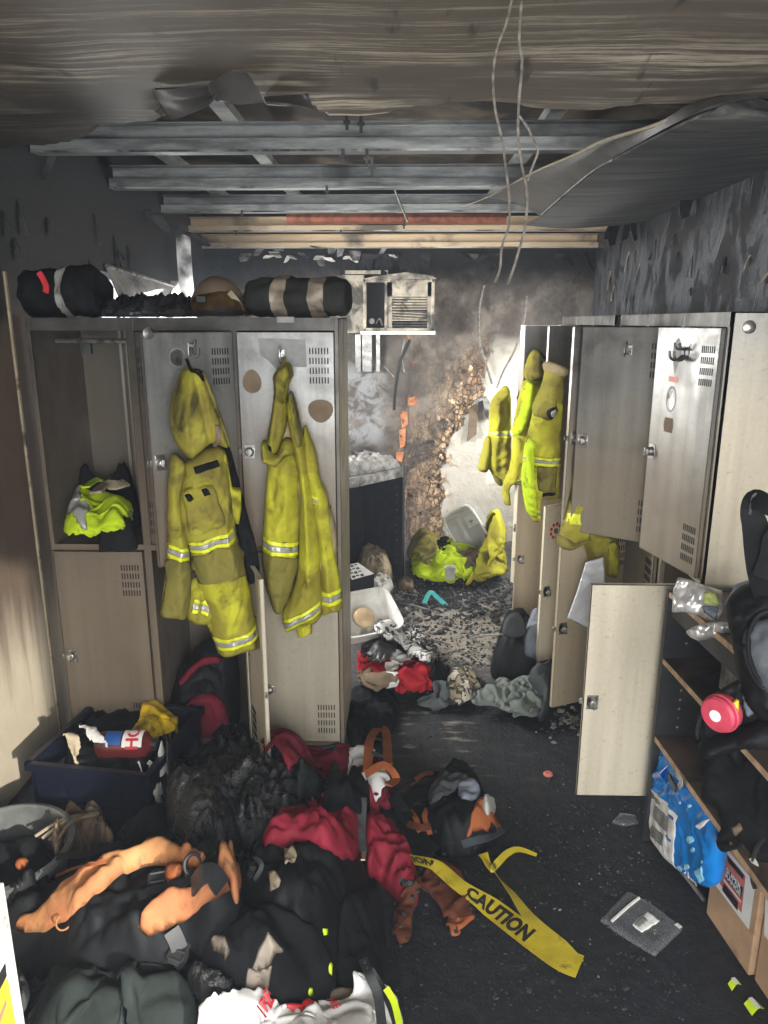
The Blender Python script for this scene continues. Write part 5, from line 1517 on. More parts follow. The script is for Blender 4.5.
# ---- orange webbing harness at the right of the maroon jacket
t = thing('webbing_harness', 'orange and black webbing harness in a tangle right of the maroon jacket', 'harness', tuple(hit(385, 770)))
for pts, w_, m_ in (([(368, 778), (370, 752), (378, 736), (386, 742), (388, 772)], .035, 'orange_cloth'), ([(372, 746), (384, 752), (386, 764), (372, 764)], .02, 'plastic_black'), ([(366, 782), (384, 776), (396, 786), (388, 796)], .03, 'orange_cloth'),
                   ([(392, 798), (410, 790), (428, 782), (440, 786)], .03, 'black_bag'), ([(410, 792), (424, 784), (438, 782), (444, 788)], .018, 'orange_tape'), ([(404, 830), (424, 838), (440, 828), (446, 838)], .025, 'orange_tape'),
                   ([(398, 820), (414, 806), (436, 800), (452, 806)], .05, 'black_bag'), ([(392, 802), (404, 824), (420, 846), (434, 862)], .05, 'black_bag'), ([(410, 818), (416, 830), (420, 842)], .018, 'orange_cloth'), ([(432, 812), (424, 826), (430, 842)], .018, 'orange_cloth')):
    b = MB().ribbon([hit(a, c, .05 + .02 * (i % 2)) for i, (a, c) in enumerate(pts)], w_, UPN, .004, 5); b.build('webbing', M[m_], t)

# ---- red gear bag
bb = heap('gear_bag', [(232, 880), (262, 842), (300, 832), (345, 838), (366, 862), (362, 905), (345, 945), (320, 968), (285, 950), (252, 930), (236, 905)], .2, .13, .12, M['black_bag'], res=.009,
          fold=addf(crumple(.14, .024, 30, .8), crumple(.04, .006, 31)), edge=.008)
t = tag(bb.o, 'large black and red gear bag with two tan tags, middle of the heap', 'bag')
rp = Pad('red_flap', xy([(262, 844), (272, 824), (306, 808), (338, 798), (357, 802), (360, 830), (357, 858), (330, 852), (296, 842), (276, 846)]), FLOORF, .05, .05, M['red'], t, .008, base=lambda u, v: hg(u, v) + .0, fold=addf(crumple(.10, .020, 33, .3), crumple(.035, .006, 34)), Tb=0); stamp(rp)
r2_ = Pad('red_end', xy([(364, 806), (380, 812), (398, 836), (414, 866), (420, 896), (414, 908), (398, 902), (380, 884), (366, 868)]), FLOORF, .08, .05, M['red'], t, .008, base=lambda u, v: hg(u, v) * .9, fold=addf(crumple(.09, .026, 36, 1.9), crumple(.03, .008, 37)), Tb=0); stamp(r2_)
hd = heap('padded_hood', [(322, 800), (334, 782), (350, 770), (364, 776), (370, 796), (362, 808), (344, 802), (330, 806)], .28, .07, .05, M['black_cloth'], t, res=.008, fold=crumple(.06, .012, 38, .5))
zp = MB().ribbon([hit(a, c, .012) for a, c in ((362, 800), (361, 820), (360, 838), (362, 856))], .036, UPN, .006, 4).build('zip_strip', M['grey_cloth'], t)
MB().ribbon([hit(a, c, .022) for a, c in ((363, 846), (364, 856), (363, 864))], .014, UPN, .004, 3).build('zip_pull', M['skin_tan'], t)
for q in ([(284, 850), (292, 848), (297, 858), (295, 864), (285, 868)], [(268, 876), (274, 873), (281, 884), (279, 891), (270, 895)]):
    on(bb, 'tan_tag', q, M['khaki'], t, T=.006, sm=1, off=.008, res=.004)
on(r2_, 'edge_trim', [(398, 878), (408, 882), (418, 898), (412, 906), (402, 890)], M['grey_cloth'], t, T=.004)
strap('side_strap', [(236, 860), (246, 856), (254, 868), (250, 880)], .018, 'plastic_black', t, .02); strap('side_strap', [(256, 862), (263, 870), (256, 884)], .012, 'grey_cloth', t, .025)

# ---- black trouser leg beside the bag
solo(heap('black_trousers', [(344, 892), (362, 880), (380, 884), (386, 920), (385, 955), (380, 985), (358, 996), (338, 990), (336, 940)], .14, .10, .08, M['black_cloth'], res=.009, fold=crumple(.16, .014, 40, 1.5, 2.0), edge=.006).o, 'black trouser leg standing up at the right edge of the heap', 'trousers')
# ---- turnout coat with scorched bands
tc = heap('turnout_coat', [(192, 905), (204, 888), (222, 884), (246, 896), (276, 900), (304, 914), (326, 938), (338, 962), (334, 1000), (300, 1008), (250, 1010), (216, 992), (198, 955)], .26, .10, .09, M['black_cloth'], res=.008,
          fold=addf(crumple(.15, .030, 42, 2.2, 1.6), crumple(.04, .004, 43)), edge=.006)
t = tag(tc.o, 'black turnout coat with scorched tan bands in front of the red and black bag', 'coat')
for q in ([(203, 906), (220, 893), (240, 912), (220, 932)], [(203, 910), (216, 930), (230, 952), (226, 966), (212, 952), (202, 932)], [(268, 934), (288, 954), (270, 970), (252, 974), (258, 952)], [(248, 970), (272, 968), (268, 998), (244, 998)]):
    on(tc, 'scorched_band', q, M['band_tan'], t, T=.004, sm=1)
for q in ([(322, 932), (328, 934), (329, 943), (324, 940)], [(329, 966), (333, 966), (332, 978), (328, 974)], [(309, 990), (313, 990), (314, 1000), (308, 998)]):
    on(tc, 'lime_tab', q, M['lime'], t, T=.01, sm=0, off=.006, res=.004)

# ---- orange and black bag at the left
ob = heap('orange_bag', [(-14, 905), (6, 872), (50, 850), (105, 842), (150, 842), (205, 848), (238, 872), (240, 900), (212, 925), (185, 945), (130, 965), (70, 970), (20, 958), (-10, 940)], .26, .13, .12, M['black_bag'], soft=8, res=.009,
          fold=addf(crumple(.12, .024, 45, .25, 2.2), crumple(.035, .005, 46)), edge=.008)
t = tag(ob.o, 'black bag with faded orange padded straps and buckles, left foreground', 'bag')


def smooth_hg():
    A = blur(blur(HG, 3), 3)
    def f(u, v):
        a = np.clip((u - HX0) / HR, 0, A.shape[0] - 1.001); b_ = np.clip((v - HY0) / HR, 0, A.shape[1] - 1.001)
        i, j = a.astype(int), b_.astype(int); fa, fb = a - i, b_ - j
        return np.maximum(A[i, j] * (1 - fa) * (1 - fb) + A[i + 1, j] * fa * (1 - fb) + A[i, j + 1] * (1 - fa) * fb + A[i + 1, j + 1] * fa * fb, hg(u, v)) + .006
    return f


def pod(name, pts, T, R, m, seed, amp=.010, sc=.05, ang=.5):
    p = Pad(name, xy(pts), FLOORF, T, R, M[m], t, .007, base=smooth_hg(), fold=addf(crumple(sc, amp * .6, seed, ang, 2.5), crumple(.02, .002, seed + 1, ang, 2)), Tb=0, edge=.003, power=.6)
    stamp(p); return p


pod('padded_strap', [(14, 930), (30, 918), (52, 908), (74, 890), (100, 872), (130, 857), (158, 851), (178, 854), (204, 858), (202, 866), (182, 867), (158, 868), (132, 877), (102, 894), (78, 912), (60, 926), (34, 934)], .045, .03, 'orange_bag', 47)
pod('side_pocket', [(138, 928), (148, 912), (166, 900), (190, 892), (212, 886), (226, 882), (230, 892), (214, 906), (192, 920), (166, 934), (148, 940)], .055, .03, 'orange_bag', 48)
pod('padded_strap', [(212, 880), (218, 864), (228, 858), (236, 866), (242, 886), (240, 904), (232, 898), (228, 880), (220, 888)], .05, .02, 'orange_bag', 49)
pod('orange_cord', [(166, 878), (178, 870), (184, 872), (180, 882), (168, 884)], .02, .01, 'orange_cloth', 50)
strap('zip_line', [(58, 878), (72, 872), (88, 868), (108, 864)], .008, 'orange_cloth', t, .012)
strap('top_edge', [(60, 862), (95, 858), (125, 848), (132, 846)], .02, 'black_bag', t, .03)


def buckle(px, py, s, rot, m='plastic_black'):
    c = hit(px, py, .022); n = UPN; u = np.array([math.cos(rot), math.sin(rot) * .9, math.sin(rot) * .45]); v = np.cross(n, u)
    b = MB(); r = .004
    cs = [c + u * a * s + v * d * s * 1.1 for a, d in ((-1, -1), (1, -1), (1, 1), (-1, 1))]
    for i in range(4): b.tube([cs[i], cs[(i + 1) % 4]], r, 6)
    b.tube([c - u * s, c + u * s], r, 6)
    b.ribbon([c - v * s * 1.6 - n * .006, c - n * .002, c + v * s * 1.6 - n * .006], s * 1.6, n, .003, 3)
    b.build('buckle', M[m], t)


buckle(159, 885, .021, .2); buckle(180, 954, .020, -.3, 'plastic_black')
strap('webbing', [(172, 932), (178, 944), (182, 958), (176, 968)], .040, 'plastic_black', t, .014)
strap('webbing', [(140, 900), (160, 893), (186, 886), (200, 880)], .022, 'black_bag', t, .02)
c = hit(195, 870, .03)
b = MB(); ringp = [c + np.array([.022 * math.cos(a), .012 * math.sin(a), .024 * math.sin(a)]) for a in np.linspace(0, 2 * math.pi, 17)]
b.tube(ringp, .006, 7).lathe([(.014, -.006), (.016, 0), (.012, .006), (0, .008)], tuple(hit(192, 878, .02)), 12, tuple(UPN)).build('round_clip', M['plastic_black'], t)
c = hit(65, 925, .008)
MB().tube([c + np.array([.020 * math.cos(a), .016 * math.sin(a), .012 * math.sin(a) + .006]) for a in np.linspace(2.4, 7.0, 14)], .0025, 6).build('rubber_ring', M['orange_bag'], t)
p = hit(24, 866, .02); MB().lathe([(.004, -.03), (.016, -.012), (.018, .0), (.010, .012), (0, .016)], tuple(p), 12, (.3, -.2, .9)).build('orange_toggle', M['orange_cloth'], t)
# folded fabric loop lying over the bag's right end
lp = MB().ribbon([hit(196, 892, .03), hit(206, 884, .045), hit(214, 882, .04), hit(222, 890, .02)], .05, UPN, .008, 5).build('fabric_loop', M['plastic_black'], t)

# ---- grey-green clothes at the bottom left
solo(garment('green_fleece', [(18, 990), (38, 964), (75, 956), (112, 962), (130, 985), (128, 1020), (112, 1070), (40, 1080), (6, 1030)], .24, 'dark_green', None, fill=1.7, hgt=.15, res=.012, wave=.075, dome=0.07, dR=0.1, seed=19, ang=1.0, top=.2), 'crumpled dark green fleece at the bottom left under the orange bag', 'fleece')
solo(garment('dark_trousers', [(116, 968), (140, 954), (168, 962), (188, 978), (206, 1000), (216, 1050), (170, 1075), (118, 1070), (122, 1000)], .22, 'dark_green', None, fill=1.5, hgt=.10, res=.014, wave=.14, dome=0.07, dR=0.09, seed=21, ang=1.9, stretch=2.5, top=.13), 'smooth dark trousers right of the green fleece', 'trousers')
solo(heap('charred_glove', [(188, 970), (202, 962), (222, 966), (238, 985), (236, 1010), (212, 1012), (196, 998)], .24, .05, .04, M['melt'], res=.006, fold=addf(crumple(.035, .013, 55), crumple(.014, .004, 56)), edge=.008).o, 'charred lumpy glove between the dark trousers and the white shirt', 'glove')
solo(heap('grey_sock', [(14, 985), (18, 972), (26, 976), (29, 992), (24, 1008), (18, 1006)], .30, .04, .02, M['grey_cloth'], res=.005, fold=crumple(.03, .008, 57)).o, 'small grey sock against the white board', 'sock')

# ---- brown pouch, white shirt
solo(heap('brown_pouch', [(330, 994), (340, 985), (356, 985), (374, 994), (376, 1008), (350, 1012), (332, 1006)], .22, .03, .04, M['brown_cloth'], res=.007, fold=crumple(.05, .014, 60)).o, 'brown cloth pouch behind the white shirt', 'pouch')
t = solo(garment('white_shirt', [(202, 1004), (208, 986), (222, 972), (246, 968), (266, 962), (290, 966), (312, 972), (330, 966), (348, 970), (372, 980), (396, 1002), (402, 1070), (300, 1110), (194, 1090)], .32, 'white_cloth', None, fill=1.65, hgt=.11, res=.012, wave=.10, dome=0.11, dR=0.06, seed=23, ang=1.2, top=.2,
     panels=[('red_print', [(286, 992), (300, 990), (312, 996), (318, 1006), (322, 1030), (306, 1036), (296, 1024), (284, 1026), (280, 1006)], 'ink_red')]), 'white shirt with red print in the very foreground of the heap', 'shirt')


def print_text(s, px, py, size, rot, m, parent):
    c = hit(px, py); V, F_ = text_mesh(s, size, .001)
    cr, sr = math.cos(rot), math.sin(rot)
    u = c[0] + V[:, 0] * cr - V[:, 1] * sr; v = c[1] + V[:, 0] * sr + V[:, 1] * cr
    A_ = blur(HG, 1); f = lambda a, b_: np.maximum(hg(a, b_), A_[np.clip(np.round((a - HX0) / HR).astype(int), 0, 320), np.clip(np.round((b_ - HY0) / HR).astype(int), 0, 560)])
    link('lettering', np.stack([u, v, f(u, v) + .012], 1), F_, m, parent, smooth=False)


print_text('IRE', 266, 1006, .034, 1.2, M['ink_red'], t)
print_text('HE', 334, 1007, .030, -.9, M['ink_red'], t)
# ---- wrist strap with lime edge
t = thing('fin_strap', 'grey strap with punched holes and a lime edge at the right of the white shirt', 'strap', tuple(hit(385, 995)))
b = MB().ribbon([hit(364, 968, .05), hit(370, 982, .04), hit(378, 1000, .03), hit(382, 1030, .02)], .024, UPN, .005, 5); b.build('strap_band', M['grey_cloth'], t)
MB().ribbon([hit(370, 975, .03), hit(380, 990, .02), hit(390, 1006, .02), hit(398, 1030, .02)], .022, UPN, .006, 5).build('black_edge', M['plastic_black'], t)
MB().ribbon([hit(386, 994, .035), hit(394, 1008, .035), hit(400, 1032, .03)], .016, UPN, .006, 5).build('lime_edge', M['lime'], t)
for k in range(4):
    p = hit(365.5 + 2.2 * k, 971 + 5 * k, .056 - .003 * k); MB().lathe([(.0035, 0), (.0035, .003), (0, .003)], tuple(p), 8, tuple(UPN)).build('punched_hole', M['ink'], t)
# ---- white printed board at the left edge
a = at_y(10, 950, 1.36); X1 = float(a[0])
t = thing('printed_board', 'upright white board with a yellow and black printed label at the left edge', 'board', (X1 - .15, 1.36, 0))
MB().box((X1 - .34, 1.355, 0), (X1, 1.375, .56)).build('panel', M['plastic_white'], t, bevel=.002)


def bp(px, py): return at_y(px, py, 1.3545)


def flat(name, pts, m, parent, f): return link(name, [f(*q) for q in pts], [tuple(range(len(pts)))[::-1]], M[m], parent, smooth=False)


flat('yellow_print', [(-40, 1060), (-40, 1010), (8, 978), (16, 1024), (20, 1060)], 'ink_yellow', t, bp)
flat('black_print', [(-20, 1010), (5.5, 962), (7, 976), (-20, 1030)], 'ink', t, lambda a, c: at_y(a, c, 1.3538))
flat('red_print', [(-10, 1040), (6, 998), (7, 1004), (-8, 1046)], 'ink_salmon', t, lambda a, c: at_y(a, c, 1.3538))
flat('crease_mark', [(-2, 934), (5, 916), (5.6, 918), (-2, 938)], 'khaki', t, bp)

# ---- right edge of the heap: pack, dark orange vest, caution tape
pk = heap('black_pack', [(424, 800), (434, 784), (450, 772), (470, 774), (482, 786), (490, 806), (498, 828), (486, 842), (462, 848), (440, 846), (426, 826)], .10, .115, .07, M['black_bag'], res=.008, fold=crumple(.12, .014, 70), edge=.005)
t = tag(pk.o, 'black pack with an orange side panel standing alone right of the heap', 'bag')
on(pk, 'orange_panel', [(476, 802), (484, 798), (492, 812), (502, 830), (488, 836), (466, 842), (470, 824)], M['orange_cloth'], t, T=.008, sm=1)
strap('rubber_edge', [(462, 846), (476, 842), (490, 838), (501, 832)], .025, 'slate', t, .006, .01)
on(pk, 'buckle_plate', [(458, 786), (470, 780), (480, 788), (478, 800), (462, 800)], M['pigeon'], t, T=.014, sm=2)
on(pk, 'top_flap', [(432, 786), (450, 774), (470, 778), (456, 790), (440, 800), (428, 804)], M['grey_cloth'], t, T=.012)
solo(heap('white_rag', [(482, 802), (490, 798), (496, 806), (490, 814)], .06, .03, .02, M['white_dirty'], res=.005, fold=crumple(.02, .01, 71)).o, 'small dirty white rag behind the black pack', 'rag')
t = solo(garment('orange_vest', [(392, 915), (400, 892), (412, 876), (430, 866), (450, 868), (464, 880), (472, 908), (474, 928), (452, 936), (440, 915), (428, 898), (416, 908), (410, 945), (394, 942)], .03, 'orange_tape', None, fill=1.3, hgt=.05, res=.013, wave=.09, dome=0.02, dR=0.04, seed=27, ang=1.4, stretch=2.2, top=.09,
     panels=[('bright_hem', [(444, 924), (460, 918), (476, 922), (476, 932), (450, 940)], 'orange_cloth')]), 'dark orange vest lying beneath the yellow caution tape', 'vest')

# caution tape: one strip twice over the floor, letters wrapped on its surface
t = thing('caution_tape', 'yellow caution tape lying folded across the dark floor right of the heap', 'tape', tuple(hit(520, 920)))
TP = np.array([hit(412, 864, .03), hit(436, 870, .025), hit(460, 888, .012), hit(490, 908, .008), hit(530, 938, .008), hit(560, 960, .012), hit(579, 969, .016)])
TW = np.array([.045, .050, .050, .075, .080, .080, .078])
B_ = MB().ribbon(TP, TW, (0, -.1, 1), .0012, 8); B_.build('tape_strip', M['caution'], t)
Sp = spline(TP, 8); Wd = np.interp(np.linspace(0, 1, len(Sp)), np.linspace(0, 1, len(TW)), TW)
Ls = np.concatenate([[0], np.cumsum(np.linalg.norm(np.diff(Sp, axis=0), axis=1))])


def tape_text(s, s0, s1, hgt, m='ink'):
    V, F_ = text_mesh(s, 1.0, .05)
    V = V.copy(); V[:, 0] = (V[:, 0] - V[:, 0].min()) / np.ptp(V[:, 0]); V[:, 1] /= np.ptp(V[:, 1])
    out = []
    for v in V:
        a = s0 + (s1 - s0) * v[0]; P = np.array([np.interp(a, Ls, Sp[:, k]) for k in range(3)]); P2 = np.array([np.interp(a + .01, Ls, Sp[:, k]) for k in range(3)])
        tn = (P2 - P) / (np.linalg.norm(P2 - P) + 1e-9); sd = np.cross((0, -.1, 1), tn); sd /= np.linalg.norm(sd); wd = np.interp(a, Ls, Wd)
        out.append(P + sd * v[1] * wd * hgt + np.array([0, 0, .0026]))
    link('lettering', out, F_, M[m], t, smooth=False)


k1 = float(Ls[int(8 * 2.25)]); k2 = float(Ls[int(8 * 4.05)])
tape_text('CAUTION', k1, k2, .74); tape_text('ION', .0, float(Ls[7]), .6)
MB().ribbon([hit(579, 966, .018), hit(560, 948, .012), hit(530, 920, .010), hit(512, 896, .014), hit(496, 878, .02), hit(486, 866, .03), hit(482, 858, .03)], [.03, .05, .045, .035, .028, .03, .034], np.array([(0, -.2, 1), (0, -.2, 1), (.2, -.1, 1), (.6, -.2, .8), (.9, 0, .4), (.6, -.3, .7), (0, -.6, .8)]), .0012, 8).build('tape_strip', M['caution'], t)
MB().ribbon([hit(483, 858, .03), hit(490, 872, .022), hit(496, 868, .03), hit(506, 858, .03), hit(518, 853, .025), hit(536, 858, .02)], [.03, .02, .024, .022, .02, .012], np.array([(0, -.6, .8), (.5, -.5, .6), (0, -.8, .5), (0, -.6, .8), (0, -.3, 1), (0, -.3, 1)]), .0012, 8).build('tape_strip', M['caution'], t)
# ------------------------------------------------------------------ things in the lockers and on top of the left bank
def lay(name, pts, z0, T, R, m, parent=None, zr=None, **k):
    """soft thing lying on a level surface at z0; outline in pixels at height zr"""
    O = np.array([at_z(p[0], p[1], p[2] if len(p) > 2 else (zr if zr is not None else z0 + T * .3))[:2] for p in pts])
    return Pad(name, O, FLOORF, T, R, m, parent, base=lambda u, v: np.full_like(u, z0 + .003), Tb=0, **k)


ZSH = .942
zsh = lambda u, v: np.full_like(u, ZSH + .004)
fz = lambda pts: np.array([at_z(q[0], q[1], q[2] if len(q) > 2 else 1.0)[:2] for q in pts])
solo(crumpled('hivis_vest', fz([(66, 512, 1.06), (72, 498, 1.07), (100, 496, 1.07), (130, 498, 1.07), (134, 520, 1.0), (128, 549, .95), (96, 552, .95), (66, 551, .95)]), 'hivis', 1.8, .10, .013, .075, 3, base=zsh, top=.22, dome=.14, dR=.06, ang=1.2,
     panels=[('silver_stripe', fz([(76, 500, 1.07), (86, 500, 1.07), (96, 530, 1.0), (86, 545, .97)]), 'band_silver'), ('silver_stripe', fz([(104, 512, 1.05), (132, 500, 1.07), (133, 508, 1.05), (106, 520, 1.03)]), 'band_silver')], stampit=False),
     'bright lime safety vest crumpled on the shelf of the open left locker', 'vest')
solo(lay('black_shirt', [(98, 548, .96), (112, 530, 1.0), (122, 518, 1.04), (133, 516, 1.04), (137, 548, .95), (120, 552, .94)], ZSH, .125, .05, M['black_cloth'], res=.008, fold=crumple(.07, .014, 82)).o, 'black shirt beside the lime vest in the open left locker', 'shirt')
t = solo(lay('black_glove_bundle', [(74, 490, 1.1), (82, 470, 1.15), (98, 464, 1.2), (116, 474, 1.15), (134, 480, 1.1), (136, 500, 1.05), (104, 502, 1.05)], ZSH, .25, .07, M['black_cloth'], res=.008, fold=addf(crumple(.06, .024, 83), crumple(.025, .006, 84)), edge=.006).o, 'black and tan gloves piled behind the lime vest in the open left locker', 'gloves')
p = [at_z(*q, 1.19) for q in ((86, 488), (94, 482), (100, 480))]
MB().ribbon(p, .03, (0, -.6, .8), .006, 4).build('lime_trim', M['hivis'], t)
p = [at_z(*q, 1.18) for q in ((96, 494), (106, 486), (116, 486), (126, 484))]
MB().ribbon(p, .04, (0, -.6, .8), .01, 4).build('tan_cuff', M['khaki'], t)


# backpack standing in the lower middle left locker
class Up:
    def __init__(self, o, n):
        n = np.array(n, float); n /= np.linalg.norm(n); self.o = np.array(o, float); self.n = n
        u = np.cross((0, 0, 1), n); u /= np.linalg.norm(u); v = np.cross(n, u)
        self.u, self.v = u, v; self.fr = plane_frame(self.o, u, v, n)
    def uv(self, pts): return np.array([((at_plane(a, c, self.o, self.n) - self.o) @ self.u, (at_plane(a, c, self.o, self.n) - self.o) @ self.v) for a, c in pts])
    def pad(self, name, pts, T, R, m, parent=None, lift=0.0, **k):
        k.setdefault('Tb', T * .5); k.setdefault('res', .008)
        return Pad(name, self.uv(pts), self.fr, T, R, M[m], parent, lift=lift, **k)


U_ = Up((-.78, 2.86, .12), (0, -1, 0))
t = thing('stored_pack', 'dark pack with a maroon pocket slumped inside the open lower left locker', 'bag', (-.78, 2.86, .12))
U_.pad('pack_body', [(168, 720), (172, 690), (186, 660), (205, 640), (226, 640), (238, 660), (240, 715), (232, 726), (190, 726)], .10, .07, 'black_bag', t, fold=crumple(.10, .016, 86), Tb=.06)
U_.pad('pocket', [(186, 724), (192, 690), (214, 680), (230, 690), (232, 722)], .05, .03, 'maroon', t, lift=.09, fold=crumple(.07, .010, 87), Tb=0)
U_.pad('pack_handle', [(186, 668), (206, 648), (224, 646), (226, 652), (208, 656), (190, 674)], .02, .01, 'maroon', t, lift=.095, Tb=0)

# on top of the left lockers
ZT_ = 1.787


def rolled(name, label, pa, pb, r, m, bands, mband, flat=.9, seed=0, rough_=.008, group=None):
    """rolled coat along pa->pb with bands round it and a spiral end"""
    pa, pb = np.array(pa, float), np.array(pb, float); ax = pb - pa; L = np.linalg.norm(ax); ax /= L
    sx = np.array([ax[1], -ax[0], 0]); sx /= np.linalg.norm(sx); sz = np.array([0, 0, 1.0])
    n, m_ = 40, 34
    def surf(s, a, extra=0):
        k = 1 - .12 * np.clip(abs(2 * s / L - 1) - .75, 0, 1) * 4
        rr = r * k * (1 + .10 * np.sin(a * 3 + seed) * .5) + rough_ * fbm(s * 14 + seed, np.cos(a) * 1.3, np.sin(a) * 1.3, 3) + extra
        return pa + ax * s + sx * (np.cos(a) * rr) + sz * (np.sin(a) * rr * flat + r * flat)
    V = [surf(L * i / (n - 1), 2 * math.pi * k / m_) for i in range(n) for k in range(m_)]
    F_ = [(i * m_ + k, i * m_ + (k + 1) % m_, (i + 1) * m_ + (k + 1) % m_, (i + 1) * m_ + k) for i in range(n - 1) for k in range(m_)]
    for e, d in ((0, -1), (n - 1, 1)):                                   # rolled ends: rings stepping in
        b0 = [e * m_ + k for k in range(m_)]
        for j, (f, dep) in enumerate(((.82, -.012), (.62, .008), (.42, -.010), (.2, .006))):
            st = len(V); c = pa + ax * (0 if e == 0 else L) + sz * r * flat
            V += [c + (V[e * m_ + k] - c) * f + ax * (-d * dep) for k in range(m_)]
            b1 = list(range(st, st + m_))
            F_ += [(b0[k], b1[k], b1[(k + 1) % m_], b0[(k + 1) % m_]) if d < 0 else (b0[(k + 1) % m_], b1[(k + 1) % m_], b1[k], b0[k]) for k in range(m_)]
            b0 = b1
        F_.append(tuple(b0) if d > 0 else tuple(b0[::-1]))
    o = link(name, V, F_, M[m], None, sharp=180)
    tag(o, label, 'rolled coat', group)
    for (s0, s1) in bands:
        k_ = 40; V2 = []
        ss = np.linspace(s0 * L, s1 * L, 5)
        for s in ss: V2 += [surf(s, 2 * math.pi * k / k_, .003) for k in range(k_)]
        F2 = [(i * k_ + k, i * k_ + (k + 1) % k_, (i + 1) * k_ + (k + 1) % k_, (i + 1) * k_ + k) for i in range(4) for k in range(k_)]
        link('scorched_band', V2, F2, M[mband], o, sharp=180)
    return o


q0, q1 = at_y(252, 318, 2.84), at_y(346, 318, 2.80)
rolled('rolled_coat', 'charcoal rolled turnout coat with two tan bands on the right end of the left lockers', (q0[0], 2.86, ZT_), (q1[0], 2.80, ZT_),   .080, 'roll_cloth', [(.27, .42), (.66, .82)], 'band_tan', .88, 2, .014)
q0, q1 = at_y(34, 318, 2.9), at_y(104, 318, 2.86)
o = rolled('rolled_coat', 'black rolled turnout coat with a pale stripe on the left end of the left lockers', (q0[0], 2.90, ZT_), (q1[0], 2.85, ZT_), .098, 'black_cloth', [(.55, .66)], 'band_silver', .9, 5, .018)
p = at_y(43, 278, 2.79); MB().ribbon([p + (-.012, 0, .02), p, p + (.012, -.005, -.03), p + (.006, 0, -.05)], .02, (0, -1, 0), .006, 4).build('red_tag', M['ink_red'], o)
# scorched helmet with its visor
h0 = at_y(219, 316, 2.88)
t = thing('burnt_helmet', 'scorched brown helmet with an amber visor between the rolls on the left lockers', 'helmet', (h0[0], 2.90, ZT_))
def dome(cx, cy, cz, rx, ry, rz_, m, name, a0=0, a1=math.pi, top=1.0, thick=.008):
    n, k_ = 10, 30; V = []
    for lay_ in (0, 1):
        for i in range(n + 1):
            ph = (math.pi / 2) * i / n
            for k in range(k_ + 1):
                a = a0 + (a1 - a0) * k / k_; s = 1 - lay_ * thick / rx
                w_ = 1 + .03 * pn(math.cos(a) * 2, math.sin(a) * 2, ph * 2)
                V.append((cx + rx * s * w_ * math.cos(ph) * math.cos(a), cy + ry * s * w_ * math.cos(ph) * math.sin(a), cz + rz_ * s * w_ * math.sin(ph)))
    K = (n + 1) * (k_ + 1); q = lambda l, i, k: l * K + i * (k_ + 1) + k; F_ = []
    for i in range(n):
        for k in range(k_): F_ += [(q(0, i, k), q(0, i, k + 1), q(0, i + 1, k + 1), q(0, i + 1, k)), (q(1, i, k), q(1, i + 1, k), q(1, i + 1, k + 1), q(1, i, k + 1))]
    for k in range(k_): F_.append((q(0, 0, k + 1), q(0, 0, k), q(1, 0, k), q(1, 0, k + 1)))
    return link(name, V, F_, M[m], t)
dome(h0[0] - .01, 2.92, ZT_ + .005, .112, .13, .145, 'brown_cloth', 'helmet_shell', 0, 2 * math.pi)
dome(h0[0], 2.90, ZT_ + .01, .120, .14, .10, 'visor', 'visor', math.pi * 1.05, math.pi * 1.95)
MB().tube([(h0[0] + .118 * math.cos(a), 2.905 + .142 * math.sin(a), ZT_ + .015) for a in np.linspace(math.pi * .98, math.pi * 2.02, 20)], .010, 6).build('visor_rim', M['plastic_black'], t)
MB().ribbon([(h0[0] + .06, 2.80, ZT_ + .09), (h0[0] + .085, 2.84, ZT_ + .05), (h0[0] + .10, 2.83, ZT_ + .004)], .02, (0, -1, .2), .005, 4).build('chin_strap', M['khaki'], t)
MB().box((h0[0] - .05, 2.752, ZT_ + .05), (h0[0] - .015, 2.768, ZT_ + .075)).build('visor_catch', M['plastic_black'], t, bevel=.003)
X_ = lambda px: float(at_y(px, 318, 2.86)[0])
db_ = Pad('burnt_debris', [(X_(106), 2.80), (X_(130), 2.76), (X_(160), 2.78), (X_(192), 2.80), (X_(196), 2.98), (X_(160), 3.05), (X_(112), 3.0)], FLOORF, .055, .08, M['melt'], None, .009, fold=addf(crumple(.06, .024, 90), crumple(.02, .008, 91)), base=lambda u, v: np.full_like(u, ZT_ + .003), Tb=0, edge=.012)
solo(db_.o, 'black burnt remains between the rolled coat and the helmet on the left lockers', 'debris')
# ------------------------------------------------------------------ right bank: loose sheet and hanging black roll
U_ = Up(tuple(at_y(585, 590, 2.86)), (-.25, -1, .1))
t = thing('plastic_sheet', 'milky plastic sheet hanging from the middle of the right lockers', 'sheet', tuple(at_y(585, 590, 2.86)))
U_.pad('film', [(586, 562), (604, 556), (606, 600), (600, 634), (584, 627), (567, 618), (576, 594)], .003, .006, 'film_white', t, fold=crumple(.06, .006, 93, 1.3), Tb=.0, sm=1)
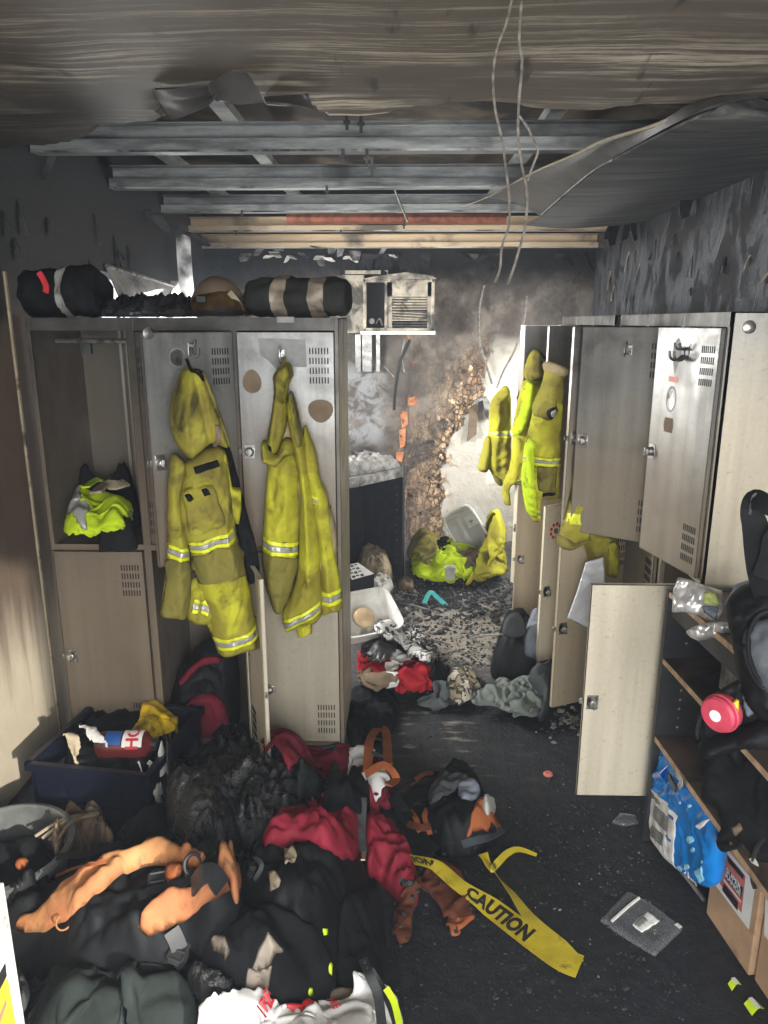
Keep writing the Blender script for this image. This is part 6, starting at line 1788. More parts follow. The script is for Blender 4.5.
# ------------------------------------------------------------------ aisle floor, from near to far
solo(heap('black_tarp', [(346, 700), (360, 690), (392, 694), (400, 706), (392, 728), (372, 742), (350, 744)], .03, .05, .06, M['black_cloth'], res=.01, fold=crumple(.07, .012, 100), edge=.01).o, 'sooty black cloth lying against the foot of the left lockers', 'cloth')
solo(garment('red_jacket', [(356, 662), (364, 652), (382, 648), (396, 654), (410, 658), (428, 668), (444, 682), (430, 692), (404, 698), (376, 694), (360, 684)], .06, 'red_bright', None, fill=1.75, hgt=.12, res=.015, wave=.12, dome=0.08, dR=0.1, seed=5, ang=.3, top=.2,
     panels=[('white_panel', [(388, 652), (402, 660), (408, 668), (396, 672), (392, 698), (384, 690), (384, 668)], 'white_cloth'), ('stained_panel', [(356, 672), (372, 678), (386, 684), (388, 700), (370, 698), (356, 686)], 'brown_cloth')]),
     'bright red and white jacket crumpled in the aisle by the left lockers', 'jacket')
solo(garment('foil_blanket', [(360, 656), (364, 638), (376, 630), (392, 634), (398, 648), (388, 662), (372, 664)], .12, 'dark_steel', None, fill=1.5, hgt=.06, res=.010, wave=.05, dome=.06, dR=.06, seed=35, top=.14), 'crumpled dark silvery film on the red jacket in the aisle', 'film')
solo(garment('patterned_shirt', [(372, 634), (384, 622), (398, 626), (412, 630), (426, 640), (438, 660), (432, 670), (416, 664), (404, 654), (388, 644)], .10, 'shirt_print', None, fill=1.4, hgt=.06, res=.014, wave=.08, dome=0.05, dR=0.05, seed=7, ang=.9, top=.10), 'white shirt with dark print trailing over the red jacket', 'shirt')
solo(heap('black_hose', [(424, 672), (432, 664), (446, 668), (458, 678), (470, 690), (462, 694), (448, 686), (436, 680)], .03, .03, .025, M['black_cloth'], res=.008, fold=crumple(.04, .006, 106)).o, 'black cloth strip between the red jacket and the camouflage cap', 'cloth')
solo(garment('camouflage_hat', [(444, 696), (446, 682), (454, 672), (466, 669), (478, 680), (480, 696), (466, 706), (450, 704)], .04, 'camo', None, fill=1.3, hgt=.05, res=.010, wave=.07, dome=.06, dR=.05, seed=33, top=.12), 'small camouflage hat on the floor between the red jacket and the grey trousers', 'hat')
solo(garment('grey_rag', [(414, 700), (424, 684), (442, 682), (452, 690), (448, 708), (428, 711)], .02, 'grey_cloth', None, fill=1.3, hgt=.03, res=.013, wave=.07, dome=0.03, dR=0.06, seed=9, top=.05), 'flat grey rag in front of the red jacket, left of the camouflage hat', 'rag')
# boots and trousers under the open right doors
bt = heap('dark_holdall', [(492, 662), (496, 640), (500, 630), (526, 628), (540, 640), (552, 646), (552, 666), (520, 672)], .15, .22, .09, M['black_bag'], res=.009, fold=crumple(.09, .016, 110, .2), edge=.004)
t = solo(bt.o, 'dark holdall with its flap standing up behind the grey trousers', 'bag')
U_ = Up(tuple(hit(512, 640, .02)), (0, -1, .15))
U_.pad('open_flap', [(503, 634), (505, 620), (512, 613), (520, 614), (525, 624), (526, 634), (514, 638)], .02, .02, 'grey_cloth', t, Tb=.02)
gb = heap('blue_grey_towel', [(524, 636), (528, 620), (540, 614), (554, 616), (556, 640), (546, 650), (530, 648)], .2, .07, .06, M['pigeon'], res=.008, fold=crumple(.09, .012, 111))
solo(gb.o, 'pale blue-grey towel on the dark holdall against the open cream door', 'towel')
solo(garment('grey_trousers', [(470, 702), (482, 690), (496, 686), (494, 674), (504, 664), (520, 666), (536, 672), (548, 684), (550, 702), (536, 718), (514, 720), (496, 710), (478, 710)], .06, 'green_grey', None, fill=1.8, hgt=.13, res=.014, wave=.10, dome=0.085, dR=0.09, seed=11, ang=.9, top=.20), 'crumpled grey-green trousers on the floor in front of the dark holdall', 'trousers')
solo(heap('grey_sleeve', [(528, 676), (540, 668), (554, 668), (556, 690), (548, 712), (538, 716), (544, 694)], .08, .07, .05, M['grey_cloth'], res=.008, fold=crumple(.05, .016, 114, 1.2, 2)).o, 'ribbed grey sleeve beside the open cream door, right of the trousers', 'sleeve')
# white storage tray by the left locker
c = hit(372, 615)
t = thing('white_tray', 'white plastic tray tipped against the side of the left lockers', 'tray', tuple(c))
ux, uy, uz = np.array([.86, .5, -.0]), np.array([-.42, .72, .55]), np.array([.27, -.47, .83])
ux /= np.linalg.norm(ux); uy = uy - ux * (uy @ ux); uy /= np.linalg.norm(uy); uz = np.cross(ux, uy)
cen = at_y(366, 612, 3.62)
def tray(t, cen, ux, uy, uz, a, b_, dep, m, rim, nm='tray_shell'):
    def rr(s, h, n=28):
        o_ = []
        for k in range(n):
            an = 2 * math.pi * k / n; cx_, sy_ = math.cos(an), math.sin(an); p_ = .35
            o_.append(cen + ux * a * s * np.sign(cx_) * abs(cx_) ** p_ + uy * b_ * s * np.sign(sy_) * abs(sy_) ** p_ + uz * h)
        return o_
    rings = [rr(.0, -dep), rr(.84, -dep), rr(.88, -dep * .96), rr(1.0, 0), rr(1.08, .004), rr(1.08, -.006), rr(1.02, -.008), rr(.9, -dep - .004), rr(0, -dep - .004)]
    V = [p for r in rings for p in r]; n = 28
    F_ = [(i * n + k, i * n + (k + 1) % n, (i + 1) * n + (k + 1) % n, (i + 1) * n + k) for i in range(len(rings) - 1) for k in range(n)]
    return link(nm, V, F_, M[m], t, sharp=50)
tray(t, cen, ux, uy, uz, .17, .13, .09, 'plastic_white', 'white')
sp = MB().lathe([(.0, 0), (.05, .01), (.06, .04), (.045, .065), (0, .075)], tuple(cen - uz * .085), 14, tuple(uz)).build('sponge_roll', M['skin_tan'])
solo(sp, 'tan foam roll lying in the white tray', 'roll')
# rubble
def rubble(name, region, n, s0, s1, m, seed, label):
    r = random.Random(seed); b = MB()
    for i in range(n):
        px, py = region(r); d = hit(px, py) if False else at_z(px, py, 0)
        s = r.uniform(s0, s1) * (1 if r.random() < .85 else 1.8); z = float(hg(d[0], d[1]))
        if z > (.02 if s1 > .01 else .12) or d[1] > 5.8 or abs(d[0]) > 1.3 or d[0] > .85 and d[1] < 2.4: continue
        a = r.uniform(0, 6.28); V = []
        for k in range(5):
            an = a + k * 1.2566 + r.uniform(-.3, .3); q = s * r.uniform(.5, 1.1); V.append((d[0] + q * math.cos(an), d[1] + q * math.sin(an), z - .002))
        top = [(d[0] + (v[0] - d[0]) * r.uniform(.4, .9), d[1] + (v[1] - d[1]) * r.uniform(.4, .9), z + s * r.uniform(.25, .7)) for v in V]
        b.add(V + top, [(0, 1, 2, 3, 4)[::-1], (5, 6, 7, 8, 9)] + [(k, (k + 1) % 5, 5 + (k + 1) % 5, 5 + k) for k in range(5)])
    o = b.build(name, m, smooth=False); kind(o, 'stuff'); o['label'] = label; o['category'] = 'rubble'
    return o
rubble('charcoal_rubble', lambda r: (r.gauss(450, 36), 575 + abs(r.gauss(0, 20)) + r.random() * 14), 1100, .005, .022, M['char'], 3, 'black charcoal rubble across the far end of the floor before the lime clothes')
rubble('pale_rubble', lambda r: (r.gauss(450, 38), 578 + abs(r.gauss(0, 24))), 520, .004, .015, M['ash'], 4, 'pale ash and plaster crumbs scattered over the far charcoal rubble')
rubble('cinder_rubble', lambda r: (r.uniform(400, 500), r.uniform(618, 668)), 700, .003, .009, M['char'], 5, 'fine dark cinders on the pale floor patch in mid aisle')
rubble('floor_cinders', lambda r: (r.uniform(395, 760), r.uniform(700, 1010)), 900, .002, .008, M['char'], 6, 'fine cinders over the near black floor')
rubble('floor_specks', lambda r: (r.gauss(640, 70), r.gauss(860, 80)), 260, .001, .004, M['ash'], 8, 'tiny pale specks over the near black floor at the right')
rubble('door_rubble', lambda r: (r.gauss(575, 22), r.gauss(722, 9)), 150, .004, .016, M['ash'], 9, 'grey crumbs under the open cream locker doors')
b = MB().ribbon([hit(424, 606, .02), hit(430, 598, .05), hit(436, 600, .03), hit(446, 607, .01)], .03, UPN, .006, 5); solo(b.build('teal_strap', M['teal']), 'short teal plastic strap on the far rubble', 'strap')
for k, (p0, p1) in enumerate((((398, 604), (440, 615)), ((470, 640), (505, 636)), ((415, 640), (450, 646)))):
    a, c = hit(*p0, .012), hit(*p1, .012)
    solo(MB().tube([a, (a + c) / 2 + (0, 0, .01), c], .006, 5, 3).build('thin_batten', M['ash']), ('thin pale batten on the far rubble by the teal strap', 'thin pale batten lying beside the dark holdall', 'thin pale batten on the cinders behind the patterned shirt')[k], 'batten')
for k, (px, py) in enumerate(((548, 775), (582, 773))):
    c = hit(px, py); s = .02
    solo(MB().lathe([(.018, 0), (.020, .006), (.014, .012), (0, .012)], tuple(c), 12).build('bottle_cap', M['ink_salmon'] if k == 0 else M['brown_cloth']), ('faded red cap on the black floor in mid aisle', 'brown cap on the floor beside the open lower right door')[k], 'cap')
# ------------------------------------------------------------------ far end: lime clothes, clear tub, bench
solo(garment('lime_jacket', [(412, 574), (412, 556), (424, 545), (446, 544), (464, 550), (482, 556), (494, 564), (480, 576), (452, 580), (426, 580)], .06, 'hivis', None, fill=1.85, hgt=.20, res=.020, wave=.13, dome=0.15, dR=0.16, seed=13, top=.34,
     panels=[('burnt_patch', [(428, 556), (444, 550), (454, 560), (438, 567)], 'black_cloth'), ('burnt_patch', [(456, 564), (474, 560), (480, 570), (462, 574)], 'brown_cloth')]), 'lime safety jacket crumpled on the floor at the foot of the back wall', 'jacket')
solo(garment('yellow_trousers', [(462, 576), (472, 562), (486, 556), (504, 554), (508, 574), (494, 582), (476, 583)], .06, 'gear_yellow', None, fill=1.7, hgt=.16, res=.022, wave=.14, dome=0.12, dR=0.12, seed=15, top=.28), 'yellow turnout trousers lying right of the lime safety jacket', 'trousers')
solo(garment('olive_hood', [(406, 566), (408, 548), (420, 539), (436, 541), (438, 552), (422, 566)], .1, 'gear_olive_dark', None, fill=1.4, hgt=.08, res=.018, wave=.12, dome=.09, dR=.10, seed=43, top=.2), 'dark olive hood at the left end behind the lime safety jacket', 'hood')
solo(garment('yellow_coat', [(484, 566), (484, 552), (490, 545), (500, 545), (506, 552), (508, 566), (496, 571)], .05, 'gear_yellow', .01, fill=1.5, hgt=.10, res=.018, wave=.12, dome=.24, dR=.14, seed=45, top=.2), 'dull yellow coat heaped behind the tipped clear tub', 'coat')
c = hit(450, 579); solo(MB().lathe([(.0, .0), (.030, 0), (.038, .085), (.040, .088), (.036, .086), (.028, .004), (0, .004)], tuple(c), 18).build('white_cup', M['white_dirty']), 'small scorched white cup in front of the lime safety jacket', 'cup')
t = thing('clear_tub', 'clear plastic tub tipped on its side on the lime clothes at the back', 'tub', tuple(at_y(475, 560, 5.35)))
ux = np.array([.46, -.25, -.72]); ux /= np.linalg.norm(ux); uz = np.array([-.62, -.72, .22]); uz = uz - ux * (uz @ ux); uz /= np.linalg.norm(uz); uy = np.cross(uz, ux)
cen = at_y(470, 536, 5.30)
tray(t, cen, ux, uy, uz, .205, .125, .17, 'clear_tub', 'white', 'tub_shell')
rp = [cen + ux * .218 * np.sign(math.cos(a)) * abs(math.cos(a)) ** .35 + uy * .134 * np.sign(math.sin(a)) * abs(math.sin(a)) ** .35 for a in np.linspace(.02, 2 * math.pi + .02, 40)]
MB().tube(rp, .009, 6).build('tub_rim', M['plastic_white'], t)
MB().prism([cen - uz * .15 + ux * a + uy * c for a, c in ((-.14, -.05), (-.05, -.06), (-.05, .06), (-.14, .07))], uz * .003).build('white_label', M['paper'], t)
# shelf bench burnt on top, standing across the left back corner
DA, DB = np.array([*at_z(405, 467, .80)[:2], 0]), np.array([*at_z(357, 477, .80)[:2], 0])
dd = DB - DA; dd /= np.linalg.norm(dd); nn_ = np.array([-dd[1], dd[0], 0]); nn_ = nn_ if nn_[1] > 0 else -nn_      # into the corner
Lb_ = 1.15; Db_ = .40
t = thing('burnt_bench', 'dark open-fronted bench with pin holes and a burnt top in the far left corner', 'bench', tuple(DA))
def bbx(b, s0, s1, d0, d1, z0, z1):
    P = [DA + dd * s + nn_ * d for s, d in ((s0, d0), (s1, d0), (s1, d1), (s0, d1))]
    return b.hexa([p + (0, 0, z0) for p in P] + [p + (0, 0, z1) for p in P])
bbx(MB(), 0, .022, 0, Db_, 0, .80).build('side_panel', M['shelf_black'], t, smooth=False)
bbx(MB(), Lb_ - .02, Lb_, 0, Db_, 0, .80).build('side_panel', M['shelf_black'], t, smooth=False)
bbx(MB(), .022, Lb_, -.004, Db_, .735, .80).build('bench_top', M['ash'], t, smooth=False)
bbx(MB(), .022, Lb_ - .02, Db_ - .012, Db_, 0, .735).build('back_panel', M['shelf_black'], t, smooth=False)
bbx(MB(), -.004, .0, -.003, .018, 0, .80).build('edge_strip', M['ash'], t, smooth=False)
b = MB()
for k in range(11): bbx(b, .022, .024, .05, .058, .1 + k * .055, .108 + k * .055)
kind(b.build('pin_holes', M['ash'], t, smooth=False), 'stuff')
O = [tuple((DA + dd * s + nn_ * d)[:2]) for s, d in ((.03, .02), (.2, .01), (.5, .03), (.9, .03), (.9, .36), (.4, .38), (.1, .34))]
p = Pad('ash_heap', O, FLOORF, .07, .12, M['ash'], None, .012, base=lambda u, v: np.full_like(u, .803), fold=addf(crumple(.06, .030, 130, octaves=4), crumple(.025, .010, 131)), Tb=0)
kind(p.o, 'stuff'); solo(p.o, 'grey ash and burnt remains heaped on the bench top in the far corner', 'ash')
O = [tuple((DA + dd * s + nn_ * d)[:2]) for s, d in ((.02, .06), (.2, .05), (.24, .2), (.06, .22))]
p = Pad('burnt_papers', O, FLOORF, .05, .05, M['copper'], None, .01, base=lambda u, v: np.full_like(u, .806) + p.h(u, v) * 0, fold=crumple(.03, .014, 132), Tb=0); solo(p.o, 'rust coloured burnt papers at the right end of the bench top', 'papers')
solo(heap('camo_roll', [(356, 572), (358, 558), (370, 552), (386, 556), (393, 566), (390, 576), (372, 577)], .1, .16, .09, M['khaki'], res=.010, fold=addf(crumple(.07, .020, 133), crumple(.03, .005, 134))).o, 'rolled khaki bundle lying under the burnt bench', 'bundle')
solo(heap('grey_scraps', [(364, 590), (372, 580), (388, 579), (394, 586), (382, 594)], .03, .05, .04, M['white_dirty'], res=.01, fold=crumple(.05, .016, 135), edge=.01).o, 'dirty white scraps on the floor before the khaki bundle', 'scraps')
solo(heap('brown_scrap', [(398, 586), (404, 577), (414, 584), (408, 590)], .03, .04, .03, M['brown_cloth'], res=.01, fold=crumple(.04, .01, 136), edge=.01).o, 'brown burnt scrap at the foot of the bench side panel', 'scrap')
c = hit(362, 592)
t = thing('black_carton', 'black carton with a white patterned top under the bench beside the left lockers', 'carton', tuple(c))
P = [at_z(*q, .20) for q in ((344, 566), (358, 563), (374, 574), (352, 580))]
MB().hexa([(p_[0], p_[1], 0) for p_ in P] + [tuple(p_) for p_ in P]).build('carton_body', M['plastic_black'], t, smooth=False)
MB().hexa([tuple(p_ + (0, 0, .001)) for p_ in P] + [tuple(p_ + (0, 0, .003)) for p_ in P]).build('patterned_top', M['white'], t, smooth=False)
b = MB()
for i in range(4):
    for j in range(3):
        a = P[0] + (P[1] - P[0]) * (.1 + .28 * j) + (P[3] - P[0]) * (.08 + .24 * i); d1 = (P[1] - P[0]) * .2; d2 = (P[3] - P[0]) * (.13 if (i + j) % 2 else .07)
        q = [a, a + d1, a + d1 + d2, a + d2]; b.hexa([tuple(x_ + (0, 0, .003)) for x_ in q] + [tuple(x_ + (0, 0, .0042)) for x_ in q])
kind(b.build('printed_marks', M['ink'], t, smooth=False), 'stuff')
# ------------------------------------------------------------------ bookcase against the near end of the right lockers
BW, BL_, BH = .33, 1.02, .935                                            # local frame: x into the wall, -y towards the doorway, origin at the far front corner
t = thing('bookcase', 'low black bookcase with raw board edges along the right wall', 'bookcase', (.866, 2.272, 0), math.radians(3.2))
bk = t
MB().box((0, -.018, 0), (BW, 0, BH)).build('side_panel', M['shelf_black'], t, smooth=False, bevel=.001, local=True)
MB().box((0, -BL_, 0), (BW, -BL_ + .018, BH)).build('side_panel', M['shelf_black'], t, smooth=False, local=True)
MB().box((BW - .006, -BL_ + .018, 0), (BW, -.018, BH)).build('back_panel', M['shelf_black'], t, smooth=False, local=True)
for z in (.412, .700, BH - .004):
    s = MB().box((.004, -BL_ + .019, z - .017), (BW - .006, -.019, z)).build('shelf', M['shelf_brown'], t, smooth=False, local=True)
    MB().box((.0015, -BL_ + .019, z - .017), (.004, -.019, z + .0006)).build('edge_band', M['wood_edge'], s, smooth=False, local=True)
MB().box((.012, -BL_ + .018, BH - .085), (.028, -.018, BH - .021)).build('top_rail', M['shelf_black'], t, smooth=False, local=True)
b = MB()
for z in np.arange(.14, .88, .034):
    if abs(z - .412) < .02 or abs(z - .70) < .02: continue
    for x in (.075, .23): b.lathe([(.0045, 0), (.0045, .0008), (0, .0008)], (x, -.018, z), 8, (0, -1, 0))
kind(b.build('pin_holes', M['ash'], t, smooth=False, local=True), 'stuff')
p0, p1 = hit(664, 852), hit(704, 902)
solo(MB().tube([p0 + (0, 0, .006), (p0 + p1) / 2 + (0, 0, .010), p1 + (0, 0, .006)], .007, 6, 4).build('floor_strip', M['ash']), 'pale burnt strip along the floor in front of the blue pack', 'strip')
# things on its shelves
xb = .96


def fx(px, py, x=.0): return at_x(px, py, xb + x)


# blue plastic pack standing on the floor inside
PX = .905
O3 = [(660, 748), (672, 758), (690, 782), (704, 800), (716, 824), (719, 850), (714, 884), (703, 886), (684, 874), (657, 846), (655, 800)]
fr = plane_frame((PX, 0, 0), (0, -1, 0), (0, 0, 1), (-1, 0, 0))
t = thing('blue_pack', 'bright blue film pack with a white label on the bottom of the black bookcase', 'pack', tuple(at_x(690, 880, PX)))
bxy = lambda pts, x=PX: np.array([(-q[1], max(q[2], .006)) for q in (at_x(a, c, x) for a, c in pts)])
O = bxy(O3)
bp_ = Pad('pack_film', O, fr, .022, .05, M['blue_pack'], t, .007, fold=crumple(.07, .007, 140, .4), Tb=.04, sm=2)
lab = bp_.patch('white_label', bxy([(659, 788), (672, 801), (684.5, 817), (683, 846), (681.5, 871), (668, 858), (655, 842), (656, 815)]), M['white'], t, T=.0015)
for q in ([(659, 792), (668, 800), (668, 806), (659, 798)], [(663, 804), (676, 818), (676, 834), (662, 818)], [(660, 824), (672, 836), (672, 848), (659, 836)]):
    lab.patch('print_block', bxy(q), M['ink_grey'], t, T=.0006, R=.002, off=.0006)
for q in ([(676, 812), (682, 818), (682, 821), (676, 815)], [(674, 834), (680, 840), (680, 843), (674, 837)]):
    lab.patch('print_block', bxy(q), M['ink_blue'], t, T=.0006, R=.002, off=.0006)
for (cx, cy, r) in ((699, 840, 4), (702, 850, 3), (695, 867, 3), (686, 869, 3.2), (665, 758, 2.4), (689, 803, 1.6), (698, 806, 2), (711, 862, 2)):
    bp_.patch('printed_bubble', bxy([(cx + r * .8 * math.cos(a), cy + r * math.sin(a)) for a in np.linspace(0, 2 * math.pi, 12, endpoint=False)]), M['bubble'], t, T=.0006, R=.002, off=.001, res=.004)
bp_.patch('price_block', bxy([(702, 872), (710, 866), (711, 880), (704, 884)]), M['bubble'], t, T=.0008, R=.002, off=.001, res=.004)
bp_.patch('white_flash', bxy([(705, 826), (714, 818), (712, 826), (708, 830)]), M['white'], t, T=.0008, R=.002, off=.001, res=.004)
V, F_ = text_mesh('12kg', .034, .001)
c = bxy([(694, 879)])[0]
link('lettering', bp_.world(np.clip(c[0] + V[:, 0], bp_.lo[0], 9), c[1] + .012 + V[:, 1], .003), F_, M['white'], t, smooth=False)
q = [at_x(*p_, PX - .02) for p_ in ((657, 770), (668, 766), (668, 784), (660, 782))]
sheet('torn_film', [[q[0], q[1]], [(q[0] + q[3]) / 2 + (-.02, 0, 0), (q[1] + q[2]) / 2 + (-.025, 0, 0)], [q[3], q[2]]], M['blue_pack'], t, .002, 4)
MB().ribbon([at_x(670, 776, PX - .03), at_x(677, 790, PX - .03)], .02, (-1, 0, 0), .006, 2).build('black_clip', M['plastic_black'], t)
MB().ribbon([at_x(676, 774, PX - .02), at_x(682, 780, PX - .03), at_x(679, 788, PX - .02)], .022, (-1, 0, 0), .003, 4).build('silver_tab', M['foil'], t)


# cardboard cartons standing before the bookcase
def carton(label, o, ux, L, D_, H_, lid=True):
    o = np.array(o, float); ux = np.array(ux, float); ux /= np.linalg.norm(ux); uy = np.array([-ux[1], ux[0], 0])   # ux along the aisle face towards the camera, uy into the shelf
    t = thing('cardboard_carton', label, 'box', tuple(o), 0, 'cartons by the bookcase')
    P = [o, o + ux * L, o + ux * L + uy * D_, o + uy * D_]
    MB().hexa([tuple(p) for p in P] + [tuple(p + (0, 0, H_)) for p in P]).build('carton_body', M['card'], t, smooth=False, bevel=.003)
    n = np.array([uy[0], uy[1], 0]) * -1
    mid = o + uy * D_ / 2
    return t, o, ux, uy, n


a0 = at_z(706, 913, 0); a1 = at_z(748, 976, 0)
uxx = a1 - a0; L1_ = np.linalg.norm(uxx)
t, o_, ux_, uy_, n_ = carton('nearer labelled cardboard carton with a red and black print, under the draped black garment', a0 + (0, 0, .001), uxx, L1_, .26, .30)
# tape over the edge, hand hole
MB().hexa([tuple(o_ + ux_ * (L1_ + .0005) + uy_ * s + (0, 0, z)) for s, z in ((.07, .10), (.075, .10), (.075, .19), (.07, .19))] + [tuple(o_ + ux_ * (L1_ + .002) + uy_ * s + (0, 0, z)) for s, z in ((.07, .10), (.075, .10), (.075, .19), (.07, .19))]).build('flap_slit', M['ink'], t, smooth=False)
fpl = lambda px, py, d=.0008: at_plane(px, py, o_ + n_ * d, n_)
def quad(name, pts, m, d, parent): return link(name, [fpl(a, c, d) for a, c in pts], [(3, 2, 1, 0)], M[m], parent, smooth=False)
quad('white_label', [(716.5, 836), (755.5, 884), (749, 930), (713, 882)], 'white', .0008, t)
quad('red_print', [(724.5, 851), (745.5, 876), (741.5, 913), (720, 884)], 'ink_salmon', .0014, t)
quad('black_print', [(727, 855), (744, 875), (743, 880), (728, 862)], 'ink', .0018, t)
quad('black_print', [(724, 883), (738, 902), (737.5, 911), (722, 890)], 'ink', .0018, t)
quad('black_print', [(726, 866), (743, 888), (741, 899), (725, 878)], 'ink', .0018, t)
cA, cB, cD = fpl(727, 868, .002), fpl(742, 889, .002), fpl(725.5, 876, .002)
def fit_text(s, A, B, D, m, parent):
    V, F_ = text_mesh(s, 1.0, .03); V = V.copy(); V[:, 0] = (V[:, 0] - V[:, 0].min()) / np.ptp(V[:, 0]); V[:, 1] = 1 - (V[:, 1] - V[:, 1].min()) / np.ptp(V[:, 1])
    link('lettering', [A + (B - A) * v[0] + (D - A) * v[1] + n_ * .0004 for v in V], [f_ for f_ in F_], M[m], parent, smooth=False)
fit_text('SUPER', fpl(726.5, 866.5, .002), fpl(741.5, 886, .002), fpl(726, 871.5, .002), 'white', t)
fit_text('RANGE', fpl(726, 872, .002), fpl(741, 892, .002), fpl(725.5, 877, .002), 'white', t)
quad('white_stripe', [(723.5, 878.5), (741, 901), (741, 903), (723.5, 880.5)], 'white', .002, t)
t2, o2, ux2, uy2, n2 = carton('nearest cardboard carton at the right edge, with a strip of white label', a1 + uxx / L1_ * .012 + np.array([.01, 0, .001]), uxx, .22, .26, .30)
o_, n_ = o2, n2
quad('white_label', [(765.5, 890), (772, 900), (772, 945), (764, 935)], 'white', .0008, t2)
# flap of the near carton
c = a1 + (0, 0, .301)
quadP = [a0 + (0, 0, .302) + uy_ * .02, a1 + (0, 0, .302) + uy_ * .02, a1 + (0, 0, .33) - uy_ * .05 + (0, 0, .02), a0 + (0, 0, .33) - uy_ * .05]

# silver film packet and folded sleeve on the top of the bookcase
fr_pk = Up(tuple(at_z(700, 606, .97)), (-.35, -.75, .55))
t = thing('film_packet', 'crinkled silver packet with a lime print on the far end of the bookcase top', 'packet', tuple(at_z(700, 612, BH)))
pkp = fr_pk.pad('packet', [(673, 590), (678, 577), (690, 580), (702, 584), (722, 590), (724, 612), (716, 626), (700, 616), (686, 612), (672, 612)], .014, .03, 'foil', t, fold=addf(crumple(.06, .010, 150), crumple(.022, .004, 151)), Tb=.01, sm=1, res=.005, edge=.004)
pkp.patch('lime_print', fr_pk.uv([(704, 594), (718, 594), (719, 606), (703, 606)]), M['lime_pale'], t, T=.001, off=.001); pkp.patch('violet_print', fr_pk.uv([(702, 608), (719, 608), (716, 622), (704, 614)]), M['pigeon'], t, T=.001, off=.001)
solo(fr_pk.pad('silver_wrap', [(686, 634), (702, 626), (722, 624), (732, 628), (730, 636), (712, 640), (698, 643)], .02, .015, 'foil', None, fold=addf(crumple(.03, .010, 152), crumple(.014, .003, 153)), Tb=.01, sm=2, res=.005, lift=.03).o, 'narrow silver wrapper hanging over the front edge of the bookcase top', 'wrapper')
t = thing('white_box', 'pale flat box pushed in under the top of the bookcase', 'box', (1.03, 1.92, .697))
MB().box((.97, 1.80, .697), (1.16, 2.06, .80)).build('box_body', M['ash'], t, smooth=False, bevel=.002)
# black backpack slumped over the near end of the bookcase
BP = Up((.93, 1.72, .95), (-.55, -.80, .22))
t = thing('black_backpack', 'large black backpack slumped over the bookcase, straps standing up', 'bag', (.98, 1.70, .94))
BP.pad('pack_body', [(726, 606), (736, 590), (752, 582), (775, 584), (800, 600), (800, 720), (770, 722), (748, 704), (738, 676), (732, 640)], .10, .07, 'black_bag', t, fold=addf(crumple(.10, .018, 160, 1.2), crumple(.03, .004, 161)), Tb=.10)
BP.pad('open_collar', [(750, 640), (753, 622), (764, 614), (790, 616), (800, 660), (790, 690), (768, 682), (756, 664)], .02, .03, 'slate', t, lift=.11, fold=crumple(.06, .006, 162), Tb=0)
p_ = lambda px, py, d=.11: at_plane(px, py, BP.o + BP.n * d, BP.n)
MB().tube([p_(768, 612, .125), p_(758, 616, .13), p_(750, 632, .13), p_(749, 654, .13), p_(756, 674, .13), p_(768, 688, .125), p_(790, 696, .12)], .006, 8, 5).build('rolled_edge', M['black_bag'], t)
MB().ribbon([p_(768, 600, .08), p_(760, 576, .06), p_(757, 550, .05), p_(756, 528, .04), p_(752, 512, .04), p_(756, 500, .05), p_(766, 504, .06), p_(790, 512, .07)], [.05, .05, .055, .06, .05, .05, .05, .05], BP.n, .014, 6).build('shoulder_strap', M['black_bag'], t)
MB().ribbon([p_(760, 578, .08), p_(768, 556, .07), p_(772, 538, .07), p_(790, 520, .07)], .035, BP.n, .010, 5).build('shoulder_strap', M['black_bag'], t)
MB().tube([p_(750, 514, .05), p_(753, 497, .06), p_(759, 494, .06), p_(764, 500, .06)], .006, 6, 4).build('strap_buckle', M['plastic_black'], t)
BP.pad('pocket_back', [(700, 736), (701, 716), (708, 702), (722, 690), (742, 678), (770, 668), (800, 670), (800, 735), (770, 728), (740, 732), (712, 744)], .03, .03, 'black_bag', t, lift=-.01, fold=crumple(.05, .008, 166), Tb=.04)
BP.pad('pocket_rim', [(698, 734), (699, 718), (706, 702), (720, 689), (742, 676), (768, 664), (770, 674), (750, 686), (728, 697), (712, 710), (704, 724), (703, 736)], .02, .01, 'black_bag', t, lift=.035, fold=crumple(.03, .004, 167), Tb=.02, res=.005)
BP.pad('lower_pocket', [(700, 740), (712, 736), (730, 729), (750, 722), (772, 712), (800, 704), (800, 748), (770, 746), (748, 746), (726, 753), (708, 754)], .06, .035, 'black_bag', t, lift=.03, fold=addf(crumple(.06, .012, 163, .4), crumple(.025, .004, 164)), Tb=.08)
BP.pad('pocket_mesh', [(744, 690), (756, 684), (764, 704), (748, 714)], .012, .015, 'pigeon', t, lift=.03, fold=crumple(.02, .005, 165), Tb=0)
# pink respirator filter held in the pocket
pc = p_(719, 714, .075); na = (BP.n + np.array([-.55, .05, -.25])); na /= np.linalg.norm(na)
t = thing('pink_filter', 'round pink respirator filter with a white centre held in the backpack pocket', 'filter', tuple(pc))
f_ = MB().lathe([(0, -.034), (.042, -.034), (.046, -.026), (.046, .006), (.041, .013), (.026, .015), (0, .015)], tuple(pc), 32, tuple(na)).build('filter_body', M['pink'], t)
MB().lathe([(.015, .0155), (.015, .0175), (0, .0175)], tuple(pc), 24, tuple(na)).build('centre_label', M['white'], t)
MB().lathe([(.0465, -.012), (.049, -.010), (.049, -.006), (.0465, -.004)], tuple(pc), 32, tuple(na)).build('seal_ring', M['pink'], t)
lf = BP.pad('yellow_leaflet', [(730, 700), (745, 691), (745, 706), (739, 716), (734, 712)], .003, .004, 'ink_yellow', None, lift=.085, Tb=.001, sm=0)
solo(lf.o, 'yellow printed leaflet tucked beside the pink filter', 'leaflet')
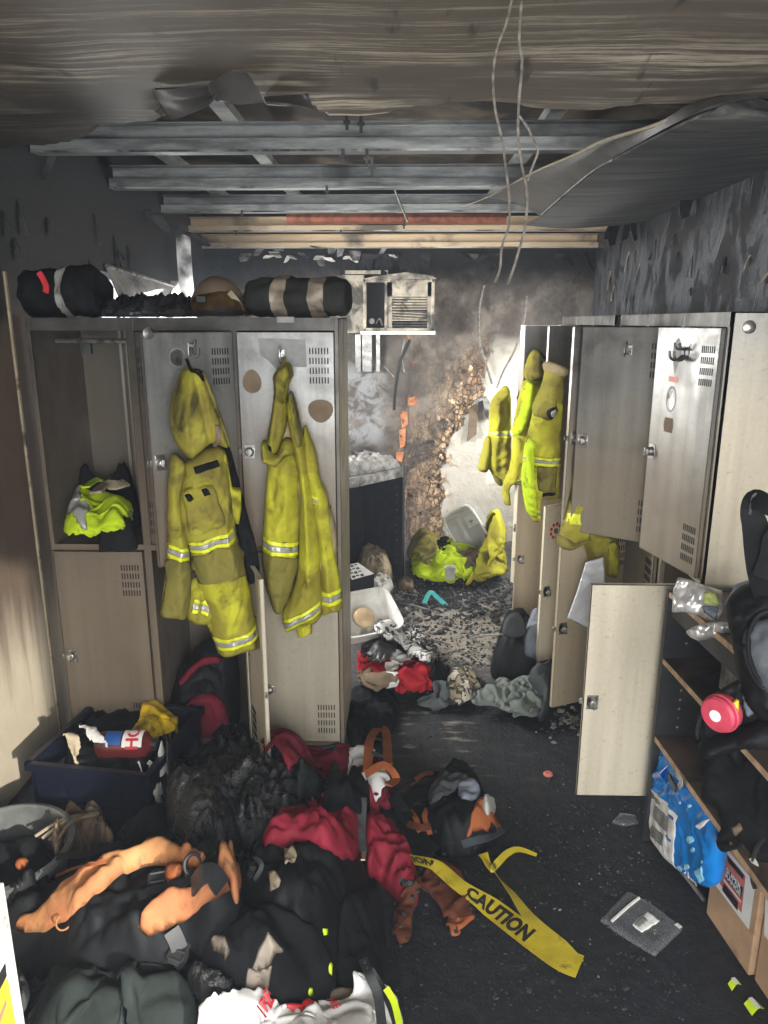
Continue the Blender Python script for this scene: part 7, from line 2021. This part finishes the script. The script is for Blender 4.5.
for k in range(3): lf.patch('print_line', BP.uv([(734 + 3 * k, 700 - 1.6 * k), (735.2 + 3 * k, 699.4 - 1.6 * k), (738 + 2.4 * k, 708), (737 + 2.4 * k, 708.6)]), M['ink_salmon'], lf.o, T=.0006, R=.002, off=.0006, res=.003)
pn_ = Up(tuple(at_z(742, 596, BH + .03)), (-.3, -.7, .65))
solo(pn_.pad('blue_folder', [(724, 604), (736, 584), (748, 580), (764, 582), (752, 590), (734, 606), (728, 614)], .012, .01, 'pigeon', None, Tb=.01, sm=0).o, 'pale blue folder lying behind the black backpack', 'folder')
# black garment draped over the lower shelf and the cartons
DG = Up((.90, 1.80, .42), (-.62, -.62, .48))
t = thing('draped_garment', 'thin black garment with drawcords draped from the lower shelf over the carton', 'garment', (.92, 1.80, .40))
g1 = DG.pad('garment_cloth', [(712, 742), (728, 738), (740, 752), (762, 760), (800, 780), (800, 850), (774, 872), (762, 880), (752, 866), (742, 846), (732, 850), (722, 852), (716, 842), (722, 826), (716, 808), (704, 802), (702, 790), (706, 770)], .05, .05, 'black_cloth', t, fold=addf(crumple(.11, .022, 170, 1.9, 1.8), crumple(.035, .004, 171)), Tb=.02)
g1.patch('care_label', DG.uv([(737, 828), (747, 823), (750, 830), (740, 837)]), M['brown_cloth'], t, T=.003, off=.002)
dp = lambda px, py, d=.06: at_plane(px, py, DG.o + DG.n * d, DG.n)
MB().tube([dp(768, 800), dp(763, 820), dp(760, 845), dp(755, 870), dp(757, 886)], .005, 6, 4).build('drawcord', M['black_bag'], t)
MB().tube([dp(764, 838), dp(755, 852, .07), dp(752, 876, .07), dp(755, 889, .07)], .006, 6, 4).build('drawcord', M['plastic_black'], t)
MB().tube([dp(719, 846), dp(730, 848, .075), dp(742, 844, .07)], .007, 6, 4).build('hem_roll', M['black_bag'], t)
MB().ribbon([dp(752, 858, .07), dp(756, 866, .075), dp(758, 880, .07)], .014, DG.n, .003, 3).build('cord_lock', M['white_dirty'], t)
DG.pad('hanging_sleeve', [(728, 750), (730, 736), (740, 730), (754, 728), (762, 740), (752, 748), (748, 764), (736, 768)], .03, .03, 'black_bag', t, lift=.03, fold=crumple(.05, .010, 172), Tb=.01)

# ------------------------------------------------------------------ small things on the near floor
t = thing('clear_bag', 'clear zip bag with a white label on the black floor', 'bag', tuple(hit(642, 923)))
Oq = np.array([at_z(*q, .004)[:2] for q in ((599, 920), (628, 890), (652, 903), (684, 928), (655, 956), (625, 938))])
cb = Pad('bag_film', Oq, FLOORF, .008, .03, M['clear'], t, .007, fold=crumple(.05, .004, 180), Tb=0, sm=0, lift=.001)
cb.patch('white_label', np.array([at_z(*q, .01)[:2] for q in ((632, 924), (648, 912), (660, 922), (642, 933))]), M['white'], t, T=.001, res=.004)
cb.patch('label_print', np.array([at_z(*q, .01)[:2] for q in ((634, 924), (643, 917), (648, 922), (639, 928))]), M['ink_grey'], t, T=.0008, off=.003, res=.004)
MB().tube([at_z(612, 921, .016), at_z(622, 912, .018), at_z(630, 905, .018), at_z(639, 898, .016)], .005, 6, 4).build('zip_slider', M['plastic_white'], t)
MB().ribbon([at_z(676, 924, .016), at_z(681, 928, .016)], .012, (0, 0, 1), .002, 2).build('corner_fold', M['plastic_white'], t)
Oq = np.array([at_z(*q, .004)[:2] for q in ((611, 822), (620, 812), (636, 815), (639, 823), (625, 826))])
solo(Pad('clear_wrapper', Oq, FLOORF, .010, .02, M['clear'], None, .006, fold=crumple(.04, .004, 181), Tb=0, sm=1, lift=.001).o, 'small clear wrapper on the floor below the open lower right door', 'wrapper')
for k, (pts, lb_) in enumerate((([(728, 984), (737, 980), (741, 985), (732, 991)], 'upper one of the two yellow tape snippets on the floor by the cartons'), ([(744, 1004), (755, 1000), (764, 1009), (752, 1016)], 'lower one of the two yellow tape snippets on the floor by the cartons'))):
    A = [at_z(*q, .004) for q in pts]
    o = sheet('tape_snippet', [[A[0], (A[0] + A[1]) / 2 + (0, 0, .012), A[1]], [A[3], (A[3] + A[2]) / 2 + (0, 0, .012), A[2]]], M['lime'], None, .0015, 4)
    solo(o, lb_, 'tape', 'yellow tape snippets'); 
    MB().ribbon([(A[0] + A[1]) / 2 + (0, 0, .0145), (A[2] + A[3]) / 2 + (0, 0, .0145)], .012, (0, 0, 1), .0008, 2).build('white_mark', M['white'], o)
# ------------------------------------------------------------------ thin haze volume added to imitate lens bloom
def m_haze():
    m = bpy.data.materials.new('bloom_haze'); m.use_nodes = True; nt = m.node_tree; nt.nodes.clear()
    o = nt.nodes.new('ShaderNodeOutputMaterial'); v = nt.nodes.new('ShaderNodeVolumePrincipled')
    v.inputs['Color'].default_value = (.74, .84, 1.0, 1); v.inputs['Density'].default_value = .009; v.inputs['Anisotropy'].default_value = .2
    nt.links.new(v.outputs[0], o.inputs['Volume'])
    return m


hz = MB().box((XL - .25, YF - .2, -.2), (XR + .25, YB + .25, ZR + .2)).build('bloom_haze', m_haze(), smooth=False)
kind(hz, 'stuff'); hz['label'] = 'thin pale haze volume added in the room for lens bloom'; hz['category'] = 'haze'
